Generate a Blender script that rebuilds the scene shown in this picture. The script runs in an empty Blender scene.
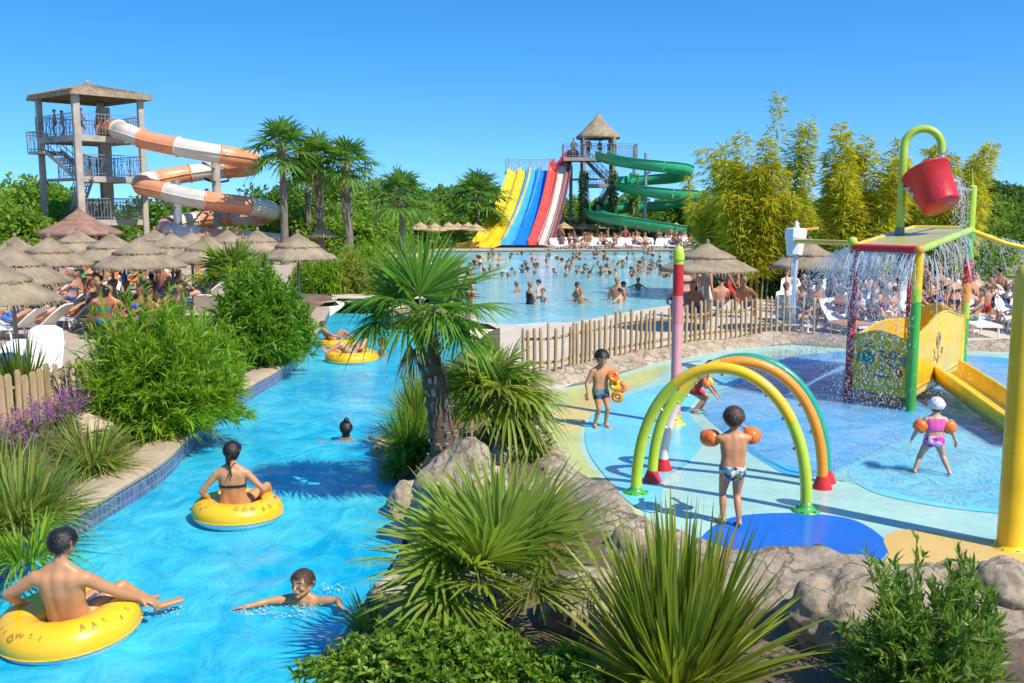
import bpy, bmesh, math, random
import numpy as np
from mathutils import Vector, Matrix, Quaternion, noise
from mathutils.geometry import delaunay_2d_cdt

scene = bpy.context.scene
COL = scene.collection
PI = math.pi
R = math.radians
rng = random.Random(7)

# ------------------------------------------------------------------ camera model (used to survey positions on the ground)
F_PX = 1000.0
CAM_Z = 3.2
PITCH = math.atan(134.5 / F_PX)
CT, ST = math.cos(PITCH), math.sin(PITCH)

def ray(px, py):
    x = (px - 512) / F_PX
    u = (341.5 - py) / F_PX
    return Vector((x, CT + u * ST, -ST + u * CT))

def G(px, py, z=0.0):
    """where the sight line meets the level z"""
    d = ray(px, py)
    t = (z - CAM_Z) / d.z
    return Vector((d.x * t, d.y * t, z))

def D(px, py, Y):
    """the point of the sight line Y metres ahead"""
    d = ray(px, py)
    t = Y / d.y
    return Vector((d.x * t, Y, CAM_Z + d.z * t))

# ------------------------------------------------------------------ materials
def new_mat(name):
    m = bpy.data.materials.new(name)
    m.use_nodes = True
    nt = m.node_tree
    b = nt.nodes['Principled BSDF']
    return m, nt, b

def N(nt, typ, **kw):
    n = nt.nodes.new(typ)
    for k, v in kw.items():
        if k in n.inputs:
            n.inputs[k].default_value = v
        else:
            setattr(n, k, v)
    return n

def L(nt, a, b):
    nt.links.new(a, b)

def ramp(nt, stops, interp='LINEAR'):
    r = nt.nodes.new('ShaderNodeValToRGB')
    r.color_ramp.interpolation = interp
    e = r.color_ramp.elements
    while len(e) > 1:
        e.remove(e[-1])
    e[0].position, e[0].color = stops[0][0], (*stops[0][1], 1)
    for p, c in stops[1:]:
        x = e.new(p)
        x.color = (*c, 1)
    return r

def mul(c, k):
    return tuple(min(1.0, max(0.0, x * k)) for x in c)

def pmat(name, c, rough=0.5, var=0.18, scale=4.0, bump=0.15, bscale=30.0, metal=0.0, spec=0.5, coat=0.0,
         c2=None, stretch=None, dist=0.02, detail=4):
    m, nt, b = new_mat(name)
    tc = N(nt, 'ShaderNodeTexCoord')
    src = tc.outputs['Object']
    if stretch:
        mp = N(nt, 'ShaderNodeMapping')
        mp.inputs['Scale'].default_value = stretch
        L(nt, src, mp.inputs['Vector'])
        src = mp.outputs['Vector']
    n1 = N(nt, 'ShaderNodeTexNoise', Scale=scale, Detail=detail, Roughness=0.6)
    L(nt, src, n1.inputs['Vector'])
    a = c2 if c2 else mul(c, 1 - var)
    bb = c if c2 else mul(c, 1 + var)
    r = ramp(nt, [(0.3, a), (0.7, bb)])
    L(nt, n1.outputs['Fac'], r.inputs['Fac'])
    L(nt, r.outputs['Color'], b.inputs['Base Color'])
    b.inputs['Roughness'].default_value = rough
    b.inputs['Metallic'].default_value = metal
    b.inputs['Specular IOR Level'].default_value = spec
    b.inputs['Coat Weight'].default_value = coat
    if coat:      # worn gloss: dull patches and chalky scuffs
        nw = N(nt, 'ShaderNodeTexNoise', Scale=scale * 5, Detail=8, Roughness=.75)
        L(nt, tc.outputs['Object'], nw.inputs['Vector'])
        rw = ramp(nt, [(.40, (max(.12, rough - .1),) * 3), (.66, (min(.8, rough + .28),) * 3)])
        L(nt, nw.outputs['Fac'], rw.inputs['Fac'])
        L(nt, rw.outputs['Color'], b.inputs['Roughness'])
        mw = N(nt, 'ShaderNodeMixRGB')
        sw = ramp(nt, [(.62, (0, 0, 0)), (.72, (.30,) * 3)])
        L(nt, nw.outputs['Fac'], sw.inputs['Fac'])
        L(nt, sw.outputs['Color'], mw.inputs['Fac'])
        L(nt, r.outputs['Color'], mw.inputs['Color1'])
        mw.inputs['Color2'].default_value = (*[x * .6 + .18 for x in c], 1)
        L(nt, mw.outputs['Color'], b.inputs['Base Color'])
    b.inputs['Coat Roughness'].default_value = 0.08
    if bump:
        n2 = N(nt, 'ShaderNodeTexNoise', Scale=bscale, Detail=5, Roughness=0.65)
        L(nt, src, n2.inputs['Vector'])
        bp = N(nt, 'ShaderNodeBump', Strength=bump, Distance=dist)
        L(nt, n2.outputs['Fac'], bp.inputs['Height'])
        L(nt, bp.outputs['Normal'], b.inputs['Normal'])
    return m

def leafmat(name, c1, c2, trans=0.35, rough=0.45, c3=None, tcol=None):
    """leaf to leaf colour variation by island, plus light passing through"""
    m, nt, b = new_mat(name)
    g = N(nt, 'ShaderNodeNewGeometry')
    st = [(0.0, c1), (0.6, c2)]
    if c3:
        st += [(0.93, c2), (0.97, c3)]
    r = ramp(nt, st)
    L(nt, g.outputs['Random Per Island'], r.inputs['Fac'])
    L(nt, r.outputs['Color'], b.inputs['Base Color'])
    b.inputs['Roughness'].default_value = rough
    b.inputs['Specular IOR Level'].default_value = 0.35
    t = N(nt, 'ShaderNodeBsdfTranslucent')
    hs = N(nt, 'ShaderNodeMixRGB', blend_type='MULTIPLY')
    hs.inputs['Fac'].default_value = 1.0
    hs.inputs['Color2'].default_value = (*(tcol or (1.6, 1.6, 0.6)), 1)
    L(nt, r.outputs['Color'], hs.inputs['Color1'])
    L(nt, hs.outputs['Color'], t.inputs['Color'])
    mx = N(nt, 'ShaderNodeMixShader')
    mx.inputs['Fac'].default_value = trans
    L(nt, b.outputs['BSDF'], mx.inputs[1])
    L(nt, t.outputs['BSDF'], mx.inputs[2])
    L(nt, mx.outputs['Shader'], nt.nodes['Material Output'].inputs['Surface'])
    return m

M = {}

# ------------------------------------------------------------------ mesh collection
class MB:
    """collects shapes and links them as ONE mesh object"""
    def __init__(s):
        s.v, s.f, s.mi, s.sm = [], [], [], []

    def add(s, verts, faces, mi=0, smooth=True):
        o = len(s.v)
        s.v += [tuple(v) for v in verts]
        s.f += [tuple(i + o for i in f) for f in faces]
        s.mi += [mi] * len(faces)
        s.sm += [smooth] * len(faces)

    def box(s, c, size, rot=None, mi=0, bev=0.0):
        hx, hy, hz = size[0] / 2, size[1] / 2, size[2] / 2
        if bev <= 0:
            P = [(x, y, z) for z in (-hz, hz) for y in (-hy, hy) for x in (-hx, hx)]
            Fc = [(0, 2, 3, 1), (4, 5, 7, 6), (0, 1, 5, 4), (1, 3, 7, 5), (3, 2, 6, 7), (2, 0, 4, 6)]
        else:
            bev = min(bev, hx * .9, hy * .9, hz * .9)
            ring = lambda ix, iy: [(-ix, -iy), (ix, -iy), (ix, iy), (-ix, iy)]
            P = []
            for z, k in ((-hz, bev), (-hz + bev, 0), (hz - bev, 0), (hz, bev)):
                a, bb = hx - k, hy - k
                c_ = bev if not k else bev * .5
                P += [(-a + c_, -bb, z), (a - c_, -bb, z), (a, -bb + c_, z), (a, bb - c_, z),
                      (a - c_, bb, z), (-a + c_, bb, z), (-a, bb - c_, z), (-a, -bb + c_, z)]
            Fc = [tuple(range(7, -1, -1)), tuple(range(24, 32))]
            for k in range(3):
                for i in range(8):
                    j = (i + 1) % 8
                    Fc.append((k * 8 + i, k * 8 + j, k * 8 + 8 + j, k * 8 + 8 + i))
        c = Vector(c)
        if rot is None:
            V = [Vector(p) + c for p in P]
        else:
            mt = rot if isinstance(rot, Matrix) else Matrix.Rotation(rot, 3, 'Z')
            V = [mt @ Vector(p) + c for p in P]
        s.add(V, Fc, mi, False)

    def bar(s, p, q, w, h, mi=0, up=(0, 0, 1)):
        """rectangular bar from p to q"""
        p, q = Vector(p), Vector(q)
        d = q - p
        ln = d.length
        if ln < 1e-6:
            return
        y = d / ln
        u = Vector(up)
        if abs(y.dot(u)) > .98:
            u = Vector((1, 0, 0))
        x = y.cross(u).normalized()
        z = x.cross(y)
        mt = Matrix((x, y, z)).transposed()
        s.box((p + q) / 2, (w, ln, h), mt, mi)

    def tube(s, pts, r, seg=10, mi=0, cap=True, smooth=True, closed=False, mis=None):
        pts = [Vector(p) for p in pts]
        n = len(pts)
        rs = list(r) if hasattr(r, '__len__') else [r] * n
        t0 = (pts[1] - pts[0]).normalized()
        u = Vector((0, 0, 1)) if abs(t0.z) < .9 else Vector((1, 0, 0))
        x = t0.cross(u).normalized()
        V, Fc, MI = [], [], []
        for i in range(n):
            if closed:
                t = (pts[(i + 1) % n] - pts[i - 1]).normalized()
            else:
                t = (pts[min(i + 1, n - 1)] - pts[max(i - 1, 0)])
                t = t.normalized() if t.length > 1e-9 else t0
            x = (x - t * x.dot(t))
            x = x.normalized() if x.length > 1e-6 else t.orthogonal().normalized()
            y = t.cross(x)
            for k in range(seg):
                a = 2 * PI * k / seg
                V.append(pts[i] + (x * math.cos(a) + y * math.sin(a)) * rs[i])
        m = n if closed else n - 1
        for i in range(m):
            i2 = (i + 1) % n
            for k in range(seg):
                k2 = (k + 1) % seg
                Fc.append((i * seg + k, i * seg + k2, i2 * seg + k2, i2 * seg + k))
                MI.append(mis[i] if mis else mi)
        o = len(s.v)
        s.add(V, Fc, mi, smooth)
        if mis:
            s.mi[-len(Fc):] = MI
        if cap and not closed:
            s.add([V[k] for k in range(seg)], [tuple(range(seg - 1, -1, -1))], mis[0] if mis else mi, False)
            s.add([V[(n - 1) * seg + k] for k in range(seg)], [tuple(range(seg))], mis[-1] if mis else mi, False)

    def lathe(s, prof, seg=24, c=(0, 0, 0), mi=0, smooth=True, mt=None, jit=0.0):
        c = Vector(c)
        V, Fc = [], []
        for (r, z) in prof:
            for k in range(seg):
                a = 2 * PI * k / seg
                rr = r * (1 + (rng.uniform(-jit, jit) if jit else 0))
                p = Vector((rr * math.cos(a), rr * math.sin(a), z + (rng.uniform(-jit, jit) * r * .5 if jit else 0)))
                V.append((mt @ p if mt else p) + c)
        for i in range(len(prof) - 1):
            for k in range(seg):
                k2 = (k + 1) % seg
                Fc.append((i * seg + k, i * seg + k2, (i + 1) * seg + k2, (i + 1) * seg + k))
        s.add(V, Fc, mi, smooth)

    def prism(s, outline, z0, z1, mi=0, mt=None, c=(0, 0, 0)):
        """extruded outline (list of x,y), caps as one ngon"""
        n = len(outline)
        c = Vector(c)
        f = lambda p: ((mt @ Vector(p)) if mt else Vector(p)) + c
        V = [f((x, y, z0)) for x, y in outline] + [f((x, y, z1)) for x, y in outline]
        Fc = [tuple(range(n - 1, -1, -1)), tuple(range(n, 2 * n))]
        Fc += [(i, (i + 1) % n, n + (i + 1) % n, n + i) for i in range(n)]
        s.add(V, Fc, mi, False)

    def ball(s, c, r, seg=12, mi=0, scale=(1, 1, 1), mt=None):
        c = Vector(c)
        rings = max(4, seg // 2)
        V = [Vector((0, 0, r * scale[2]))]
        for i in range(1, rings):
            t = PI * i / rings
            for k in range(seg):
                a = 2 * PI * k / seg
                V.append(Vector((r * math.sin(t) * math.cos(a) * scale[0], r * math.sin(t) * math.sin(a) * scale[1], r * math.cos(t) * scale[2])))
        V.append(Vector((0, 0, -r * scale[2])))
        if mt:
            V = [mt @ v for v in V]
        V = [v + c for v in V]
        Fc = []
        for k in range(seg):
            Fc.append((0, 1 + k, 1 + (k + 1) % seg))
        for i in range(rings - 2):
            for k in range(seg):
                a, b2 = 1 + i * seg + k, 1 + i * seg + (k + 1) % seg
                Fc.append((a, a + seg, b2 + seg, b2))
        e = len(V) - 1
        o = 1 + (rings - 2) * seg
        for k in range(seg):
            Fc.append((e, o + (k + 1) % seg, o + k))
        s.add(V, Fc, mi, True)

    def mesh(s, name, mats):
        me = bpy.data.meshes.new(name)
        me.from_pydata(s.v, [], s.f)
        for m in (mats if isinstance(mats, (list, tuple)) else [mats]):
            me.materials.append(m)
        me.polygons.foreach_set('material_index', s.mi)
        me.polygons.foreach_set('use_smooth', s.sm)
        me.update()
        return me

    def build(s, name, mats, parent=None, loc=None):
        o = bpy.data.objects.new(name, s.mesh(name, mats))
        return link(o, parent, loc)

def link(o, parent=None, loc=None):
    COL.objects.link(o)
    if parent is not None:
        o.parent = parent
    if loc is not None:
        o.location = loc
    return o

def meshobj(name, me, parent=None, loc=None):
    return link(bpy.data.objects.new(name, me), parent, loc)

def tag(o, label=None, cat=None, group=None, kind=None):
    if label:
        o['label'] = label
    if cat:
        o['category'] = cat
    if group:
        o['group'] = group
    if kind:
        o['kind'] = kind
    return o

def thing(name, label, cat, loc=(0, 0, 0), rz=0.0, group=None):
    o = bpy.data.objects.new(name, None)
    o.empty_display_size = .2
    COL.objects.link(o)
    o.location = loc
    o.rotation_euler = (0, 0, rz)
    return tag(o, label, cat, group)

def children_of(o):
    return [c for c in bpy.data.objects if c.parent is o]

def dup(root, loc=None, rz=None, label=None, group=None, scale=None):
    c = root.copy()
    COL.objects.link(c)
    for ch in list(root.children):
        d = ch.copy()
        COL.objects.link(d)
        d.parent = c
        for g in ch.children:
            e = g.copy()
            COL.objects.link(e)
            e.parent = d
    if loc is not None:
        c.location = loc
    if rz is not None:
        c.rotation_euler = (0, 0, rz)
    if label:
        c['label'] = label
    if group:
        c['group'] = group
    if scale is not None:
        c.scale = (scale,) * 3 if not hasattr(scale, '__len__') else scale
    return c

def struct(o):
    o['kind'] = 'structure'
    return o

# ------------------------------------------------------------------ sheets and terrain
def inside(p, poly):
    x, y = p
    r = False
    j = len(poly) - 1
    for i in range(len(poly)):
        xi, yi = poly[i][0], poly[i][1]
        xj, yj = poly[j][0], poly[j][1]
        if (yi > y) != (yj > y) and x < (xj - xi) * (y - yi) / (yj - yi) + xi:
            r = not r
        j = i
    return r

def segdist(p, poly):
    b = 1e9
    px, py = p
    n = len(poly)
    for i in range(n):
        ax, ay = poly[i][0], poly[i][1]
        bx, by = poly[(i + 1) % n][0], poly[(i + 1) % n][1]
        dx, dy = bx - ax, by - ay
        l2 = dx * dx + dy * dy
        t = 0 if l2 == 0 else max(0, min(1, ((px - ax) * dx + (py - ay) * dy) / l2))
        b = min(b, math.hypot(px - ax - t * dx, py - ay - t * dy))
    return b

def smooth_loop(pts, k=6, closed=True):
    """Catmull-Rom through the points"""
    P = [Vector(p) for p in pts]
    n = len(P)
    out = []
    for i in range(n if closed else n - 1):
        if closed:
            a, b, c, d = P[i - 1], P[i], P[(i + 1) % n], P[(i + 2) % n]
        else:
            a, b, c, d = P[max(i - 1, 0)], P[i], P[i + 1], P[min(i + 2, n - 1)]
        for j in range(k):
            t = j / k
            out.append(0.5 * ((2 * b) + (c - a) * t + (2 * a - 5 * b + 4 * c - d) * t * t + (3 * b - a - 3 * c + d) * t ** 3))
    if not closed:
        out.append(P[-1])
    return out

def sheet(name, outline, zf, mat, holes=(), grid=0.0, keep=None):
    """triangulated sheet inside the outline, minus holes; zf(x,y) gives the height"""
    z = zf if callable(zf) else (lambda x, y: zf)
    V = [Vector((p[0], p[1])) for p in outline]
    E = [(i, (i + 1) % len(V)) for i in range(len(V))]
    for h in holes:
        o = len(V)
        V += [Vector((p[0], p[1])) for p in h]
        E += [(o + i, o + (i + 1) % len(h)) for i in range(len(h))]
    if grid:
        xs = [p[0] for p in outline]
        ys = [p[1] for p in outline]
        r2 = random.Random(5)
        y = min(ys)
        while y < max(ys):
            x = min(xs)
            while x < max(xs):
                q = (x + r2.uniform(-.3, .3) * grid, y + r2.uniform(-.3, .3) * grid)
                if inside(q, outline) and segdist(q, outline) > grid * .35:
                    V.append(Vector(q))
                x += grid
            y += grid
    vo, eo, fo, *_ = delaunay_2d_cdt(V, E, [], 0, 1e-5)
    Fc = []
    for f in fo:
        cx = sum(vo[i][0] for i in f) / 3
        cy = sum(vo[i][1] for i in f) / 3
        if inside((cx, cy), outline) and not any(inside((cx, cy), h) for h in holes):
            a, b, c = (vo[i] for i in f)
            if (b[0] - a[0]) * (c[1] - a[1]) - (b[1] - a[1]) * (c[0] - a[0]) < 0:
                f = f[::-1]
            Fc.append(tuple(f))
    mb = MB()
    mb.add([(v[0], v[1], z(v[0], v[1])) for v in vo], Fc, 0, bool(grid))
    return mb.build(name, mat)

def npmesh(name, V, Q, mat, smooth=False, tris=None):
    """V: (n,3) array, Q: (m,4) quads"""
    me = bpy.data.meshes.new(name)
    V = np.asarray(V, dtype=np.float32)
    Q = np.asarray(Q, dtype=np.int32)
    me.vertices.add(len(V))
    me.vertices.foreach_set('co', V.ravel())
    me.loops.add(Q.size)
    me.loops.foreach_set('vertex_index', Q.ravel())
    me.polygons.add(len(Q))
    me.polygons.foreach_set('loop_start', np.arange(0, Q.size, Q.shape[1], dtype=np.int32))
    me.polygons.foreach_set('loop_total', np.full(len(Q), Q.shape[1], dtype=np.int32))
    for m in (mat if isinstance(mat, (list, tuple)) else [mat]):
        me.materials.append(m)
    if smooth:
        me.polygons.foreach_set('use_smooth', np.ones(len(Q), dtype=bool))
    me.update(calc_edges=True)
    me.validate()
    return me
# ------------------------------------------------------------------ material library
def build_materials():
    M['ground'] = pmat('dry_ground', (.26, .21, .13), .95, .3, .5, .4, 8, c2=(.13, .15, .06))
    M['paving'] = pmat('sandy_paving', (.43, .345, .25), .85, .14, 1.5, .25, 60, dist=.01)
    M['soil'] = pmat('bed_soil', (.17, .115, .07), .95, .35, 3, .8, 25, dist=.05)
    M['coping'] = pmat('coping_stone', (.50, .38, .25), .8, .2, 2.5, .5, 30, c2=(.36, .27, .18), dist=.02)
    M['rock'] = rock_mat('tan_rock', (.48, .385, .27), (.31, .24, .165), (.40, .27, .16))
    M['rock2'] = rock_mat('grey_rock', (.45, .365, .255), (.27, .21, .14), (.38, .28, .17))
    M['conc'] = pmat('weathered_concrete', (.47, .42, .34), .85, .2, 1.2, .3, 20, c2=(.29, .255, .20))
    M['greywood'] = pmat('grey_timber', (.30, .27, .22), .85, .25, 2, .3, 30, stretch=(6, 6, .6))
    M['darkwood'] = pmat('dark_timber', (.10, .085, .06), .85, .25, 2, .3, 30, stretch=(6, 6, .6))
    M['fence'] = pmat('fence_wood', (.47, .32, .15), .8, .3, 3, .4, 30, c2=(.28, .18, .085), stretch=(6, 6, .7))
    M['fence2'] = pmat('bleached_fence_wood', (.56, .41, .23), .8, .3, 3, .4, 30, c2=(.36, .25, .13), stretch=(6, 6, .7))
    M['rail'] = pmat('railing_metal', (.20, .205, .20), .5, .1, 3, 0, spec=.5)
    M['metal'] = pmat('galvanised_metal', (.45, .46, .47), .4, .1, 3, .05, 20, metal=.7)
    M['thatch'] = thatch_mat('straw_thatch', (.42, .325, .21), (.21, .155, .09))
    M['thatch_red'] = thatch_mat('reddish_thatch', (.36, .21, .14), (.20, .105, .07))
    M['thatch_pale'] = thatch_mat('pale_thatch', (.52, .38, .20), (.36, .25, .12))
    fg = dict(rough=.30, var=.16, scale=1.1, bump=.04, bscale=6, coat=.25)
    M['s_orange'] = pmat('orange_fibreglass', (.72, .29, .13), **fg)
    M['s_white'] = pmat('white_fibreglass', (.62, .55, .45), **fg)
    M['s_orange_in'] = pmat('brown_fibreglass', (.35, .12, .045), **fg)
    M['s_green'] = pmat('green_fibreglass', (.02, .36, .15), **fg)
    M['s_yellow'] = pmat('yellow_fibreglass', (.80, .52, .02), **fg)
    M['s_ltblue'] = pmat('pale_blue_fibreglass', (.05, .36, .74), **fg)
    M['s_blue'] = pmat('blue_fibreglass', (.01, .17, .66), **fg)
    M['s_red'] = pmat('red_fibreglass', (.74, .075, .045), **fg)
    M['s_brown'] = pmat('brown_red_fibreglass', (.30, .12, .10), **fg)
    pt = dict(rough=.34, var=.14, scale=2.2, bump=.03, bscale=15, coat=.3)
    M['p_yellow'] = pmat('yellow_paint', (.80, .50, .01), **pt)
    M['p_lime'] = pmat('lime_paint', (.42, .56, .03), **pt)
    M['p_green'] = pmat('green_paint', (.06, .36, .05), **pt)
    M['p_teal'] = pmat('teal_paint', (.012, .30, .20), **pt)
    M['p_orange'] = pmat('orange_paint', (.80, .27, .015), **pt)
    M['p_red'] = pmat('red_paint', (.55, .016, .018), .34, .08, 3, .03, 15, coat=.08)
    M['p_pink'] = pmat('pink_paint', (.72, .29, .30), **pt)
    M['p_palepink'] = pmat('pale_pink_paint', (.76, .60, .56), **pt)
    M['p_white'] = pmat('white_plastic', (.80, .79, .76), .35, .05, 4, .02, 20)
    M['p_grey'] = pmat('slate_paint', (.16, .17, .18), **pt)
    M['tube_y'] = pmat('yellow_vinyl', (.84, .47, .012), .28, .05, 3, .12, 14, coat=.3, dist=.01)
    M['p_shade_yellow'] = pmat('shade_warmed_yellow', (.80, .42, .012), **pt)  # yellow made more orange to offset the blue skylight on the shaded panel
    M['tube_w'] = pmat('white_vinyl', (.72, .74, .76), .3, .05, 3, .1, 14, coat=.2, dist=.01)
    M['print'] = pmat('printed_ink', (.34, .21, .04), .5, .2, 20, 0)
    M['armband'] = pmat('orange_vinyl', (.85, .17, .015), .3, .08, 8, .15, 30, coat=.3, dist=.006)
    # people
    sk = [('fair', (.58, .31, .20)), ('tan', (.44, .205, .105)), ('brown', (.32, .14, .075)), ('golden', (.50, .235, .108))]
    for n, c in sk:
        m = pmat('skin_' + n, c, .42, .10, 7, .12, 45, spec=.4, dist=.006)
        M['skin_' + n] = m
    M['hair_dark'] = pmat('dark_hair', (.018, .012, .009), .35, .4, 30, .6, 90, dist=.01)
    M['hair_brown'] = pmat('brown_hair', (.07, .035, .018), .4, .4, 30, .6, 90, dist=.01)
    M['hair_fair'] = pmat('fair_hair', (.26, .16, .07), .45, .3, 30, .6, 90, dist=.01)
    M['eye'] = pmat('dark_eye', (.02, .015, .012), .15, 0, 5, 0)
    M['eyew'] = pmat('eye_white', (.7, .68, .65), .3, 0, 5, 0)
    M['lip'] = pmat('lips', (.42, .14, .11), .5, .05, 9, 0)
    for n, c in dict(navy=(.02, .035, .10), black=(.015, .015, .018), red=(.5, .03, .03), blue=(.03, .14, .45), white=(.72, .71, .68),
                     pink=(.68, .10, .34), green=(.05, .27, .09), yellow=(.72, .46, .03), purple=(.16, .05, .24), orange=(.70, .22, .03),
                     teal=(.02, .24, .26), grey=(.25, .25, .26)).items():
        M['c_' + n] = pmat(n + '_fabric', c, .8, .15, 14, .1, 120, dist=.003)
    M['p_softpink'] = pmat('soft_pink_paint', (.64, .20, .22), **pt)
    M['c_print'] = printed_mat('printed_swim_fabric', [(.02, .03, .09), (.03, .22, .30), (.30, .45, .08), (.60, .50, .40), (.35, .03, .06)], 26)
    M['c_mag'] = printed_mat('pink_patterned_fabric', [(.60, .04, .40), (.70, .16, .50), (.75, .55, .62), (.35, .02, .30)], 20)
    M['c_navyprint'] = printed_mat('navy_printed_fabric', [(.012, .02, .05), (.015, .03, .07), (.02, .06, .10), (.10, .20, .22)], 12)
    M['c_shorts'] = printed_mat('dark_shorts_fabric', [(.02, .025, .06), (.03, .05, .12), (.25, .27, .30)], 14)
    # foliage
    M['l_bush'] = leafmat('bright_bush_leaf', (0.093, 0.178, 0.011), (0.248, 0.414, 0.025), 0.48, c3=(.30, .42, .05))
    M['l_bush2'] = leafmat('deep_bush_leaf', (0.058, 0.150, 0.012), (0.168, 0.336, 0.024), 0.46, c3=(.24, .38, .04))
    M['l_palm'] = leafmat('fan_palm_leaf', (0.123, 0.192, 0.022), (0.272, 0.348, 0.054), 0.44, .38, c3=(.40, .30, .11))
    M['l_palm_d'] = leafmat('palm_crown_leaf', (0.053, 0.137, 0.029), (0.137, 0.274, 0.043), 0.38, .4, c3=(.15, .20, .04))
    M['l_island'] = leafmat('island_palm_leaf', (0.059, 0.163, 0.018), (0.168, 0.319, 0.034), 0.44, .36, c3=(.36, .38, .08))
    M['l_sword'] = leafmat('sword_leaf', (0.119, 0.171, 0.020), (0.267, 0.319, 0.039), 0.40, .35, c3=(.36, .25, .09))
    M['l_grass'] = leafmat('long_grass_leaf', (0.118, 0.172, 0.025), (0.273, 0.333, 0.063), 0.44, .45, c3=(.48, .36, .17))
    M['l_redgrass'] = leafmat('red_green_leaf', (0.065, 0.130, 0.020), (0.184, 0.260, 0.030), 0.40, .4, c3=(.26, .04, .06))
    M['l_bamboo'] = leafmat('bamboo_leaf', (0.219, 0.251, 0.017), (0.484, 0.461, 0.029), 0.50, .5, c3=(.44, .37, .03))
    M['l_tree'] = leafmat('broad_leaf', (0.049, 0.122, 0.020), (0.149, 0.269, 0.029), 0.42, .5, c3=(.16, .24, .04))
    M['l_tree_l'] = leafmat('light_broad_leaf', (0.085, 0.172, 0.017), (0.217, 0.359, 0.031), 0.44, .5, c3=(.22, .30, .05))
    M['l_pine'] = leafmat('dark_needle_leaf', (0.043, 0.091, 0.022), (0.099, 0.182, 0.033), 0.30, .6)
    M['l_pale'] = leafmat('pale_shrub_leaf', (0.143, 0.204, 0.028), (0.321, 0.374, 0.066), 0.48, .5, c3=(.42, .42, .10))
    M['l_cover'] = leafmat('cover_leaf', (0.077, 0.156, 0.016), (0.211, 0.325, 0.029), 0.40, .4, c3=(.32, .38, .06))
    M['l_right'] = leafmat('shrub_leaf', (0.075, 0.150, 0.031), (0.199, 0.307, 0.049), 0.40, .4, c3=(.30, .33, .10))
    M['l_lav'] = leafmat('grey_green_leaf', (0.108, 0.130, 0.060), (0.216, 0.230, 0.100), 0.35, .6)
    M['f_lav'] = leafmat('purple_flower', (.20, .06, .20), (.40, .14, .34), .25, .7, tcol=(1.2, .8, 1.2))
    M['straw_leaf'] = leafmat('dry_leaf', (.30, .20, .08), (.46, .33, .14), .25, .7, tcol=(1, 1, .8))
    M['bark'] = pmat('brown_bark', (.17, .115, .07), .95, .3, 4, .9, 22, dist=.05, stretch=(2, 2, .6))
    M['palmbark'] = pmat('fibrous_palm_trunk', (.24, .175, .105), .95, .35, 5, 1.0, 26, c2=(.12, .085, .05), dist=.06, stretch=(1, 1, 2.5))
    M['palmbark_g'] = pmat('ringed_palm_trunk', (.24, .205, .16), .95, .3, 3, 1.0, 14, c2=(.13, .11, .085), dist=.05, stretch=(1, 1, 3))
    M['fibre'] = pmat('pale_leaf_base', (.46, .36, .24), .9, .3, 6, .5, 30, c2=(.26, .19, .115))
    M['petiole'] = pmat('green_leaf_stalk', (.17, .22, .05), .6, .2, 5, .1, 30)
    M['culm'] = pmat('bamboo_culm', (.24, .25, .05), .6, .25, 2, .1, 20)
    # pad paints, wet
    for n, c, v in [('aqua', (.37, .58, .50), .12), ('lime', (.50, .53, .17), .14), ('sandy', (.62, .48, .17), .10), ('cyan', (.16, .55, .66), .16),
                    ('blue', (.05, .38, .72), .18), ('deep', (.01, .13, .55), .10), ('pale', (.55, .72, .66), .08), ('gold', (.64, .42, .12), .09)]:
        M['pad_' + n] = wet_mat('pad_' + n, c, v)
    M['river_bed'] = pmat('blue_pool_paint', (.03, .36, .62), .6, .15, .8, .1, 20)
    M['wave_floor'] = pmat('pale_pool_paint', (.50, .66, .66), .6, .08, .4, .05, 20)
    M['tile'] = tile_mat()
    M['water_river'] = water_mat('river_water', (.0, .42, .68), (.08, .68, .82), .26, .45, .8)
    M['water_wave'] = water_mat('wave_water', (.20, .62, .68), (.40, .77, .79), .40, .35, .7)
    M['water_pad'] = water_mat('shallow_water', (.20, .60, .76), (.60, .80, .84), .93, .45, .9)
    M['foam'] = pmat('white_foam', (.80, .84, .86), .5, .05, 9, .4, 30)
    m, nt, b = new_mat('falling_water')
    b.inputs['Base Color'].default_value = (.80, .86, .90, 1)
    b.inputs['Roughness'].default_value = .08
    b.inputs['Transmission Weight'].default_value = 0.0
    tr = N(nt, 'ShaderNodeBsdfTransparent')
    mx = N(nt, 'ShaderNodeMixShader')
    mx.inputs['Fac'].default_value = .42
    L(nt, tr.outputs[0], mx.inputs[1])
    L(nt, b.outputs[0], mx.inputs[2])
    L(nt, mx.outputs[0], nt.nodes['Material Output'].inputs['Surface'])
    M['drops'] = m

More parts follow.
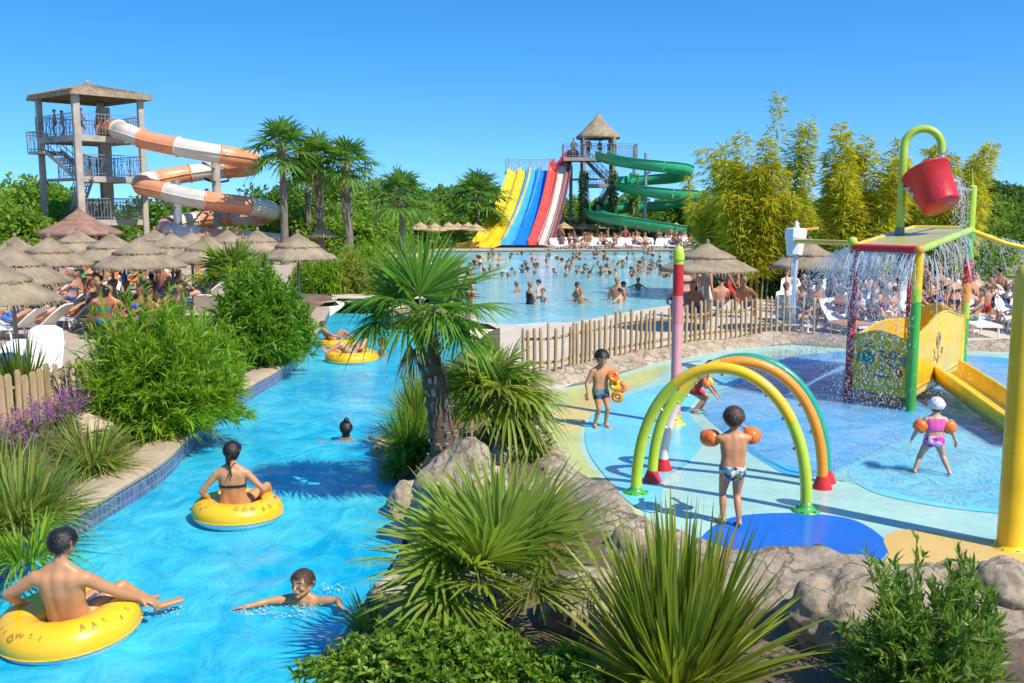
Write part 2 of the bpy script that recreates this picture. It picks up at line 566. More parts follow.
def rock_mat(name, c, c2, c3):
    """weathered stone: patches of lichen and rust, thin cracks, grain"""
    m, nt, b = new_mat(name)
    tc = N(nt, 'ShaderNodeTexCoord')
    n1 = N(nt, 'ShaderNodeTexNoise', Scale=2.4, Detail=10, Roughness=.7)
    n2 = N(nt, 'ShaderNodeTexNoise', Scale=11, Detail=8, Roughness=.75)
    n3 = N(nt, 'ShaderNodeTexNoise', Scale=.9, Detail=5, Roughness=.6)
    vo = N(nt, 'ShaderNodeTexVoronoi', Scale=2.6, feature='DISTANCE_TO_EDGE')
    wp = N(nt, 'ShaderNodeMixRGB', blend_type='ADD')
    wp.inputs['Fac'].default_value = .35
    L(nt, tc.outputs['Object'], wp.inputs['Color1'])
    L(nt, n1.outputs['Color'], wp.inputs['Color2'])
    L(nt, wp.outputs['Color'], vo.inputs['Vector'])
    for n in (n1, n2, n3):
        L(nt, tc.outputs['Object'], n.inputs['Vector'])
    r = ramp(nt, [(.32, c2), (.52, c), (.72, mul(c, 1.18))])
    L(nt, n1.outputs['Fac'], r.inputs['Fac'])
    st = ramp(nt, [(.52, (0, 0, 0)), (.66, (.75,) * 3)])
    L(nt, n3.outputs['Fac'], st.inputs['Fac'])
    m1 = N(nt, 'ShaderNodeMixRGB')
    L(nt, st.outputs['Color'], m1.inputs['Fac'])
    L(nt, r.outputs['Color'], m1.inputs['Color1'])
    m1.inputs['Color2'].default_value = (*c3, 1)
    sp = ramp(nt, [(.40, (.62,) * 3), (.58, (1, 1, 1))])
    L(nt, n2.outputs['Fac'], sp.inputs['Fac'])
    m2 = N(nt, 'ShaderNodeMixRGB', blend_type='MULTIPLY')
    m2.inputs['Fac'].default_value = .8
    L(nt, m1.outputs['Color'], m2.inputs['Color1'])
    L(nt, sp.outputs['Color'], m2.inputs['Color2'])
    L(nt, m2.outputs['Color'], b.inputs['Base Color'])
    b.inputs['Roughness'].default_value = .93
    cr = ramp(nt, [(0, (.55,) * 3), (.03, (1, 1, 1))])
    L(nt, vo.outputs['Distance'], cr.inputs['Fac'])
    ad = N(nt, 'ShaderNodeMath', operation='MULTIPLY_ADD')
    ad.inputs[1].default_value = .8
    L(nt, n2.outputs['Fac'], ad.inputs[0])
    L(nt, cr.outputs['Color'], ad.inputs[2])
    bp = N(nt, 'ShaderNodeBump', Strength=1.0, Distance=.035)
    L(nt, ad.outputs[0], bp.inputs['Height'])
    L(nt, bp.outputs['Normal'], b.inputs['Normal'])
    return m

def thatch_mat(name, c, c2):
    m, nt, b = new_mat(name)
    tc = N(nt, 'ShaderNodeTexCoord')
    # straws run down the slope: use angle around the axis and radius
    sx = N(nt, 'ShaderNodeSeparateXYZ')
    L(nt, tc.outputs['Object'], sx.inputs[0])
    at = N(nt, 'ShaderNodeMath', operation='ARCTAN2')
    L(nt, sx.outputs['Y'], at.inputs[0])
    L(nt, sx.outputs['X'], at.inputs[1])
    cb = N(nt, 'ShaderNodeCombineXYZ')
    ml = N(nt, 'ShaderNodeMath', operation='MULTIPLY')
    ml.inputs[1].default_value = 22
    L(nt, at.outputs[0], ml.inputs[0])
    L(nt, ml.outputs[0], cb.inputs['X'])
    mz = N(nt, 'ShaderNodeMath', operation='MULTIPLY')
    mz.inputs[1].default_value = 5
    L(nt, sx.outputs['Z'], mz.inputs[0])
    L(nt, mz.outputs[0], cb.inputs['Y'])
    n1 = N(nt, 'ShaderNodeTexNoise', Scale=1.6, Detail=6, Roughness=.7)
    L(nt, cb.outputs[0], n1.inputs['Vector'])
    n2 = N(nt, 'ShaderNodeTexNoise', Scale=2.2, Detail=4)
    L(nt, tc.outputs['Object'], n2.inputs['Vector'])
    ad = N(nt, 'ShaderNodeMath', operation='ADD')
    L(nt, n1.outputs['Fac'], ad.inputs[0])
    L(nt, n2.outputs['Fac'], ad.inputs[1])
    r = ramp(nt, [(.75, c2), (1.2, c)])
    hf = N(nt, 'ShaderNodeMath', operation='MULTIPLY')
    hf.inputs[1].default_value = 1.0
    L(nt, ad.outputs[0], hf.inputs[0])
    r.color_ramp.elements[0].position = .38
    r.color_ramp.elements[1].position = .62
    hf.inputs[1].default_value = .5
    L(nt, hf.outputs[0], r.inputs['Fac'])
    L(nt, r.outputs['Color'], b.inputs['Base Color'])
    b.inputs['Roughness'].default_value = .95
    bp = N(nt, 'ShaderNodeBump', Strength=.8, Distance=.04)
    L(nt, n1.outputs['Fac'], bp.inputs['Height'])
    L(nt, bp.outputs['Normal'], b.inputs['Normal'])
    return m

def printed_mat(name, cols, scale):
    m, nt, b = new_mat(name)
    tc = N(nt, 'ShaderNodeTexCoord')
    v = N(nt, 'ShaderNodeTexVoronoi', Scale=scale)
    L(nt, tc.outputs['Object'], v.inputs['Vector'])
    sx = N(nt, 'ShaderNodeSeparateColor')
    L(nt, v.outputs['Color'], sx.inputs[0])
    st = [(i / len(cols), c) for i, c in enumerate(cols)]
    r = ramp(nt, st, 'CONSTANT')
    L(nt, sx.outputs[0], r.inputs['Fac'])
    L(nt, r.outputs['Color'], b.inputs['Base Color'])
    b.inputs['Roughness'].default_value = .7
    return m

def wet_mat(name, c, var):
    """painted concrete under a broken film of water: the gloss varies, puddles ripple"""
    m, nt, b = new_mat(name)
    tc = N(nt, 'ShaderNodeTexCoord')
    n1 = N(nt, 'ShaderNodeTexNoise', Scale=.9, Detail=6, Roughness=.65)
    L(nt, tc.outputs['Object'], n1.inputs['Vector'])
    n3 = N(nt, 'ShaderNodeTexNoise', Scale=9, Detail=5, Roughness=.7)
    L(nt, tc.outputs['Object'], n3.inputs['Vector'])
    mxn = N(nt, 'ShaderNodeMath', operation='ADD')
    L(nt, n1.outputs['Fac'], mxn.inputs[0])
    m3 = N(nt, 'ShaderNodeMath', operation='MULTIPLY')
    m3.inputs[1].default_value = .5
    L(nt, n3.outputs['Fac'], m3.inputs[0])
    L(nt, m3.outputs[0], mxn.inputs[1])
    r = ramp(nt, [(.55, mul(c, 1 - var)), (.95, mul(c, 1 + var))])
    L(nt, mxn.outputs[0], r.inputs['Fac'])
    L(nt, r.outputs['Color'], b.inputs['Base Color'])
    n2 = N(nt, 'ShaderNodeTexNoise', Scale=.55, Detail=3)
    L(nt, tc.outputs['Object'], n2.inputs['Vector'])
    rr = ramp(nt, [(.40, (.08,) * 3), (.60, (.42,) * 3)])
    L(nt, n2.outputs['Fac'], rr.inputs['Fac'])
    L(nt, rr.outputs['Color'], b.inputs['Roughness'])
    b.inputs['Specular IOR Level'].default_value = .4
    nb = N(nt, 'ShaderNodeTexNoise', Scale=6, Detail=4, Roughness=.6, Distortion=.8)
    L(nt, tc.outputs['Object'], nb.inputs['Vector'])
    bp = N(nt, 'ShaderNodeBump', Strength=.35, Distance=.02)
    L(nt, nb.outputs['Fac'], bp.inputs['Height'])
    L(nt, bp.outputs['Normal'], b.inputs['Normal'])
    return m

def tile_mat():
    m, nt, b = new_mat('waterline_tiles')
    tc = N(nt, 'ShaderNodeTexCoord')
    sp = N(nt, 'ShaderNodeSeparateXYZ')
    L(nt, tc.outputs['Object'], sp.inputs[0])
    mp = N(nt, 'ShaderNodeCombineXYZ')
    L(nt, sp.outputs['Y'], mp.inputs['X'])
    L(nt, sp.outputs['Z'], mp.inputs['Y'])
    br = N(nt, 'ShaderNodeTexBrick', Scale=1.0)
    br.offset = 0
    br.inputs['Color1'].default_value = (.06, .09, .22, 1)
    br.inputs['Color2'].default_value = (.16, .15, .28, 1)
    br.inputs['Mortar'].default_value = (.25, .25, .30, 1)
    br.inputs['Brick Width'].default_value = .12
    br.inputs['Row Height'].default_value = .12
    br.inputs['Mortar Size'].default_value = .008
    L(nt, mp.outputs['Vector'], br.inputs['Vector'])
    L(nt, br.outputs['Color'], b.inputs['Base Color'])
    b.inputs['Roughness'].default_value = .25
    return m

def water_mat(name, c1, c2, clear, bump, sc):
    """turbid blue pool water: tinted see-through plus the light scattered back by the water body, glossy rippled surface"""
    m, nt, b = new_mat(name)
    tc = N(nt, 'ShaderNodeTexCoord')
    mp = N(nt, 'ShaderNodeMapping')
    mp.inputs['Scale'].default_value = (1.0 * sc, .75 * sc, 1)
    mp.inputs['Rotation'].default_value = (0, 0, .5)
    L(nt, tc.outputs['Object'], mp.inputs['Vector'])
    n1 = N(nt, 'ShaderNodeTexNoise', Scale=2.6, Detail=6, Roughness=.62, Distortion=1.2)
    L(nt, mp.outputs['Vector'], n1.inputs['Vector'])
    n2 = N(nt, 'ShaderNodeTexNoise', Scale=.45, Detail=3, Roughness=.6, Distortion=.6)
    L(nt, mp.outputs['Vector'], n2.inputs['Vector'])
    n3 = N(nt, 'ShaderNodeTexNoise', Scale=9, Detail=4, Roughness=.6, Distortion=1.5)
    L(nt, mp.outputs['Vector'], n3.inputs['Vector'])
    ad = N(nt, 'ShaderNodeMath', operation='ADD')
    L(nt, n2.outputs['Fac'], ad.inputs[0])
    L(nt, n1.outputs['Fac'], ad.inputs[1])
    hf = N(nt, 'ShaderNodeMath', operation='MULTIPLY')
    hf.inputs[1].default_value = .5
    L(nt, ad.outputs[0], hf.inputs[0])
    r = ramp(nt, [(.40, c1), (.60, c2)])  # paler streaks of light reflected on the ripples, painted into the base colour
    L(nt, hf.outputs[0], r.inputs['Fac'])
    L(nt, r.outputs['Color'], b.inputs['Base Color'])
    b.inputs['Roughness'].default_value = .06
    b.inputs['IOR'].default_value = 1.33
    b.inputs['Specular IOR Level'].default_value = .5
    sm = N(nt, 'ShaderNodeMath', operation='MULTIPLY_ADD')
    sm.inputs[1].default_value = .28
    L(nt, n3.outputs['Fac'], sm.inputs[0])
    L(nt, n1.outputs['Fac'], sm.inputs[2])
    bp = N(nt, 'ShaderNodeBump', Strength=bump, Distance=.16)
    L(nt, sm.outputs[0], bp.inputs['Height'])
    L(nt, bp.outputs['Normal'], b.inputs['Normal'])
    tr = N(nt, 'ShaderNodeBsdfTransparent')
    tr.inputs['Color'].default_value = (.45, .86, .95, 1) if clear < .9 else (.84, .96, 1, 1)
    mx = N(nt, 'ShaderNodeMixShader')
    fr = N(nt, 'ShaderNodeFresnel', IOR=1.33)
    L(nt, bp.outputs['Normal'], fr.inputs['Normal'])
    mr = N(nt, 'ShaderNodeMapRange')
    mr.inputs['To Min'].default_value = 1 - clear
    mr.inputs['To Max'].default_value = 1
    L(nt, fr.outputs[0], mr.inputs['Value'])
    L(nt, mr.outputs[0], mx.inputs['Fac'])
    L(nt, tr.outputs[0], mx.inputs[1])
    L(nt, b.outputs[0], mx.inputs[2])
    L(nt, mx.outputs[0], nt.nodes['Material Output'].inputs['Surface'])
    return m
# ------------------------------------------------------------------ plants: blades and leaves in bulk
UP = np.array([0., 0., 1.])

def nrm(a):
    return a / np.maximum(np.linalg.norm(a, axis=-1, keepdims=True), 1e-9)

def blades(B, Dv, S, Ln, W, droop=0.0, rows=3, fold=0.0, tip=0.0, wmax=.35, base=.35, arc=None):
    """n leaves: base points B, directions Dv, side vectors S, lengths, widths; returns V,Q"""
    n = len(B)
    Ln = np.broadcast_to(np.asarray(Ln, float), (n,))[:, None]
    W = np.broadcast_to(np.asarray(W, float), (n,))[:, None]
    dr = np.broadcast_to(np.asarray(droop, float), (n,))[:, None]
    Nn = nrm(np.cross(S, Dv))
    across = 3 if fold else 2
    t = np.linspace(0, 1, rows)
    out = np.zeros((n, rows, across, 3))
    for i, tt in enumerate(t):
        w = base + (1 - base) * (tt / wmax) if tt < wmax else 1 - (1 - tip) * ((tt - wmax) / (1 - wmax)) ** 1.4
        c = B + Dv * Ln * tt - UP * dr * Ln * tt * tt
        if arc is not None:
            c = c + Nn * (arc * Ln * tt * (1 - tt))
        e = S * W * w * .5
        out[:, i, 0] = c - e + (Nn * fold * W * w if fold else 0)
        out[:, i, -1] = c + e + (Nn * fold * W * w if fold else 0)
        if across == 3:
            out[:, i, 1] = c
    V = out.reshape(-1, 3)
    q = []
    for i in range(rows - 1):
        for k in range(across - 1):
            a = i * across + k
            q.append((a, a + 1, a + across + 1, a + across))
    q = np.array(q)
    Q = (q[None] + (np.arange(n) * rows * across)[:, None, None]).reshape(-1, 4)
    return V, Q

def join_quads(name, parts, mats):
    """quad meshes joined into one, each keeping its own material"""
    Vs, Qs, mi, k = [], [], [], 0
    for i, me in enumerate(parts):
        V = np.empty(len(me.vertices) * 3)
        me.vertices.foreach_get('co', V)
        Q = np.empty(len(me.polygons) * 4, dtype=np.int32)
        me.loops.foreach_get('vertex_index', Q)
        Vs.append(V.reshape(-1, 3))
        Qs.append(Q.reshape(-1, 4) + k)
        mi.append(np.full(len(me.polygons), i, dtype=np.int32))
        k += len(me.vertices)
    out = npmesh(name, np.concatenate(Vs), np.concatenate(Qs), mats)
    out.polygons.foreach_set('material_index', np.concatenate(mi))
    return out

class Leaves:
    def __init__(s):
        s.V, s.Q, s.n = [], [], 0

    def add(s, V, Q):
        s.V.append(V)
        s.Q.append(Q + s.n)
        s.n += len(V)

    def mesh(s, name, mat, smooth=False):
        return npmesh(name, np.concatenate(s.V), np.concatenate(s.Q), mat, smooth)

def side_of(Dv, r, roll=.5):
    s = np.cross(Dv, UP + r.normal(0, .05, Dv.shape))
    s = nrm(s)
    n = np.cross(s, Dv)
    a = r.normal(0, roll, (len(Dv), 1))
    return nrm(s * np.cos(a) + n * np.sin(a))

# ---- fan palms
def frond_mesh(name, seed, az, el, pet, rad, nseg, mat, spread=115, droop=.25, rows=4, width=.045, fold=.2, fold_up=.12, sag=.12, pr=.012, dead=False):
    """one fan leaf: stalk and blade, hub at the origin"""
    r = np.random.default_rng(seed)
    ca, sa, ce, se = math.cos(az), math.sin(az), math.cos(el), math.sin(el)
    d = np.array([ca * ce, sa * ce, se])
    s = np.array([-sa, ca, 0.])
    n = np.cross(d, s) * -1
    n = np.cross(s, d) * -1
    if n[2] < 0:
        n = -n
    hub = d * pet - UP * sag * pet
    d2 = nrm(d - UP * sag * 1.2)
    n2 = nrm(n)
    ph = np.linspace(-R(spread), R(spread), nseg) + r.normal(0, .012, nseg)
    dirs = nrm(np.cos(ph)[:, None] * d2 + np.sin(ph)[:, None] * s + n2 * (fold_up + r.normal(0, .03, nseg))[:, None])
    ln = rad * (1 - .30 * (np.abs(ph) / R(spread)) ** 2) * r.uniform(.9, 1.05, nseg)
    sd = nrm(np.cross(dirs, np.broadcast_to(n2, dirs.shape)))
    B = np.broadcast_to(hub, dirs.shape) + r.normal(0, .004, dirs.shape)
    V, Q = blades(B, dirs, sd, ln, width * r.uniform(.85, 1.15, nseg), droop * r.uniform(.5, 1.5, nseg), rows, fold, .06, .5, .30)
    # stalk as a thin 4-sided tube
    k = 5
    ts = np.linspace(0, 1, k)
    P = [d * pet * t - UP * sag * pet * t * t for t in ts]
    sv = []
    for i, p in enumerate(P):
        w = pr * (1.6 - .7 * ts[i])
        for q in (s * w + n2 * w * .6, -s * w + n2 * w * .6, -s * w - n2 * w * .6, s * w - n2 * w * .6):
            sv.append(p + q)
    sq = [(i * 4 + j, i * 4 + (j + 1) % 4, i * 4 + 4 + (j + 1) % 4, i * 4 + 4 + j) for i in range(k - 1) for j in range(4)]
    o = len(V)
    V = np.concatenate([V, np.array(sv)])
    Q2 = np.array(sq) + o
    me = npmesh(name, V, np.concatenate([Q, Q2]), [mat, M['petiole']])
    mi = np.zeros(len(me.polygons), dtype=np.int32)
    mi[-len(sq):] = 1
    me.polygons.foreach_set('material_index', mi)
    return me

def palm_trunk_mesh(name, pts, rad, mat, seg=14, rough=.12, rings=0, seed=1):
    P = smooth_loop(pts, 8, False)
    r = random.Random(seed)
    n = len(P)
    mb = MB()
    V, Fc = [], []
    for i, p in enumerate(P):
        t = i / (n - 1)
        rr = rad(t)
        for k in range(seg):
            a = 2 * PI * k / seg + (i % 2) * PI / seg
            q = rr * (1 + r.uniform(-rough, rough)) * (1 + (.05 if i % 2 else 0))
            V.append((p.x + q * math.cos(a), p.y + q * math.sin(a), p.z + r.uniform(-.5, .5) * rr * rough))
    for i in range(n - 1):
        for k in range(seg):
            Fc.append((i * seg + k, i * seg + (k + 1) % seg, (i + 1) * seg + (k + 1) % seg, (i + 1) * seg + k))
    mb.add(V, Fc)
    mb.add([V[(n - 1) * seg + k] for k in range(seg)], [tuple(range(seg))])
    return mb

def leaf_base_boots(mb, pts, rad, n, r, ln=.10, wd=.05, mi=0, lo=0.0, hi=1.0):
    """old cut leaf stalks wrapped round a palm trunk"""
    P = smooth_loop(pts, 10, False)
    for i in range(n):
        t = lo + (hi - lo) * r.random()
        p = P[min(len(P) - 1, int(t * (len(P) - 1)))]
        a = r.uniform(0, 2 * PI)
        rr = rad(t)
        o = Vector((math.cos(a), math.sin(a), 0))
        b = p + o * rr * .85
        tip = b + o * ln * r.uniform(.3, .7) + Vector((0, 0, ln * r.uniform(.7, 1.2)))
        mb.bar(b, tip, wd * r.uniform(.6, 1.1), .014, mi, up=(o.x, o.y, .2))

# ---- clumps of sword leaves
def sword_mesh(name, seed, n, lmin, lmax, width, mat, el_lo=15, el_hi=88, droop=.25, rows=6, fold=.18, az0=0, az1=2 * PI, base_r=.06, power=.7, height=0.0):
    r = np.random.default_rng(seed)
    az = r.uniform(az0, az1, n)
    el = R(el_lo) + (R(el_hi) - R(el_lo)) * r.uniform(0, 1, n) ** power
    Dv = np.stack([np.cos(az) * np.cos(el), np.sin(az) * np.cos(el), np.sin(el)], 1)
    B = np.stack([np.cos(az) * base_r * r.uniform(.2, 1, n), np.sin(az) * base_r * r.uniform(.2, 1, n), height * r.uniform(0, 1, n)], 1)
    S = side_of(Dv, r, .35)
    Ln = r.uniform(lmin, lmax, n) * (.8 + .2 * np.sin(el))
    V, Q = blades(B, Dv, S, Ln, width * r.uniform(.7, 1.2, n), droop * np.cos(el) * r.uniform(.4, 1.6, n), rows, fold, .02, .35, .55)
    return npmesh(name, V, Q, mat, True)

# ---- leafy shoots from a base filling a dome
def shoot_bush_mesh(name, seed, rx, ry, h, shoots, per, llen, lwid, mat, spiky=.25, zmin=.02, inner=.35, tilt=.6, droop=.3, rows=3, fold=0.12, stem=True, lean=(0, 0)):
    r = np.random.default_rng(seed)
    az = r.uniform(0, 2 * PI, shoots)
    u = r.uniform(zmin, 1, shoots)
    el = np.arcsin(u ** .85)
    wob = 1 + .16 * np.sin(az * 3 + seed) * np.cos(el * 2.2 + seed) + .10 * np.sin(az * 7 + 2 * seed) + r.normal(0, spiky * .35, shoots)
    wob = np.clip(wob, .55, 1.45)
    tipx = np.stack([np.cos(az) * np.cos(el) * rx, np.sin(az) * np.cos(el) * ry, np.sin(el) * h], 1) * wob[:, None]
    tipx[:, 0] += lean[0] * tipx[:, 2] / h
    tipx[:, 1] += lean[1] * tipx[:, 2] / h
    b0 = np.stack([r.normal(0, rx * .22, shoots), r.normal(0, ry * .22, shoots), np.zeros(shoots)], 1)
    b0 = b0 + tipx * [.25, .25, 0]
    lv = Leaves()
    t = inner + (1 - inner) * r.uniform(0, 1, (shoots, per)) ** .75
    P = b0[:, None] * (1 - t[..., None]) + tipx[:, None] * t[..., None]
    P[..., 2] += (.12 * h * np.sin(PI * t))
    ax = nrm(tipx - b0)
    Dv = ax[:, None] * .8 + r.normal(0, tilt, P.shape) + UP * .25
    Dv = nrm(Dv).reshape(-1, 3)
    P = P.reshape(-1, 3)
    P[:, 2] = np.maximum(P[:, 2], .03)
    Ln = llen * r.uniform(.6, 1.3, len(P))
    V, Q = blades(P, Dv, side_of(Dv, r, .8), Ln, lwid * r.uniform(.7, 1.2, len(P)), droop * r.uniform(.3, 1.5, len(P)), rows, fold, .03, .35, .4)
    lv.add(V, Q)
    if stem:
        st = np.repeat(ax, 1, 0)
        V, Q = blades(b0, nrm(tipx - b0), side_of(ax, r, .5), np.linalg.norm(tipx - b0, axis=1), .012, -.0, 2, 0, .3, .1, 1)
        lv.add(V, Q)
    return lv.mesh(name, mat)

# ---- broadleaf tree crown from clumps
def crown_mesh(name, seed, rx, ry, rz, clumps, per, leaf, mat, squash=1.0, csize=.34, bottom=-.75, elong=1.6):
    r = np.random.default_rng(seed)
    d = nrm(r.normal(0, 1, (clumps, 3)))
    d = d[d[:, 2] > bottom]
    k = len(d)
    rad = r.uniform(.35, 1.0, (k, 1)) ** .6
    lump = 1 + .22 * np.sin(d[:, :1] * 4 + seed) * np.cos(d[:, 1:2] * 5 + seed * 2) + .15 * np.sin(d[:, 2:] * 7 + seed)
    C = d * rad * lump * [rx, ry, rz]
    cs = csize * min(rx, rz) * r.uniform(.6, 1.25, (k, 1))
    q = nrm(r.normal(0, 1, (k, per, 3))) * (r.uniform(.15, 1, (k, per, 1)) ** .5)
    P = C[:, None] + q * cs[:, None] * [1, 1, .75]
    Dv = nrm(q * .7 + r.normal(0, .6, q.shape) + np.array([0, 0, -.15])).reshape(-1, 3)
    P = P.reshape(-1, 3)
    V, Q = blades(P, Dv, side_of(Dv, r, 1.0), leaf * elong * r.uniform(.6, 1.3, len(P)), leaf * r.uniform(.6, 1.2, len(P)), .1, 3, 0, .1, .45, .3)
    return npmesh(name, V, Q, mat), C

def limbs_mesh(name, seed, C, h0, r0, mat, n=10, seg=7):
    """tapered trunk up to height h0 and limbs into the crown clumps (crown centre at h0)"""
    rr = random.Random(seed)
    mb = MB()
    top = Vector((rr.uniform(-.15, .15), rr.uniform(-.15, .15), h0 * .75))
    mb.tube([(0, 0, -.2), (rr.uniform(-.06, .06), 0, h0 * .3), tuple(top), (top.x, top.y, h0 * 1.05)], [r0 * 1.35, r0, r0 * .75, r0 * .35], seg)
    for i in range(n):
        c = Vector(C[rr.randrange(len(C))]) * .8 + Vector((0, 0, h0))
        b = Vector((0, 0, h0 * rr.uniform(.45, .8)))
        m = b.lerp(c, .5) + Vector((0, 0, .15))
        mb.tube([b, m, c], [r0 * .5, r0 * .3, r0 * .1], 5)
    return mb.mesh(name, mat)

# ---- bamboo: culms arching out with feathery leaf plumes
def bamboo_meshes(seed, culms, h, spread, per, llen, lwid, base_r=.7, lean=(0, 0)):
    r = np.random.default_rng(seed)
    mb = MB()
    lv = Leaves()
    for i in range(culms):
        az = r.uniform(0, 2 * PI)
        br = base_r * math.sqrt(r.uniform(0, 1))
        b = np.array([br * math.cos(az), br * math.sin(az), 0])
        az2 = az + r.normal(0, .5)
        hh = h * r.uniform(.55, 1.0)
        out = spread * r.uniform(.15, 1.0) * (1.15 - .4 * hh / h)
        o = np.array([math.cos(az2), math.sin(az2), 0]) * out + np.array([lean[0], lean[1], 0]) * hh / h
        bend = r.uniform(.05, .3) * hh * .45
        ts = np.linspace(0, 1, 9)
        P = [b + o * t ** 1.8 + UP * (hh * t - bend * t ** 4) for t in ts]
        mb.tube([tuple(p) for p in P], [max(.006, .032 * (1 - t * .85)) for t in ts], 5, cap=False)
        m = int(per * hh / h)
        t = .16 + .84 * r.uniform(0, 1, m) ** .85
        ii = np.minimum((t * 8).astype(int), 7)
        fr = (t * 8 - ii)[:, None]
        PP = np.array(P)
        c = PP[ii] * (1 - fr) + PP[ii + 1] * fr
        ax = nrm(PP[ii + 1] - PP[ii])
        reach = (.62 * np.sin(np.clip(t, 0, 1) * PI * .92 + .12) + .06)[:, None] * r.uniform(.1, 1, (m, 1))
        rad = nrm(r.normal(0, 1, (m, 3)))
        rad = nrm(rad - ax * np.sum(rad * ax, 1, keepdims=True))
        c2 = c + (rad * .85 + ax * .55) * reach * .8
        Dv = nrm(rad * .9 + ax * .5 + r.normal(0, .35, rad.shape) - UP * .25)
        V, Q = blades(c2, Dv, side_of(Dv, r, .9), llen * r.uniform(.6, 1.3, m), lwid * r.uniform(.7, 1.2, m), .35, 3, 0, .03, .35, .3)
        lv.add(V, Q)
    return mb, lv

# ---- rocks
def rock_mesh(name, seed, rx, ry, rz, mat, sub=4, amp=.22, flat=.0):
    bm = bmesh.new()
    bmesh.ops.create_icosphere(bm, subdivisions=sub, radius=1)
    off = Vector((seed * 7.3, seed * 3.1, seed * 1.7))
    for v in bm.verts:
        p = v.co.copy()
        n1 = noise.noise(p * 1.1 + off)
        n2 = noise.noise(p * 2.6 + off)
        n3 = noise.noise(p * 7 + off)
        cell = noise.cell(p * 2.1 + off)
        k = 1 + amp * 1.3 * n1 + amp * .6 * n2 + amp * .16 * n3 + amp * .12 * cell * 0
        ds, _ = noise.voronoi(p * 1.5 + off)
        crack = max(0, 1 - (ds[1] - ds[0]) / .10)
        k -= amp * .30 * crack * crack
        k += amp * .35 * (ds[0] - .45)
        k += amp * .22 * abs(noise.noise(p * 4.2 + off * 2)) - amp * .10 * abs(noise.noise(p * 11 + off))
        lay = math.sin((p.z * 7 + 2.2 * noise.noise(p * 1.2 + off)))
        k += amp * .07 * (1 if lay > 0 else -1) * min(1, abs(lay) * 3)
        q = p * k
        if q.z < -.45:
            q.z = -.45 + (q.z + .45) * .2
        v.co = Vector((q.x * rx, q.y * ry, q.z * rz))
    me = bpy.data.meshes.new(name)
    bm.to_mesh(me)
    bm.free()
    me.materials.append(mat)
    for p in me.polygons:
        p.use_smooth = True
    return me
# ------------------------------------------------------------------ people
def caps(mb, a, b, ra, rb, seg=10):
    """closed tapered capsule"""
    a, b = Vector(a), Vector(b)
    d = b - a
    ln = d.length
    if ln < 1e-5:
        d = Vector((0, 0, 1))
        ln = 1e-5
        b = a + d * ln
    t = d.normalized()
    x = t.orthogonal().normalized()
    y = t.cross(x)
    rings = []
    for k in (1, 2, 3):
        an = PI / 2 * (1 - k / 3.0)
        rings.append((a - t * ra * math.sin(an), ra * math.cos(an)))
    for k in (0, 1, 2):
        an = PI / 2 * (k / 3.0)
        rings.append((b + t * rb * math.sin(an), rb * math.cos(an)))
    V = [a - t * ra]
    for c, r in rings:
        for k in range(seg):
            w = 2 * PI * k / seg
            V.append(c + (x * math.cos(w) + y * math.sin(w)) * r)
    V.append(b + t * rb)
    Fc = [(0, 1 + (k + 1) % seg, 1 + k) for k in range(seg)]
    for i in range(len(rings) - 1):
        for k in range(seg):
            p, q = 1 + i * seg + k, 1 + i * seg + (k + 1) % seg
            Fc.append((p, q, q + seg, p + seg))
    e = len(V) - 1
    o = 1 + (len(rings) - 1) * seg
    Fc += [(e, o + k, o + (k + 1) % seg) for k in range(seg)]
    mb.add(V, Fc)

def ik(a, b, l1, l2, pole):
    """middle joint between a and b; returns (joint, end)"""
    a, b, pole = Vector(a), Vector(b), Vector(pole).normalized()
    d = b - a
    D_ = d.length
    mx = (l1 + l2) * .995
    if D_ > mx:
        b = a + d * (mx / D_)
        d = b - a
        D_ = mx
    x = (l1 * l1 - l2 * l2 + D_ * D_) / (2 * D_)
    h = math.sqrt(max(0, l1 * l1 - x * x))
    u = d.normalized()
    p = pole - u * pole.dot(u)
    p = p.normalized() if p.length > 1e-4 else u.orthogonal().normalized()
    return a + u * x + p * h, b

def remesh(mb, voxel):
    me = mb.mesh('tmp', [])
    o = bpy.data.objects.new('tmp', me)
    COL.objects.link(o)
    md = o.modifiers.new('r', 'REMESH')
    md.mode = 'VOXEL'
    md.voxel_size = voxel
    dg = bpy.context.evaluated_depsgraph_get()
    ev = o.evaluated_get(dg)
    out = bpy.data.meshes.new_from_object(ev)
    bpy.data.objects.remove(o)
    bpy.data.meshes.remove(me)
    return out

def laplace(me, it, keep=()):
    n = len(me.vertices)
    co = np.empty(n * 3)
    me.vertices.foreach_get('co', co)
    co = co.reshape(-1, 3)
    ed = np.empty(len(me.edges) * 2, dtype=np.int32)
    me.edges.foreach_get('vertices', ed)
    ed = ed.reshape(-1, 2)
    deg = np.bincount(ed.ravel(), minlength=n)[:, None]
    w = np.full((n, 1), .5)
    for c, r, k in keep:
        dd = np.linalg.norm(co - np.array(c), axis=1)[:, None]
        w = np.where(dd < r, np.minimum(w, .5 * k), w)
    for _ in range(it):
        s = np.zeros_like(co)
        np.add.at(s, ed[:, 0], co[ed[:, 1]])
        np.add.at(s, ed[:, 1], co[ed[:, 0]])
        co = co * (1 - w) + s / np.maximum(deg, 1) * w
    me.vertices.foreach_set('co', co.ravel())
    me.update()

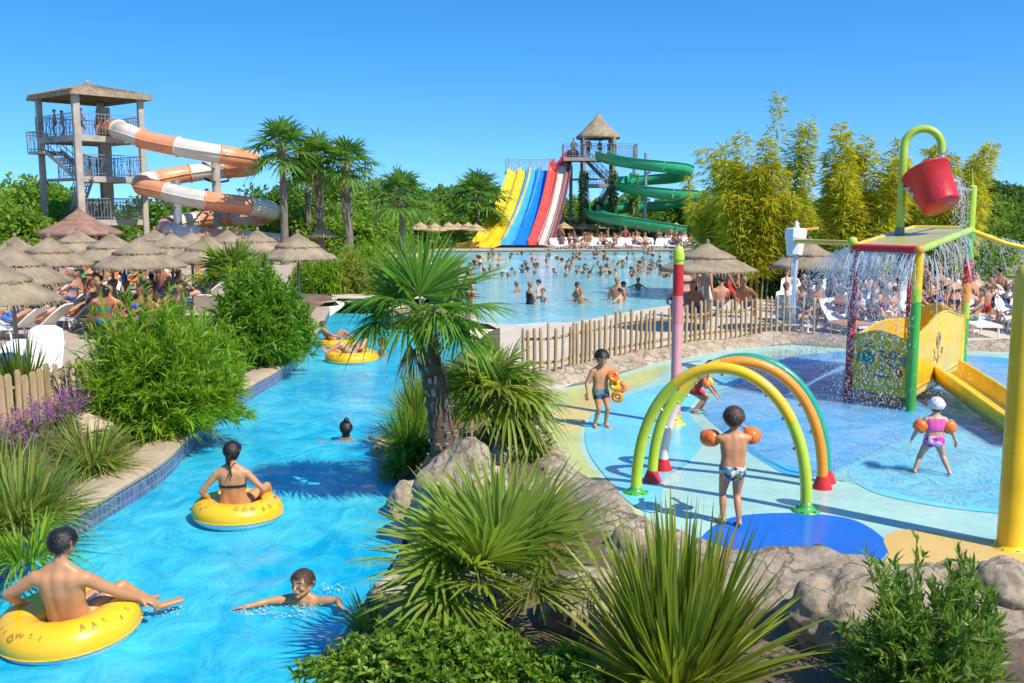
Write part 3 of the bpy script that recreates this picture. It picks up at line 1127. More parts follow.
def human(name, H, P, child=False, female=False, voxel=.006, hands=True, face=True, smooth=10, plump=1.0):
    """P: pose in metres in the person's own frame (x = their right, y = ahead, z = up).
    keys: pelvis, chest, neck, head, look, sh(optional half width), wrL/wrR, elpL/elpR (poles), anL/anR, knpL/knpR, toeL/toeR, hdL/hdR hand dirs, pnL/pnR palm normals, curl
    Returns mesh and the joint dict"""
    mb = MB()
    v = lambda k: Vector(P[k])
    pel, che, nec, hea = v('pelvis'), v('chest'), v('neck'), v('head')
    look = Vector(P.get('look', (0, 1, 0))).normalized()
    k = plump
    shw = P.get('shw', (.104 if child else (.104 if female else .116))) * H
    hpw = (.050 if child else (.058 if female else .050)) * H
    X = Vector(P.get('xs', (1, 0, 0))).normalized()      # shoulder axis
    Xp = Vector(P.get('xp', (1, 0, 0))).normalized()     # pelvis axis
    up = (nec - che).normalized()
    J = dict(pelvis=pel, chest=che, neck=nec, head=hea, look=look)
    spine = (che - pel)
    wai = pel + spine * .42 + Vector(P.get('arch', (0, 0, 0)))
    rib = pel + spine * .75
    r = lambda a: a * H * k
    wf = .92 if female else 1.0
    for s in (-1, 1):
        caps(mb, pel + Xp * s * hpw * .8, wai + X * s * H * .040 * wf, r(.066), r(.055 * wf), 12)
        caps(mb, wai + X * s * H * .040 * wf, rib + X * s * H * .048 * wf, r(.055 * wf), r(.060 * wf), 12)
        caps(mb, rib + X * s * H * .048 * wf, che + X * s * shw * .50, r(.060 * wf), r(.052 * wf), 12)
        caps(mb, che + X * s * shw * .50, che + X * s * shw * .70 + up * H * .012, r(.052), r(.040), 10)
        # trapezius and collar
        caps(mb, nec - up * H * .002, che + X * s * shw * .78 + up * H * .020, r(.030), r(.030), 10)
        caps(mb, nec - up * H * .045, che + X * s * shw * .55 + up * H * .012, r(.036), r(.040), 10)
        # buttocks
        fy = Xp.cross((che - pel).normalized())
        back = -(Vector((0, 0, 1)).cross(Xp)).normalized()
        caps(mb, pel + Xp * s * hpw * .75 + back * H * .028 - spine.normalized() * H * .025, pel + Xp * s * hpw * .7 + back * H * .022, r(.052), r(.048), 10)
    caps(mb, pel, rib, r(.062), r(.066 * wf), 12)
    caps(mb, rib, che + up * H * .01, r(.066 * wf), r(.056), 12)
    caps(mb, che + up * H * .01, nec, r(.048), r(.033), 12)
    if female:
        fr = (X.cross(up) * -1).normalized()
        fr = up.cross(X).normalized()
        for s in (-1, 1):
            caps(mb, che + X * s * H * .042 - up * H * .045 + fr * H * .040, che + X * s * H * .046 - up * H * .055 + fr * H * .058, r(.036), r(.030), 10)
    # neck and head
    hr = H * (.098 if child else .073)
    J['hr'] = hr
    side = look.cross(Vector((0, 0, 1)))
    if side.length < 1e-3:
        side = Vector((1, 0, 0))
    side.normalize()
    hup = side.cross(look).normalized()
    J['side'], J['hup'] = side, hup
    hl = lambda x, y, z: hea + side * x * hr + look * y * hr + hup * z * hr
    caps(mb, nec - up * H * .01, hea - hup * hr * .45 - look * hr * .18, r(.034 if not child else .030), r(.030), 12)
    caps(mb, hl(0, -.20, .16), hl(0, .10, .20), .80 * hr, .74 * hr, 14)
    caps(mb, hl(0, .18, -.05), hl(0, .34, -.62), .60 * hr, .36 * hr, 12)
    for s in (-1, 1):
        caps(mb, hl(s * .40, .0, -.35), hl(s * .16, .40, -.66), .33 * hr, .24 * hr, 8)
        if face:
            caps(mb, hl(s * .72, -.05, .02), hl(s * .86, -.16, .12), .16 * hr, .13 * hr, 8)
            caps(mb, hl(s * .74, -.04, -.22), hl(s * .78, -.08, .0), .09 * hr, .13 * hr, 8)
            caps(mb, hl(s * .13, .76, .22), hl(s * .42, .64, .22), .10 * hr, .10 * hr, 8)   # brow
            caps(mb, hl(s * .34, .58, -.22), hl(s * .40, .50, -.24), .17 * hr, .15 * hr, 8)  # cheek
    if face:
        caps(mb, hl(0, .80, .10), hl(0, .98, -.20), .085 * hr, .13 * hr, 8)
        caps(mb, hl(-.12, .72, -.47), hl(.12, .72, -.47), .075 * hr, .075 * hr, 8)
        caps(mb, hl(-.10, .69, -.56), hl(.10, .69, -.56), .08 * hr, .08 * hr, 8)
        caps(mb, hl(0, .60, -.80), hl(0, .56, -.78), .17 * hr, .17 * hr, 8)
    # limbs
    ua, fa = (.160, .135) if child else (.178, .150)
    th, sk = (.215, .215) if child else (.245, .245)
    keep = [(tuple(hl(0, .55, -.2)), hr * .9, .14)] if face else []
    for s, q in ((-1, 'L'), (1, 'R')):
        sh = che + X * s * shw + up * H * .008 + Vector(P.get('shup' + q, (0, 0, 0)))
        el, wr = ik(sh, P['wr' + q], ua * H, fa * H, P.get('elp' + q, (0, -1, -.3)))
        J['sh' + q], J['el' + q], J['wr' + q] = sh, el, wr
        f = (1.16 if not child else 1.10) if not female else .95
        caps(mb, che + X * s * shw * .8 + up * H * .004, sh, r(.038 * f), r(.034 * f), 12)
        caps(mb, sh, sh.lerp(el, .45), r(.033 * f), r(.029 * f), 12)
        caps(mb, sh.lerp(el, .45), el, r(.029 * f), r(.0225 * f), 12)
        caps(mb, el, el.lerp(wr, .3), r(.0225 * f), r(.0245 * f), 12)
        caps(mb, el.lerp(wr, .3), wr, r(.0245 * f), r(.0155 * f), 12)
        hd = Vector(P.get('hd' + q, tuple(wr - el))).normalized()
        pn = Vector(P.get('pn' + q, (0, 0, -1)))
        pn = (pn - hd * pn.dot(hd))
        pn = pn.normalized() if pn.length > 1e-3 else hd.orthogonal().normalized()
        sd = hd.cross(pn).normalized()
        hs = H * (.052 if child else .055)       # palm length
        if hands:
            for w in (-.30, -.1, .1, .30):
                caps(mb, wr + sd * w * hs * .7 + hd * hs * .1, wr + sd * w * hs * 1.05 + hd * hs * .95, .17 * hs, .145 * hs, 8)
            cu = P.get('curl' + q, .35)
            for i, (w, ln) in enumerate(((-.36, .72), (-.12, .88), (.12, .82), (.35, .62))):
                b = wr + sd * w * hs * 1.05 + hd * hs * .98
                sp = sd * w * .25
                d1 = (hd * math.cos(cu * .6) + pn * math.sin(cu * .6) + sp).normalized()
                d2 = (hd * math.cos(cu * 1.5) + pn * math.sin(cu * 1.5) + sp).normalized()
                d3 = (hd * math.cos(cu * 2.3) + pn * math.sin(cu * 2.3) + sp).normalized()
                m1 = b + d1 * ln * hs * .46
                m2 = m1 + d2 * ln * hs * .32
                m3 = m2 + d3 * ln * hs * .24
                caps(mb, b, m1, .125 * hs, .115 * hs, 8)
                caps(mb, m1, m2, .115 * hs, .105 * hs, 8)
                caps(mb, m2, m3, .105 * hs, .09 * hs, 8)
            ts = -1 if P.get('thumb' + q, s) * 1 > 0 else 1
            tb = wr + sd * ts * .34 * hs + hd * hs * .25
            t1 = tb + (sd * ts * .75 + hd * .65 + pn * .25).normalized() * hs * .45
            t2 = t1 + (sd * ts * .35 + hd * .9 + pn * .3).normalized() * hs * .38
            caps(mb, tb, t1, .17 * hs, .14 * hs, 8)
            caps(mb, t1, t2, .14 * hs, .11 * hs, 8)
            keep.append((tuple(wr + hd * hs * 1.3), hs * 1.5, .12))
        else:
            caps(mb, wr, wr + hd * hs * 1.3, r(.016), r(.014), 8)
            caps(mb, wr + sd * hs * .2, wr + hd * hs * 1.1 + sd * hs * .3, r(.011), r(.010), 8)
        keep.append((P['an' + q], H * .13, .15))
        hip = pel + Xp * s * hpw - spine.normalized() * H * .012
        kn, an = ik(hip, P['an' + q], th * H, sk * H, P.get('knp' + q, (0, 1, 0)))
        J['hip' + q], J['kn' + q], J['an' + q] = hip, kn, an
        caps(mb, hip, hip.lerp(kn, .4), r(.056), r(.049), 12)
        caps(mb, hip.lerp(kn, .4), kn, r(.049), r(.032), 12)
        bk = (kn - hip).normalized() - (an - kn).normalized()
        calfb = -Vector(P.get('knp' + q, (0, 1, 0))).normalized() * H * .008
        caps(mb, kn, kn.lerp(an, .30) + calfb, r(.031), r(.033), 12)
        caps(mb, kn.lerp(an, .30) + calfb, an, r(.033), r(.019), 12)
        toe = Vector(P.get('toe' + q, (0, 1, -.12))).normalized()
        fl = H * .105
        shin = (an - kn).normalized()
        heel = an + shin * H * .014 - toe * H * .022
        caps(mb, an, heel, r(.020), r(.019), 8)
        sdx = toe.cross(shin).normalized()
        for w in (-1, 0, 1):
            caps(mb, an + shin * H * .008 + sdx * w * H * .006, an + shin * H * .022 + toe * fl + sdx * w * H * .016, r(.017), r(.0105), 8)
        caps(mb, heel + shin * H * .003, an + shin * H * .018 + toe * fl * .8, r(.016), r(.014), 8)
    me = remesh(mb, voxel)
    laplace(me, smooth, keep)
    me.name = name
    for p in me.polygons:
        p.use_smooth = True
    J['X'], J['Xp'], J['up'], J['H'] = X, Xp, up, H
    return me, J

def centers(me):
    n = len(me.polygons)
    c = np.empty(n * 3)
    me.polygons.foreach_get('center', c)
    return c.reshape(-1, 3)

def shell(me, mask, off, name, mat, parent=None, jitter=0.0, seed=1):
    """a layer lying on the body's surface over the faces of mask"""
    idx = np.nonzero(mask)[0]
    nv = len(me.vertices)
    co = np.empty(nv * 3)
    me.vertices.foreach_get('co', co)
    co = co.reshape(-1, 3)
    no = np.empty(nv * 3)
    me.vertices.foreach_get('normal', no)
    no = no.reshape(-1, 3)
    faces = [tuple(me.polygons[int(i)].vertices) for i in idx]
    used = sorted({v for f in faces for v in f})
    mp = {v: i for i, v in enumerate(used)}
    r = random.Random(seed)
    V = []
    for v in used:
        o = off * (1 + (jitter * noise.noise(Vector(co[v] * 28)) if jitter else 0))
        V.append(Vector(co[v] + no[v] * o))
    n0 = len(V)
    cnt = {}
    for f in faces:
        for i in range(len(f)):
            a, b = f[i], f[(i + 1) % len(f)]
            cnt[(a, b)] = 1
    bnd = [(a, b) for (a, b) in cnt if (b, a) not in cnt]
    Fc = [tuple(mp[v] for v in f) for f in faces]
    low = {}
    for a, b in bnd:
        for v in (a, b):
            if v not in low:
                low[v] = len(V)
                V.append(Vector(co[v] - no[v] * off * .3))
        Fc.append((mp[b], mp[a], low[a], low[b]))
    mb = MB()
    mb.add(V, Fc)
    return mb.build(name, mat, parent)

def local(c, J):
    """face centres in head coordinates"""
    h = np.array(J['head'])
    q = (c - h) / J['hr']
    return q @ np.array(J['side']), q @ np.array(J['look']), q @ np.array(J['hup'])

def hair_mask(c, J, low=-.55, front=.30, fringe=.42):
    x, y, z = local(c, J)
    near = (np.abs(x) < 1.15) & (np.abs(y) < 1.25) & (z < 1.3) & (z > low)
    line = np.where(y > .0, fringe + np.where(np.abs(x) > .55, -.35 * 1, 0) * (y < .45), low)
    line = np.where((y > -.12) & (y <= .30) & (np.abs(x) > .5), .12, line)
    line = np.where(y <= -.12, np.where((y > -.52) & (low > -.8), np.maximum(low, -.08), low), line)
    ear = (np.abs(x) > .80) & (y > -.42) & (z < .30)
    return near & (z > line) & ~ear & (y < .92)

def face_bits(par, J, eyes=True, hair='hair_dark'):
    hr = J['hr']
    hl = lambda x, y, z: J['head'] + J['side'] * x * hr + J['look'] * y * hr + J['hup'] * z * hr
    mt = Matrix((J['side'], J['look'], J['hup'])).transposed()
    for s in (-1, 1):
        a = MB()
        a.ball(hl(s * .30, .665, .04), hr * .105, 10, 0, (1.15, .6, .62), mt)
        e = a.build('eye', M['eyew'], par)
        a = MB()
        a.ball(hl(s * .30, .722, .04), hr * .055, 8, 0, (1, .45, .95), mt)
        a.build('iris', M['eye'], e)
        a = MB()
        a.tube([hl(s * .13, .83, .25), hl(s * .30, .80, .31), hl(s * .46, .70, .26)], hr * .035, 6)
        a.build('eyebrow', M[hair], par)
    a = MB()
    a.tube([hl(-.20, .735, -.50), hl(-.07, .80, -.485), hl(.07, .80, -.485), hl(.20, .735, -.50)], [hr * .03, hr * .055, hr * .055, hr * .03], 6)
    a.tube([hl(-.17, .73, -.535), hl(0, .775, -.565), hl(.17, .73, -.535)], [hr * .03, hr * .06, hr * .03], 6)
    a.build('lips', M['lip'], par)

# generic poses (metres for H), used for the crowd
def pose_stand(H, arms='down', child=False):
    leg = .47 if child else .52
    p = dict(pelvis=(0, 0, leg * H), chest=(0, -.005 * H, .745 * H if not child else .70 * H), neck=(0, -.005 * H, .835 * H if not child else .785 * H),
             head=(0, .012 * H, .928 * H if not child else .895 * H), look=(0, 1, -.05),
             anL=(-.06 * H, .0, .045 * H), anR=(.065 * H, -.02 * H, .045 * H), toeL=(-.15, 1, -.15), toeR=(.15, 1, -.15))
    z = p['chest'][2]
    a = {'down': ((-.17 * H, .02 * H, z - .31 * H), (.17 * H, .02 * H, z - .31 * H)),
         'hips': ((-.11 * H, .03 * H, z - .22 * H), (.11 * H, .03 * H, z - .22 * H)),
         'out': ((-.36 * H, .10 * H, z - .13 * H), (.36 * H, .08 * H, z - .10 * H)),
         'up': ((-.26 * H, .06 * H, z + .20 * H), (.25 * H, .08 * H, z + .22 * H)),
         'fold': ((.04 * H, .13 * H, z - .08 * H), (-.04 * H, .14 * H, z - .10 * H))}[arms]
    p['wrL'], p['wrR'] = a
    p['elpL'], p['elpR'] = ((-1, -.6, -.2), (1, -.6, -.2))
    return p

def pose_walk(H):
    p = pose_stand(H)
    p['anL'] = (-.05 * H, .14 * H, .05 * H)
    p['anR'] = (.05 * H, -.17 * H, .075 * H)
    p['pelvis'] = (0, 0, .505 * H)
    p['wrL'] = (-.16 * H, -.10 * H, .45 * H)
    p['wrR'] = (.16 * H, .14 * H, .47 * H)
    return p

def pose_sit(H, recl=.15):
    z = .26 * H
    p = dict(pelvis=(0, 0, z), chest=(0, -recl * H * .55, z + .21 * H), neck=(0, -recl * H * .75, z + .30 * H), head=(0, -recl * H * .7, z + .395 * H), look=(0, 1, -.1),
             anL=(-.07 * H, .29 * H, .045 * H), anR=(.07 * H, .30 * H, .045 * H), knpL=(-.2, .3, 1), knpR=(.2, .3, 1),
             wrL=(-.09 * H, .17 * H, z + .07 * H), wrR=(.09 * H, .17 * H, z + .07 * H), elpL=(-1, -.6, 0), elpR=(1, -.6, 0))
    return p

def pose_lounge(H):
    """on a sunbed: legs straight along +y, back raised; origin under the pelvis on the bed's surface"""
    z = .075 * H
    p = dict(pelvis=(0, 0, z), chest=(0, -.175 * H, z + .115 * H), neck=(0, -.245 * H, z + .175 * H), head=(0, -.30 * H, z + .255 * H), look=(0, .85, .45),
             anL=(-.06 * H, .47 * H, .05 * H), anR=(.05 * H, .40 * H, .05 * H), knpL=(0, 0, 1), knpR=(.2, 0, 1), toeL=(0, .3, 1), toeR=(.1, .3, 1),
             wrL=(-.17 * H, .03 * H, z + .01), wrR=(.17 * H, .03 * H, z + .01), elpL=(-1, -.2, -.2), elpR=(1, -.2, -.2))
    return p

def crowd_mesh(name, H, P, female=False, child=False, voxel=.022, suit='trunks', long_hair=False):
    me, J = human(name, H, P, child=child, female=female, voxel=voxel, hands=False, face=False, smooth=3)
    c = centers(me)
    x, y, z = local(c, J)
    mi = np.zeros(len(c), dtype=np.int32)
    pel, che = np.array(J['pelvis']), np.array(J['chest'])
    sp = (che - pel) / np.linalg.norm(che - pel)
    t = (c - pel) @ sp / H
    lat = np.abs((c - pel) @ np.array(J['X'])) / H
    rad = np.linalg.norm((c - pel) - ((c - pel) @ sp)[:, None] * sp, axis=1) / H
    near_arm = np.zeros(len(c), bool)
    for q in 'LR':
        a, b = np.array(J['el' + q]), np.array(J['wr' + q])
        sh = np.array(J['sh' + q])
        for u, w in ((sh, a), (a, b)):
            d = w - u
            tt = np.clip(((c - u) @ d) / (d @ d), 0, 1.3)
            near_arm |= np.linalg.norm(c - u - tt[:, None] * d, axis=1) < H * .034
    kn = (np.array(J['knL']) + np.array(J['knR'])) / 2
    dk = np.linalg.norm(c - kn, axis=1) / H
    if suit == 'trunks':
        m = (t < .045) & (np.linalg.norm(c - pel, axis=1) < .20 * H) & ~near_arm
    elif suit == 'bikini':
        m = (t < .02) & (np.linalg.norm(c - pel, axis=1) < .115 * H) & ~near_arm
        m |= (np.abs((c - che) @ sp + .055 * H) < .026 * H) & (np.linalg.norm(c - che, axis=1) < .16 * H) & ~near_arm
    else:
        m = (t > -.06) & ((c - che) @ sp < .01 * H) & (np.linalg.norm(c - (pel + che) / 2, axis=1) < .22 * H) & ~near_arm
    mi[m] = 1
    hm = hair_mask(c, J, -1.2 if long_hair else -.5)
    mi[hm] = 2
    for k in ('skin_tan', 'c_navy', 'hair_dark'):
        me.materials.append(M[k])
    me.polygons.foreach_set('material_index', mi)
    return me

CROWD = {}
def build_crowd_meshes():
    H = 1.72
    CROWD['stand_m'] = crowd_mesh('person', H, pose_stand(H, 'down'))
    CROWD['hips_m'] = crowd_mesh('person', H, pose_stand(H, 'hips'))
    CROWD['walk_m'] = crowd_mesh('person', H, pose_walk(H))
    CROWD['out_m'] = crowd_mesh('person', H, pose_stand(H, 'out'))
    CROWD['up_m'] = crowd_mesh('person', H, pose_stand(H, 'up'))
    H = 1.62
    CROWD['stand_f'] = crowd_mesh('person', H, pose_stand(H, 'down'), True, suit='bikini', long_hair=True)
    CROWD['fold_f'] = crowd_mesh('person', H, pose_stand(H, 'fold'), True, suit='onepiece', long_hair=True)
    CROWD['walk_f'] = crowd_mesh('person', H, pose_walk(H), True, suit='bikini', long_hair=True)
    CROWD['out_f'] = crowd_mesh('person', H, pose_stand(H, 'out'), True, suit='onepiece', long_hair=True)
    h = 1.15
    CROWD['stand_c'] = crowd_mesh('person', h, pose_stand(h, 'out', True), child=True)
    CROWD['up_c'] = crowd_mesh('person', h, pose_stand(h, 'up', True), child=True, suit='onepiece')
    H = 1.7
    CROWD['sit_m'] = crowd_mesh('person', H, pose_sit(H))
    CROWD['lie_m'] = crowd_mesh('person', H, pose_lounge(H))
    H = 1.62
    CROWD['sit_f'] = crowd_mesh('person', H, pose_sit(H), True, suit='bikini', long_hair=True)
    CROWD['lie_f'] = crowd_mesh('person', H, pose_lounge(H), True, suit='bikini', long_hair=True)

SKINS = ['skin_fair', 'skin_tan', 'skin_brown', 'skin_golden', 'skin_tan']
HAIRS = ['hair_dark', 'hair_brown', 'hair_brown', 'hair_fair', 'hair_fair']
CLOTH = ['navy', 'black', 'red', 'blue', 'white', 'pink', 'green', 'yellow', 'purple', 'orange', 'teal', 'grey']

def crowd_person(kind, loc, rz, r, label, group, cloth=None, skin=None, scale=None, rx=0):
    o = bpy.data.objects.new('person', CROWD[kind])
    COL.objects.link(o)
    o.location = loc
    o.rotation_euler = (rx, 0, rz)
    k = scale or r.uniform(.92, 1.06)
    o.scale = (k, k, k)
    for i, n in enumerate((skin or r.choice(SKINS), 'c_' + (cloth or r.choice(CLOTH)), r.choice(HAIRS))):
        o.material_slots[i].link = 'OBJECT'
        o.material_slots[i].material = M[n]
    tag(o, label, 'person', group)
    return o
# ------------------------------------------------------------------ the setting
WATER = -0.55
XY = lambda p: (p[0], p[1])
LB = [(-5.25, -6), (-5.2, 3)] + [XY(G(x, y, WATER)) for x, y in ((0, 583), (62, 547), (128, 505), (166, 479), (188, 455), (216, 428), (250, 400), (285, 378), (308, 355), (322, 332), (330, 316))]
FB = [XY(G(x, y, WATER)) for x, y in ((345, 305), (385, 301), (432, 304), (432, 316), (392, 321), (384, 325), (392, 330), (432, 331), (470, 333))]
RB = [XY(G(x, y, WATER)) for x, y in ((462, 350), (440, 375), (420, 405), (402, 432), (384, 458), (398, 485), (405, 512), (400, 545), (378, 582), (350, 622), (330, 660), (316, 692))] + [(-1.35, 4), (-1.2, -6)]
PAD_EDGE = [XY(G(x, y)) for x, y in ((500, 352), (528, 378), (543, 392), (537, 430), (560, 466), (600, 500), (640, 525), (700, 552), (800, 569), (870, 576), (1030, 579))] + [(7.2, 8.3), (12, 8.0)]
LOUT = [(-8.6, -6), (-8.3, 8), XY(G(0, 424)), XY(G(92, 408)), (-6.75, 17.6), (-7.6, 21), (-7.9, 27), (-9.0, 36)]

def offset_line(line, d):
    out = []
    for i, p in enumerate(line):
        a = Vector(line[max(i - 1, 0)])
        b = Vector(line[min(i + 1, len(line) - 1)])
        t = (b - a).normalized()
        out.append((p[0] - t.y * d, p[1] + t.x * d))
    return out

def sweep(mb, line, prof, mi=0, smooth=False, jit=0.0, seed=3):
    """profile (offset to the left, z) along a 2-D line"""
    r = random.Random(seed)
    V, Fc = [], []
    m = len(prof)
    cols = [offset_line(line, d) for d, z in prof]
    for i in range(len(line)):
        for k, (d, z) in enumerate(prof):
            q = cols[k][i]
            n = noise.noise(Vector((q[0] * 2.1, q[1] * 2.1, z * 3 + seed))) * jit
            V.append((q[0] + n, q[1] + n * .7, z + n * .6))
    for i in range(len(line) - 1):
        for k in range(m - 1):
            Fc.append((i * m + k, (i + 1) * m + k, (i + 1) * m + k + 1, i * m + k + 1))
    mb.add(V, Fc, mi, smooth)

def ss(a, b, x):
    t = max(0.0, min(1.0, (x - a) / (b - a)))
    return t * t * (3 - 2 * t)

def dens(line, step):
    out = []
    for a, b in zip(line[:-1], line[1:]):
        n = max(1, int(math.dist(a, b) / step))
        out += [(a[0] + (b[0] - a[0]) * k / n, a[1] + (b[1] - a[1]) * k / n) for k in range(n)]
    return out + [line[-1]]

def sm2(pts, k=5):
    return [(p.x, p.y) for p in smooth_loop([(x, y, 0) for x, y in pts], k, False)]

def line_dist(p, line):
    b = 1e9
    for (ax, ay), (bx, by) in zip(line[:-1], line[1:]):
        dx, dy = bx - ax, by - ay
        l2 = dx * dx + dy * dy + 1e-12
        t = max(0, min(1, ((p[0] - ax) * dx + (p[1] - ay) * dy) / l2))
        b = min(b, math.hypot(p[0] - ax - t * dx, p[1] - ay - t * dy))
    return b

def island_z(x, y):
    dr = line_dist((x, y), RB)
    dp = line_dist((x, y), PAD_EDGE)
    front = 1 - ss(8.2, 10.2, y - .25 * max(0, x))
    zb = .06 * ss(.4, 2.0, dp)
    zf_ = -.02 - .20 * ss(.1, .9, dp)
    z = zb * (1 - front) + zf_ * front
    z = z * ss(.0, .9, dr) + (-.62) * (1 - ss(0, .9, dr))
    return z + .05 * noise.noise(Vector((x * 1.7, y * 1.7, 3.3))) * ss(0, .3, min(dr, dp))

def left_z(x, y):
    dk = line_dist((x, y), LB)
    do = line_dist((x, y), LOUT)
    z = -.26 + .28 * ss(.5, 1.8, dk)
    if do < .35:
        z = min(z, .0)
    return z + .045 * noise.noise(Vector((x * 1.9, y * 1.9, 7.1))) * ss(0, .4, min(do, max(0, dk - .45)))

WAVE = [XY(G(x, y)) for x, y in ((436, 262), (434, 290), (446, 318), (520, 326), (575, 322), (640, 310), (720, 298), (790, 289), (815, 262))]
WAVE_BACK = [XY(G(x, y)) for x, y in ((815, 250.5), (600, 250.5), (428, 251.5))]

def build_setting():
    global LBs, RBs, FBs, PADs
    LBs, FBs, RBs, PADs = sm2(LB), FB, sm2(RB), sm2(PAD_EDGE)
    river = LBs + FBs + RBs
    lb_out = offset_line(LBs, .45)
    fb_out = [(p[0], p[1]) for p in FBs]
    hole = LOUT[:]
    # hole in the ground: left bed, river, island
    far_left = lb_out[-1]
    hole_out = LOUT + [(-8.6, 41.2)] + [XY(G(340, 298.5)), XY(G(436, 299))] + [XY(G(500, 330))] + PADs + [(12, -6)]
    wave = WAVE + WAVE_BACK
    big = [(-260, -40), (260, -40), (260, 420), (-260, 420)]
    big = [(-400, -60), (400, -60), (400, 900), (-400, 900)]
    g = sheet('ground', big, 0.0, M['ground'], holes=[hole_out, wave])
    struct(g)
    # paved terraces
    deck = [(-62, 6), (-8.45, 6)] + LOUT[1:] + [(-8.6, 41.2), (-9.2, 50), (-12, 63), (-62, 63)]
    struct(sheet('pool_deck', deck, .006, M['paving']))
    mid = [XY(G(436, 299)), XY(G(500, 330))] + PADs[:12] + [XY(G(600, 372)), XY(G(680, 352)), XY(G(780, 338)), XY(G(1024, 348)), (24, 24), (24, 60)] + [XY(G(815, 262))] + WAVE[::-1][1:] + [XY(G(425, 252)), (-9.0, 74), (-12, 63), (-9.2, 50), (-8.6, 41.2), XY(G(340, 298.5))]
    struct(sheet('pool_surround', mid, .005, pmat('pale_paving', (.56, .47, .36), .85, .12, 1.2, .2, 40)))
    struct(sheet('far_terrace', [(-14, 74.6), (60, 74.6), (60, 92), (-14, 92)], .007, M['paving']))
    # left bed
    lb_bed = offset_line(LBs, .40)
    bed = [p for p in LOUT] + [(-8.6, 41.2), XY(G(340, 298.5))] + lb_bed[::-1]
    struct(sheet('planting_bed', bed, left_z, M['soil'], grid=.35))
    # far side bed strip and island
    isl = RBs[::-1] + [(12, -6)][:0]
    isl = RBs + [(12, -6)] + PADs[::-1] + [XY(G(500, 330)), XY(G(470, 331))]
    struct(sheet('planting_bed', isl, island_z, M['soil'], grid=.22))
    fbed = [XY(G(340, 298.5)), XY(G(436, 299)), XY(G(500, 330))] + [FBs[-1]] + FBs[:-1][::-1] + [lb_bed[-1]]
    struct(sheet('sandy_bank', fbed, lambda x, y: -.10 - .3 * (1 - ss(0, .6, line_dist((x, y), FBs))), M['coping'], grid=.4))
    # kerb along the left bank: coping, tile band, wall
    mb = MB()
    ld = dens(LBs, .25)
    sweep(mb, ld, [(.52, -.42), (.50, -.26), (.46, -.225), (.10, -.215), (.0, -.235), (-.025, -.27), (-.02, -.31)], 0, False, .018)
    sweep(mb, ld, [(0.0, -.30), (0.0, -.62)], 1)
    k = mb.build('river_kerb', [M['coping'], M['tile']])
    struct(k)
    mb = MB()
    sweep(mb, dens(LBs + FBs + RBs, .5), [(.02, -.60), (.02, -1.5)], 0)
    struct(mb.build('river_wall', M['river_bed']))
    mb = MB()
    sweep(mb, dens(FBs, .3), [(.0, -.08), (.06, -.2), (.03, -.4), (.05, -.66)], 0, False, .05)
    struct(mb.build('river_bank_edge', M['coping']))
    struct(sheet('river_bed', river, -1.45, M['river_bed']))
    # water, with low real ripples
    wakes = [(G(px, py, WATER).x, G(px, py, WATER).y, k) for px, py, k in ((70, 636, .022), (238, 518, .022), (300, 608, .034), (346, 442, .028), (352, 361, .02))]
    def rz(x, y):
        a = noise.noise(Vector((x * 1.3, y * 1.0, 0)))
        b = noise.noise(Vector((x * 3.1 + 9, y * 2.4, 4)))
        z = WATER + .014 * a + .007 * b
        for wx, wy, k in wakes:       # rings spreading from the swimmers and the floats
            d = math.hypot(x - wx, (y - wy) * .8)
            if .3 < d < 2.6:
                z += k * math.sin(d * 13) * math.exp(-d * 1.1)
        return z
    rw = sheet('river_water', offset_poly(river, .015), rz, M['water_river'], grid=.13)
    struct(rw)
    for p in rw.data.polygons:
        p.use_smooth = True
    # wave pool
    wv = WAVE + WAVE_BACK
    def floor_z(x, y):
        return -.03 - .95 * ss(28.5, 33, y) - .55 * ss(33, 44, y)
    struct(sheet('wave_pool_floor', wv, floor_z, M['wave_floor'], grid=2.0))
    mb = MB()
    sweep(mb, dens(WAVE_BACK + [WAVE[0]], 2), [(0, .012), (0, -1.4)], 0)
    sweep(mb, dens(WAVE_BACK + [WAVE[0]], 2), [(-.5, .06), (-.5, .10), (.06, .10), (.06, .02)], 0)
    struct(mb.build('wave_pool_edge', M['paving']))
    def wz(x, y):
        s = math.sin(y * .75 + 1.2 * noise.noise(Vector((x * .12, y * .1, 1))) * 3)
        a = .10 * ss(40, 60, y)
        return -.075 + a * max(0, s) ** 2 * (.5 + .5 * noise.noise(Vector((x * .1, y * .12, 5)))) + .015 * noise.noise(Vector((x * 1.0, y * .8, 2)))
    ww = sheet('wave_pool_water', wv, wz, M['water_wave'], grid=.8)
    struct(ww)
    # splash pad: painted zones, each sheet a little above the last
    P = lambda l: [XY(G(x, y)) for x, y in l]
    base = PADs[10:] + [(13, 24)] + P([(1024, 352), (860, 350), (790, 345), (720, 350), (680, 357), (640, 368), (590, 384)])
    struct(sheet('splash_pad', base, .010, M['pad_aqua']))
    def zone(name, pts, lvl, mat, k=6):
        q = [(p.x, p.y) for p in smooth_loop([(x, y, 0) for x, y in P(pts)], k)]
        struct(sheet(name, q, .010 + .003 * lvl, mat))
    PADS = P
    zone('pad_marking', [(548, 396), (600, 384), (640, 372), (668, 366), (655, 380), (612, 398), (588, 418), (580, 442), (592, 470), (622, 498), (646, 522), (600, 496), (566, 464), (545, 430)], 1, M['pad_lime'])
    zone('pad_marking', [(556, 412), (590, 398), (625, 384), (640, 382), (612, 400), (590, 418), (572, 432), (556, 430)], 2, M['pad_sandy'])
    zone('pad_marking', [(586, 430), (600, 408), (640, 392), (700, 376), (742, 372), (735, 386), (700, 398), (690, 416), (706, 436), (690, 462), (665, 480), (660, 512), (632, 506), (604, 476), (588, 452)], 3, M['pad_cyan'])
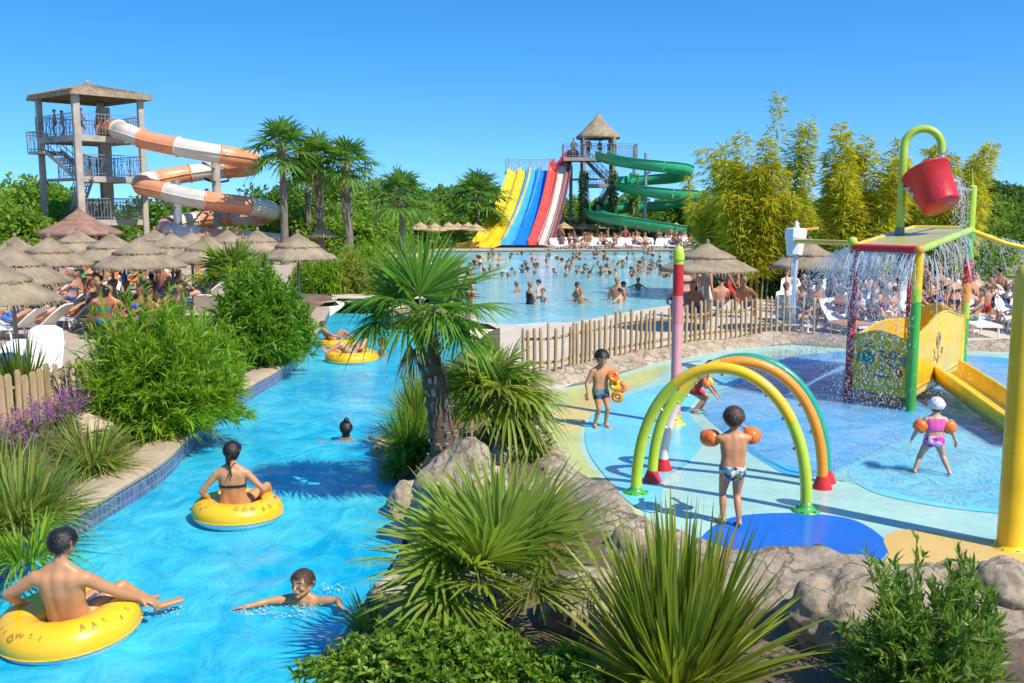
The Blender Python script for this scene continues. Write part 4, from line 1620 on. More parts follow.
    zone('pad_marking', [(742, 372), (800, 356), (880, 352), (1020, 360), (1130, 380), (1130, 470), (1020, 440), (960, 432), (905, 440), (850, 466), (800, 478), (762, 462), (720, 430), (700, 408), (720, 396)], 1, M['pad_blue'])
    zone('pad_marking', [(850, 468), (905, 440), (960, 432), (1060, 445), (1130, 480), (1130, 530), (1020, 517), (940, 508), (870, 492)], 2, M['pad_cyan'])
    zone('pad_marking', [(724, 426), (760, 398), (810, 392), (870, 404), (900, 424), (890, 444), (850, 464), (800, 474), (764, 458)], 4, M['pad_blue'])
    zone('pad_marking', [(700, 540), (730, 519), (790, 514), (850, 520), (884, 540), (886, 556), (862, 569), (800, 571), (740, 562), (706, 552)], 1, M['pad_deep'], 8)
    zone('pad_marking', [(884, 540), (905, 531), (960, 537), (1060, 552), (1060, 582), (940, 580), (884, 578), (872, 572), (888, 557)], 2, M['pad_gold'])
    # thin sheets of water standing on the pad under the fountains
    q = [(p.x, p.y) for p in smooth_loop([(x, y, 0) for x, y in P([(700, 404), (742, 384), (800, 366), (880, 358), (1020, 366), (1130, 384), (1130, 525), (1020, 512), (940, 504), (870, 488), (800, 474), (764, 460), (720, 430)])], 6)]
    def pz(x, y):
        return .020 + .022 * ss(0, .5, segdist((x, y), q)) + .006 * noise.noise(Vector((x * 2.2, y * 2.2, 3))) + .003 * noise.noise(Vector((x * 5, y * 5, 8)))
    struct(sheet('shallow_water', q, pz, M['water_pad'], grid=.16))
    # hillside on the right, behind the terraces
    def hz(x, y):
        d = ss(45, 62, y) * ss(.40, .56, x / y)
        return .02 + 1.9 * d * (1 + ss(60, 80, y)) * (1 + .25 * noise.noise(Vector((x * .15, y * .15, 2)))) + .25 * noise.noise(Vector((x * .6, y * .6, 9))) * d
    struct(sheet('hillside', [(19, 44), (110, 44), (110, 120), (40, 120)], hz, pmat('dry_earth', (.36, .27, .17), .95, .3, .8, .7, 6, c2=(.20, .17, .08)), grid=2.2))

def offset_poly(poly, d):
    """grow a closed outline by d (orientation independent)"""
    n = len(poly)
    area = sum(poly[i][0] * poly[(i + 1) % n][1] - poly[(i + 1) % n][0] * poly[i][1] for i in range(n))
    s = 1 if area < 0 else -1
    out = []
    for i in range(n):
        a, b = Vector(poly[i - 1]), Vector(poly[(i + 1) % n])
        t = b - a
        t = t.normalized() if t.length > 1e-9 else Vector((1, 0))
        out.append((poly[i][0] - t.y * d * s, poly[i][1] + t.x * d * s))
    return out

SUN_AZ = math.atan2(.75, -.65)     # measured from +Y towards +X
SUN_EL = R(49)
def build_light_camera():
    w = bpy.data.worlds.new('World')
    scene.world = w
    w.use_nodes = True
    nt = w.node_tree
    bg = nt.nodes['Background']
    sky = nt.nodes.new('ShaderNodeTexSky')
    sky.sky_type = 'NISHITA'
    sky.sun_disc = False
    sky.sun_elevation = SUN_EL
    sky.sun_rotation = SUN_AZ
    sky.altitude = 200
    sky.air_density = 1.0
    sky.dust_density = .25
    sky.ozone_density = 3.2
    # look a little higher into the sky dome: the horizon over this coast is clear and deep blue
    tc = nt.nodes.new('ShaderNodeTexCoord')
    mp = nt.nodes.new('ShaderNodeMapping')
    mp.inputs['Location'].default_value = (0, 0, .15)
    mp.inputs['Scale'].default_value = (1, 1, 1.35)
    L(nt, tc.outputs['Generated'], mp.inputs['Vector'])
    L(nt, mp.outputs['Vector'], sky.inputs['Vector'])
    hs = nt.nodes.new('ShaderNodeHueSaturation')
    hs.inputs['Saturation'].default_value = 1.35
    L(nt, sky.outputs['Color'], hs.inputs['Color'])
    L(nt, hs.outputs['Color'], bg.inputs['Color'])
    bg.inputs['Strength'].default_value = .15
    s = bpy.data.lights.new('sun', 'SUN')
    s.energy = 3.65
    s.angle = R(.53)
    s.color = (1.0, .93, .81)
    o = bpy.data.objects.new('sun', s)
    COL.objects.link(o)
    d = Vector((math.sin(SUN_AZ) * math.cos(SUN_EL), math.cos(SUN_AZ) * math.cos(SUN_EL), math.sin(SUN_EL)))
    o.rotation_euler = d.to_track_quat('Z', 'Y').to_euler()
    o.location = d * 60
    c = bpy.data.cameras.new('camera')
    c.sensor_width = 36
    c.lens = 36 * F_PX / 1024
    c.clip_end = 3000
    c.clip_start = .1
    co = bpy.data.objects.new('camera', c)
    COL.objects.link(co)
    co.location = (0, 0, CAM_Z)
    co.rotation_euler = (PI / 2 - PITCH, 0, 0)
    scene.camera = co
    scene.render.resolution_x, scene.render.resolution_y = 1024, 683
    vs = scene.view_settings
    vs.view_transform = 'Standard'
    vs.look = 'None'
    vs.gamma = 1
    vs.exposure = .78
    vs.use_curve_mapping = False
    scene.cycles.max_bounces = 8
    scene.cycles.transparent_max_bounces = 16
# ------------------------------------------------------------------ built things
def poly3(pts, k=8, closed=False):
    return smooth_loop(pts, k, closed)

def trough(mb, pts, r, prof, mi=0, mis=None):
    """sweep a cross-section (list of (side, up)) along a path, kept upright"""
    n = len(pts)
    m = len(prof)
    V, Fc, MI = [], [], []
    for i, p in enumerate(pts):
        t = (pts[min(i + 1, n - 1)] - pts[max(i - 1, 0)]).normalized()
        s = t.cross(Vector((0, 0, 1))).normalized()
        u = s.cross(t)
        for a, b in prof:
            V.append(p + s * a * r + u * b * r)
    for i in range(n - 1):
        for k in range(m):
            k2 = (k + 1) % m
            Fc.append((i * m + k, i * m + k2, (i + 1) * m + k2, (i + 1) * m + k))
            MI.append(mis[i] if mis else mi)
    mb.add(V, Fc, 0, True)
    mb.mi[-len(Fc):] = MI
    mb.add(V[:m], [tuple(range(m))], MI[0], False)
    mb.add(V[-m:], [tuple(range(m - 1, -1, -1))], MI[-1], False)

def half_pipe(th=.08, a0=-200, a1=20, n=14, lip=.14):
    out = []
    for i in range(n + 1):
        a = R(a0 + (a1 - a0) * i / n)
        out.append((math.cos(a), math.sin(a)))
    inn = []
    for i in range(n + 1):
        a = R(a1 + (a0 - a1) * i / n)
        inn.append((math.cos(a) * (1 - th), math.sin(a) * (1 - th)))
    o = [(out[0][0] - lip, out[0][1])] + out + [(out[-1][0] + lip, out[-1][1]), (out[-1][0] + lip, out[-1][1] + .07)]
    return o + inn + [(inn[-1][0] - lip, inn[-1][1] + .07)]

def railing(par, pts, h=1.05, step=.16, mat=None, top=.045, name='railing'):
    """handrail, base rail and uprights along a line of deck points"""
    mb = MB()
    for a, b in zip(pts[:-1], pts[1:]):
        a, b = Vector(a), Vector(b)
        up = Vector((0, 0, h))
        mb.bar(a + up, b + up, top, top)
        mb.bar(a + up * .12, b + up * .12, top * .7, top * .7)
        mb.bar(a + up * .82, b + up * .82, top * .6, top * .6)
        n = max(1, int((b - a).length / step))
        for i in range(n + 1):
            q = a.lerp(b, i / n)
            w = .05 if i % 9 == 0 else .022
            mb.bar(q, q + up, w, w)
        for i in range(0, n - 2, 3):      # rustic diagonal branches between the uprights
            q, s = a.lerp(b, i / n), a.lerp(b, (i + 2) / n)
            mb.bar(q + up * .15, s + up * .8, .018, .018)
    return mb.build(name, mat or M['rail'], par)

def stairs(par, a, b, w, n, mat, side):
    mb = MB()
    a, b = Vector(a), Vector(b)
    s = Vector(side).normalized() * w / 2
    for i in range(n):
        q = a.lerp(b, (i + .5) / n)
        mb.bar(q - s, q + s, .30, .05)
    for k in (-1, 1):
        mb.bar(a + s * k, b + s * k, .06, .26)
    o = mb.build('staircase', mat, par)
    mb = MB()
    for k in (-1, 1):
        for z in (.5, 1.0):
            mb.bar(a + s * k + Vector((0, 0, z)), b + s * k + Vector((0, 0, z)), .04, .04)
        for i in range(0, n + 1, 2):
            q = a.lerp(b, i / n) + s * k
            mb.bar(q, q + Vector((0, 0, 1)), .03, .03)
    mb.build('handrail', M['rail'], o)
    return o

def thatch_cone(mb, r0, z0, r1, z1, seg=56, th=.10, seed=1, sag=.06, fringe=True):
    """ragged cone of straw, eave at (r0,z0), top at (r1,z1)"""
    rr = random.Random(seed)
    rows = 6
    V, Fc = [], []
    jit = [[rr.uniform(-1, 1) for _ in range(seg)] for _ in range(rows + 1)]
    for i in range(rows + 1):
        t = i / rows
        r = r0 + (r1 - r0) * t
        z = z0 + (z1 - z0) * (t + sag * math.sin(PI * t) * -1)
        for k in range(seg):
            a = 2 * PI * k / seg
            j = jit[i][k]
            q = r * (1 + .014 * j) + (.03 * j * r0 if i == 0 else 0) * .6
            V.append((q * math.cos(a), q * math.sin(a), z + .012 * j + (-.035 * abs(j) if i == 0 else 0)))
    for k in range(seg):       # under side
        a = 2 * PI * k / seg
        V.append(((r0 - .03) * math.cos(a), (r0 - .03) * math.sin(a), z0 - th - .04 * jit[0][k]))
    for k in range(seg):
        a = 2 * PI * k / seg
        V.append((r0 * .3 * math.cos(a), r0 * .3 * math.sin(a), z0 - th + (z1 - z0) * .6))
    for i in range(rows):
        for k in range(seg):
            k2 = (k + 1) % seg
            Fc.append((i * seg + k, i * seg + k2, (i + 1) * seg + k2, (i + 1) * seg + k))
    b = (rows + 1) * seg
    for k in range(seg):
        k2 = (k + 1) % seg
        Fc.append((b + k, b + k2, k2, k))
        Fc.append((b + seg + k, b + seg + k2, b + k2, b + k))
    mb.add(V, Fc, 0, True)
    if fringe:
        for i in range(int(seg * 3.2)):
            a = rr.uniform(0, 2 * PI)
            r = r0 * rr.uniform(.96, 1.02)
            p = Vector((r * math.cos(a), r * math.sin(a), z0 - .02))
            d = Vector((math.cos(a) * .5, math.sin(a) * .5, -1)).normalized() * rr.uniform(.05, .17) * min(1, r0)
            s = Vector((-math.sin(a), math.cos(a), 0)) * .012
            mb.add([p - s, p + s, p + d], [(0, 1, 2)], 0, False)

def make_umbrella(name, r, ztop, zrim, label, group, mat='thatch', seed=1, seg=56, pole_r=.045, tiers=2):
    t = thing(name, label, 'parasol', group=group)
    mb = MB()
    h = ztop - zrim
    thatch_cone(mb, r, zrim, r * .32, zrim + h * .66, seg, .07, seed)
    mb.build('lower_thatch', M[mat], t)
    mb = MB()
    thatch_cone(mb, r * .58, zrim + h * .47, .03, ztop, max(24, seg * 2 // 3), .05, seed + 5)
    mb.ball((0, 0, ztop + .02), .055, 8, 0, (1, 1, 1.6))
    mb.build('upper_thatch', M[mat], t)
    mb = MB()
    mb.tube([(0, 0, 0), (0, 0, zrim + h * .8)], [pole_r, pole_r * .9], 10)
    for k in range(8):
        a = 2 * PI * k / 8
        mb.bar((0, 0, zrim + h * .62), (r * .93 * math.cos(a), r * .93 * math.sin(a), zrim - .03), .03, .03)
    mb.build('pole', M['greywood'], t)
    return t

def make_lounger(label, group, back=48, mat='p_white'):
    """white plastic sunbed: slatted bed, raised back, legs; origin on the ground under the hinge, feet towards +y"""
    t = thing('sun_lounger', label, 'sun lounger', group=group)
    f = MB()
    for s in (-1, 1):
        f.bar((s * .31, -.06, .30), (s * .31, 1.30, .30), .05, .06)
    f.bar((-.31, 1.30, .30), (.31, 1.30, .30), .05, .06)
    f.build('frame', M[mat], t)
    m = MB()
    for i in range(12):
        m.box((0, .02 + i * .106, .325), (.56, .08, .022), bev=.008)
    m.build('bed', M[mat], t)
    a = R(back)
    d, n = Vector((0, -math.cos(a), math.sin(a))), Vector((0, math.sin(a), math.cos(a)))
    b = MB()
    o = Vector((0, -.02, .32))
    mt = Matrix((Vector((1, 0, 0)), -d, n)).transposed()
    b.prism([(-.30, .0), (.30, .0), (.31, -.45), (.27, -.70), (.18, -.76), (-.18, -.76), (-.27, -.70), (-.31, -.45)], -.015, .015, 0, mt, o)
    for s in (-1, 1):
        b.tube([o + Vector((s * .30, 0, 0)), o + Vector((s * .315, 0, 0)) + d * .45, o + Vector((s * .27, 0, 0)) + d * .72, o + Vector((s * .15, 0, 0)) + d * .785], .022, 8)
    b.tube([o + Vector((-.16, 0, 0)) + d * .785, o + Vector((.16, 0, 0)) + d * .785], .022, 8)
    b.build('backrest', M[mat], t)
    for x, y in ((-.29, 1.12), (.29, 1.12), (-.29, .12), (.29, .12)):
        l = MB()
        l.tube([(x, y, .30), (x * 1.03, y + (.05 if y > .5 else -.05), .0)], [.028, .022], 8)
        l.build('leg', M[mat], t)
    return t

# ---- picket fences
def picket_fence(name, line, label, mat, h=.85, step=.16, w=.05, round_=False, seed=1, base=0.0, rails=(.25, .72), group=None):
    rr = random.Random(seed)
    t = thing(name, label, 'fence', (line[0][0], line[0][1], base), group=group)
    o = Vector(line[0])
    pts = dens([tuple(Vector(p) - o) for p in line], step)
    mats = [M['fence'], M['fence2']] if not isinstance(mat, list) else mat
    for i, p in enumerate(pts):
        mb = MB()
        a = pts[min(i + 1, len(pts) - 1)]
        b = pts[max(i - 1, 0)]
        d = Vector((a[0] - b[0], a[1] - b[1], 0)).normalized()
        rot = math.atan2(d.y, d.x)
        hh = h * rr.uniform(.90, 1.07)
        ww = w * rr.uniform(.85, 1.2)
        lx, ly = rr.uniform(-.02, .02), rr.uniform(-.02, .02)
        if round_:
            mb.tube([(0, 0, -.05), (lx * .5, ly * .5, hh * .5), (lx, ly, hh - .04), (lx, ly, hh)], [ww * .55, ww * .52, ww * .5, ww * .3], 8)
        else:
            mb.prism([(-ww / 2, -.05), (ww / 2, -.05), (ww / 2, hh - .05), (ww * .25, hh), (-ww * .25, hh), (-ww / 2, hh - .05)], -.012, .012, 0,
                     Matrix.Rotation(rot, 3, 'Z') @ Matrix.Rotation(PI / 2 + lx, 3, 'X') @ Matrix.Rotation(ly * 1.5, 3, 'Z'))
        mb.build('picket', mats[rr.randrange(len(mats))], t, (p[0], p[1], 0))
    for z in rails:
        mb = MB()
        off = offset_line(pts, .045)
        mb.tube([(q[0], q[1], h * z + .012 * noise.noise(Vector((q[0] * 2, q[1] * 2, z)))) for q in off[::2]] , .028, 6)
        mb.build('rail', mats[0], t)
    return t

# ---- left slide tower
def build_left_tower():
    c = D(95, 230, 62)
    cx, cy = c.x, c.y
    t = thing('slide_tower', 'tall open concrete tower with stacked decks, left of the orange and white slide', 'slide tower', (cx, cy, 0))
    Lc, Fc_, Bc, Rc = Vector((-3.05, .1, 0)), Vector((.55, -3.1, 0)), Vector((-.5, 3.1, 0)), Vector((3.15, .0, 0))
    zt = 9.75
    for p, w in ((Lc, .34), (Fc_, .40), (Bc, .38), (Rc, .34)):
        mb = MB()
        mb.box((p.x, p.y, zt / 2), (w, w, zt), R(40), bev=.04)
        mb.build('post', M['conc'], t)
    # inner pier
    mb = MB()
    mb.box((.75, .3, 4.6), (.62, .62, 9.2), R(40))
    mb.build('pier', M['conc'], t)
    # roof: low pyramid with eave beam, rafters
    e = 1.22
    rf = MB()
    C4 = [Fc_ * e, Rc * e, Bc * e, Lc * e]
    top = Vector((0.0, 0, zt + .82))
    for zo, k in ((0, 0), ):
        V = [q + Vector((0, 0, zt + .16)) for q in C4] + [q + Vector((0, 0, zt)) for q in C4] + [top, top - Vector((0, 0, .22))]
        Fq = []
        for i in range(4):
            j = (i + 1) % 4
            Fq += [(i, j, 8), (4 + j, 4 + i, 9), (4 + i, 4 + j, j, i)]
        rf.add(V, Fq, 0, False)
    for k in range(4):
        a, b = C4[k], C4[(k + 1) % 4]
        for i in range(9):
            q = a.lerp(b, i / 9) + Vector((0, 0, zt + .17))
            rf.bar(q, q.lerp(top + Vector((0, 0, .02)), .96), .10, .05)
        rf.bar(a + Vector((0, 0, zt - .08)), b + Vector((0, 0, zt - .08)), .16, .16)
    roof = rf.build('roof', M['thatch'], t)
    fb = MB()
    fb.ball(tuple(top + Vector((0, 0, .08))), .16, 8)
    fb.tube([tuple(top), tuple(top + Vector((0, 0, .45)))], [.06, .02], 6)
    fb.build('finial', M['greywood'], roof)
    decks = [(2.45, [Fc_, Rc, Bc], 'lower'), (5.0, [Fc_ * 1.03, Rc * 1.06, Bc], 'mid'), (7.35, [Lc * 1.08, Fc_ * 1.06, Rc * 1.04, Bc], 'top')]
    for z, poly, n in decks:
        mb = MB()
        mb.prism([(p.x, p.y) for p in poly], z - .34, z)
        d = mb.build('deck', M['conc'], t)
        q = [p + Vector((0, 0, z)) for p in poly]
        railing(d, q + [q[0]] if n != 'top' else [q[3], q[0], q[1], q[2], q[3]], 1.25, .2)
    # half landing hanging out on the left with its own stair flights
    mb = MB()
    h = [Lc * 1.02 + Vector((-.5, -.6, 0)), Lc + Vector((.9, -1.6, 0)), Lc + Vector((1.7, -.6, 0)), Lc + Vector((.2, .5, 0))]
    mb.prism([(p.x, p.y) for p in h], 6.35, 6.52)
    d = mb.build('landing', M['conc'], t)
    railing(d, [p + Vector((0, 0, 6.52)) for p in (h[3], h[0], h[1])], 1.15, .2)
    stairs(t, Lc + Vector((1.2, -1.1, 6.5)), Fc_ + Vector((-.1, .5, 5.0)), .9, 9, M['conc'], (1, 1, 0))
    mb = MB()
    mb.prism([(p.x, p.y) for p in (Lc, Fc_, Fc_ + Vector((.5, .6, 0)), Lc + Vector((.5, .6, 0)))], 4.75, 4.9)
    d = mb.build('landing', M['conc'], t)
    railing(d, [Lc.lerp(Fc_, .45) + Vector((0, 0, 4.9)), Fc_ + Vector((0, 0, 4.9))], 1.1, .2)
    stairs(t, Fc_ + Vector((.3, .4, 4.9)), Bc + Vector((-1.5, -1.5, 2.4)), .9, 13, M['conc'], (1, -.4, 0))
    stairs(t, Bc + Vector((-1.2, -1.8, 2.4)), Lc + Vector((.9, -.6, 0)), .9, 12, M['conc'], (.4, 1, 0))
    # people waiting on the top deck
    for i, (kind, x, y, cl, lb) in enumerate([('stand_m', -1.55, -1.2, 'black', 'dark haired person standing on the top tower deck by the left railing'),
                                              ('fold_f', -.9, -1.7, 'grey', 'person in grey swimsuit on the top tower deck in front of the pier'),
                                              ('walk_m', .3, -1.9, 'navy', 'person in navy trunks on the top tower deck near the slide entrance'),
                                              ('stand_f', 1.0, -1.2, 'red', 'bather in red bikini queueing at the orange slide entrance')]):
        crowd_person(kind, (cx + x, cy + y, 7.35), rng.uniform(0, 6), rng, lb, 'people on the slide towers', cl)

def build_orange_slide():
    pix = [(104, 126.5, 62.0), (116, 129, 60.6), (128, 133, 59.3), (150, 141, 58.6), (190, 149, 58), (225, 155, 58.2), (246, 159, 59.2), (254, 163, 61), (245, 168, 63), (220, 170, 64), (190, 173.5, 63.6), (162, 178, 62.6), (143, 182, 61.2),
           (144, 186, 59.6), (164, 191, 58.6), (198, 199, 58), (234, 204, 58), (259, 207.5, 58.8), (270, 211, 60.5), (260, 216, 62.6), (234, 217.5, 64), (205, 219.5, 64), (178, 223, 63), (166, 228, 61.6), (172, 233, 60), (195, 236, 59), (230, 239, 58.6), (262, 241, 58.6), (282, 243, 58.8)]
    P = [D(x, y, Y) for x, y, Y in pix]
    pts = poly3(P, 7)
    n = len(pts)
    o = pts[0].copy()
    t = thing('spiral_slide', 'orange and white banded spiral tube slide winding down beside the left tower', 'water slide', (o.x, o.y, 0))
    base = Vector((o.x, o.y, 0))
    seg_len = 0
    # alternate sections by length along the slide
    acc, bounds, sec = 0, [0], 2.3
    for i in range(1, n):
        acc += (pts[i] - pts[i - 1]).length
        if acc >= sec:
            bounds.append(i)
            acc = 0
    if bounds[-1] < n - 1:
        bounds.append(n - 1)
    prof = half_pipe(.06, -205, 25, 14, .12)
    for k in range(len(bounds) - 1):
        a, b = bounds[k], bounds[k + 1]
        mb = MB()
        q = [p - base for p in pts[a:b + 1]]
        # round tube with a flange line at mid height; slightly smaller at the joint
        mats = [M['s_orange'], M['s_white']][k % 2]
        mb.tube(q, .54, 18, cap=False)
        mb.tube(q, .50, 14, cap=False)
        sec_o = mb.build('orange_section' if k % 2 == 0 else 'white_section', mats, t)
        fl = MB()
        for s in (-1, 1):
            line = []
            for i, p in enumerate(q):
                tt = (q[min(i + 1, len(q) - 1)] - q[max(i - 1, 0)]).normalized()
                sd = tt.cross(Vector((0, 0, 1))).normalized()
                line.append(p + sd * s * .56)
            fl.tube(line, .05, 6)
        fl.build('flange', mats, sec_o)
        rg = MB()
        tt = (q[1] - q[0]).normalized()
        x = tt.cross(Vector((0, 0, 1))).normalized()
        y = x.cross(tt)
        rg.tube([q[0] + (x * math.cos(a_) + y * math.sin(a_)) * .56 for a_ in [2 * PI * j / 20 for j in range(20)]], .05, 6, closed=True)
        rg.build('joint_ring', mats, sec_o)
    # grey columns with brackets
    for (x, yt, yb, Y) in ((215, 150, 240, 61), (176, 180, 240, 61.2)):
        p = D(x, yt, Y)
        mb = MB()
        mb.tube([(p.x - base.x, p.y - base.y, 0), (p.x - base.x, p.y - base.y, p.z)], .26, 12)
        for zz in [q.z for q in pts if abs(q.x - p.x) < .5][::3]:
            if zz < p.z:
                for dy in (-2.6, 2.6):
                    mb.bar((p.x - base.x, p.y - base.y, zz - .9), (p.x - base.x, p.y - base.y + dy, zz - .7), .10, .12)
        mb.build('support_column', M['conc'] if x == 215 else M['metal'], t)
    # runout trough, orange and pale, above the parasols
    mb = MB()
    rp = poly3([D(x, y, Y) - base for x, y, Y in ((185, 246, 57), (210, 241, 56.6), (240, 239, 56.6), (262, 240, 57), (280, 244, 57.5))], 6)
    mb2 = MB()
    trough(mb, rp, .8, half_pipe(.08, -190, 10, 12, .15))
    mb.build('runout_trough', M['s_orange'], t)

def build_multi_slide():
    g = 'racing slide lanes'
    base = Vector((0, 90, 0))
    t = thing('racing_slide', 'wide racing slide of four steep lanes, two yellow and two blue, behind the pool', 'water slide', tuple(base))
    def lane_path(px_t, px_b, zt, Yt=90.0, Yb=79.2, out=0):
        a = D(px_t, 170, Yt)
        b = D(px_b, 249, Yb)
        pts = []
        for i in range(25):
            u = i / 24
            # steep upper run, easing to level at the foot
            z = zt * ((1 - u) ** 1.25) * (1 - .12 * math.sin(PI * u)) + .30
            if u < .08:
                z = zt + .3 - (zt - (zt * (1 - .08) ** 1.25 * (1 - .12 * math.sin(PI * .08)))) * (u / .08) ** 2
            if u > .88:
                z = max(z, .32)
            pts.append(Vector((a.x + (b.x - a.x) * u, a.y + (b.y - a.y) * u, z)))
        if out:
            e = pts[-1]
            pts += [Vector((e.x - out * .4, e.y - .6, .25)), Vector((e.x - out, e.y - 1.0, .14))]
        return pts
    def lane(name, mat, pxs, w, par, basev, zt, **kw):
        pts = [p - basev for p in lane_path(*pxs, zt, **kw)]
        mb = MB()
        prof = [(-.5, .28), (-.42, .28), (-.38, .03), (-.2, -.02), (.2, -.02), (.38, .03), (.42, .28), (.5, .28), (.5, -.10), (-.5, -.10)]
        # the section stays level across: side vector along x
        n, m = len(pts), len(prof)
        V, Fc = [], []
        for p in pts:
            for a, b in prof:
                V.append(p + Vector((a * w, 0, b)))
        for i in range(n - 1):
            for k in range(m):
                k2 = (k + 1) % m
                Fc.append((i * m + k, i * m + k2, (i + 1) * m + k2, (i + 1) * m + k))
        mb.add(V, Fc, 0, False)
        mb.add(V[:m], [tuple(range(m))], 0, False)
        mb.add(V[-m:], [tuple(range(m - 1, -1, -1))], 0, False)
        return mb.build(name, M[mat], par)
    w = 1.12
    lane('yellow_lane', 's_yellow', (515, 478), w, t, base, 6.1, out=1.0)
    lane('yellow_lane', 's_yellow', (525, 494), w, t, base, 6.1, out=.6)
    lane('pale_blue_lane', 's_ltblue', (534, 507), w, t, base, 6.1)
    lane('blue_lane', 's_blue', (544, 521), w, t, base, 6.1)
    # start platform with rail, posts under the slide
    a, b = D(508, 170, 90.6), D(552, 170, 90.6)
    mb = MB()
    mb.box(((a.x + b.x) / 2 - base.x, 1.4, 6.25), (b.x - a.x + .6, 2.4, .22))
    pl = mb.build('start_platform', M['conc'], t)
    railing(pl, [(a.x - .2, .3, 6.36), (a.x - .2, 2.5, 6.36), (b.x + .2, 2.5, 6.36), (b.x + .2, .3, 6.36)], 1.1, .25)
    for i in range(5):
        x = a.x + (b.x - a.x) * i / 4
        mb = MB()
        mb.bar((x, .35, 6.3), (x, .35, 7.5), .09, .09)
        mb.build('start_post', M['conc'], pl)
    for fx, yy, zz in ((.1, 1.0, 6.2), (.5, 1.0, 6.2), (.9, 1.0, 6.2), (.1, -3.4, 3.2), (.5, -3.4, 3.2), (.9, -3.4, 3.2)):
        sx = a.x + (b.x - a.x) * fx - (1.0 if yy < 0 else 0)
        mb = MB()
        mb.tube([(sx, yy, 0), (sx, yy, zz)], .16, 8)
        mb.build('support_post', M['conc'], t)
    # the red and white chute from the tall tower
    base2 = Vector((3.6, 92, 0))
    t2 = thing('chute_slide', 'steep red and white chute with a brown side wall right of the blue lanes', 'water slide', tuple(base2))
    lane('red_lane', 's_red', (555, 533), .9, t2, base2, 6.9)
    lane('white_lane', 's_white', (563, 542), .80, t2, base2, 6.7)
    lane('brown_lane', 's_brown', (570, 549.5), .40, t2, base2, 6.9)
    mb = MB()
    q = [D(574, 155, 92) - base2, D(570, 156, 91) - base2, D(566, 160, 90.3) - base2, D(562, 166, 90) - base2]
    mb.tube(poly3(q, 5), .55, 12)
    mb.build('entry_tube', M['s_red'], t2)
    mb = MB()
    for px, z in ((560, 6.6), (571, 6.9)):
        p = D(px, 170, 90.6) - base2
        mb.tube([(p.x, p.y, 0), (p.x, p.y, z)], .15, 8)
    mb.build('support_frame', M['conc'], t2)

def build_right_tower():
    c = D(597, 230, 90)
    t = thing('thatched_tower', 'tall timber slide tower with pointed straw roof at the back of the pool', 'slide tower', (c.x, c.y, 0))
    hw = 1.3
    pp = [(-hw, -hw), (hw, -hw), (hw, hw), (-hw, hw)]
    zt = 9.4
    for x, y in pp:
        mb = MB()
        mb.box((x, y, zt / 2), (.30, .30, zt), R(6), bev=.04)
        mb.build('post', M['greywood'], t)
    for x, y, zh in ((-3.1, .3, 7.7), (3.3, .3, 8.3)):
        mb = MB()
        mb.box((x, y, zh / 2), (.28, .28, zh), R(6), bev=.04)
        mb.build('outer_post', M['greywood'], t)
    mb = MB()
    thatch_cone(mb, 1.95, zt - .05, .06, zt + 1.9, 48, .2, 3, .03)
    mb.tube([(0, 0, zt + 1.85), (0, 0, zt + 2.4)], [.06, .02], 6)
    rf = mb.build('roof', M['thatch'], t)
    for z, x0, x1 in ((7.5, -3.1, 3.3), (5.2, -1.5, 1.5)):
        mb = MB()
        mb.box(((x0 + x1) / 2, 0, z - .15), (x1 - x0, 3.1, .3))
        d = mb.build('deck', M['greywood'], t)
        railing(d, [(x0, -1.5, z), (x1, -1.5, z), (x1, 1.5, z), (x0, 1.5, z), (x0, -1.5, z)], 1.15, .25)
    for z in (2.2, 5.6):
        mb = MB()
        mb.bar((-3.1, .3, z), (-hw, -hw, z), .14, .2)
        mb.bar((-hw, -hw, z), (hw, -hw, z), .12, .18)
        mb.build('cross_beam', M['greywood'], t)
    stairs(t, (1.2, .4, 5.1), (-1.2, .4, 7.5), .9, 12, M['greywood'], (0, 1, 0))
    stairs(t, (-1.2, .4, 0.1), (1.2, .4, 5.1), .9, 16, M['greywood'], (0, 1, 0))
    r = np.random.default_rng(4)
    for i, (x, y) in enumerate(((-hw, -hw), (hw, -hw), (0, -hw), (3.3, .3))):
        n = 900
        z = r.uniform(.5, 6.6, n) ** .97
        a = r.uniform(0, 2 * PI, n)
        rad = r.uniform(.12, .42, n) * (1 - .3 * z / 7)
        P = np.stack([x + np.cos(a) * rad, y + np.sin(a) * rad, z], 1)
        Dv = nrm(np.stack([np.cos(a), np.sin(a), r.normal(-.3, .4, n)], 1))
        V, Q = blades(P, Dv, side_of(Dv, r, .8), .28 * r.uniform(.6, 1.3, n), .16, .2, 3)
        if i == 2:
            V[:, 2] = V[:, 2] * .6
        v = meshobj('climbing_plant', npmesh('climbing_plant', V, Q, M['l_tree']), None, (c.x, c.y, 0))
        tag(v, ['leafy climber on the left front post of the thatched tower', 'leafy climber on the right front post of the thatched tower', 'short leafy climber between the front posts of the thatched tower', 'leafy climber on the outer right post of the thatched tower'][i], 'climbing plant', 'climbers on the thatched tower')
    for i, (kind, x, y, cl, lb) in enumerate([('stand_m', -.9, -.8, 'navy', 'person in navy trunks under the straw roof on the left'), ('stand_f', .1, -.7, 'black', 'person in black bikini under the middle of the straw roof'),
                                              ('fold_f', .9, -.8, 'teal', 'person in teal swimsuit under the straw roof on the right'), ('hips_m', -2.2, -.6, 'green', 'person in green trunks on the left arm of the tower deck')]):
        crowd_person(kind, (c.x + x, c.y + y, 7.5), rng.uniform(0, 6), rng, lb, 'people on the slide towers', cl)

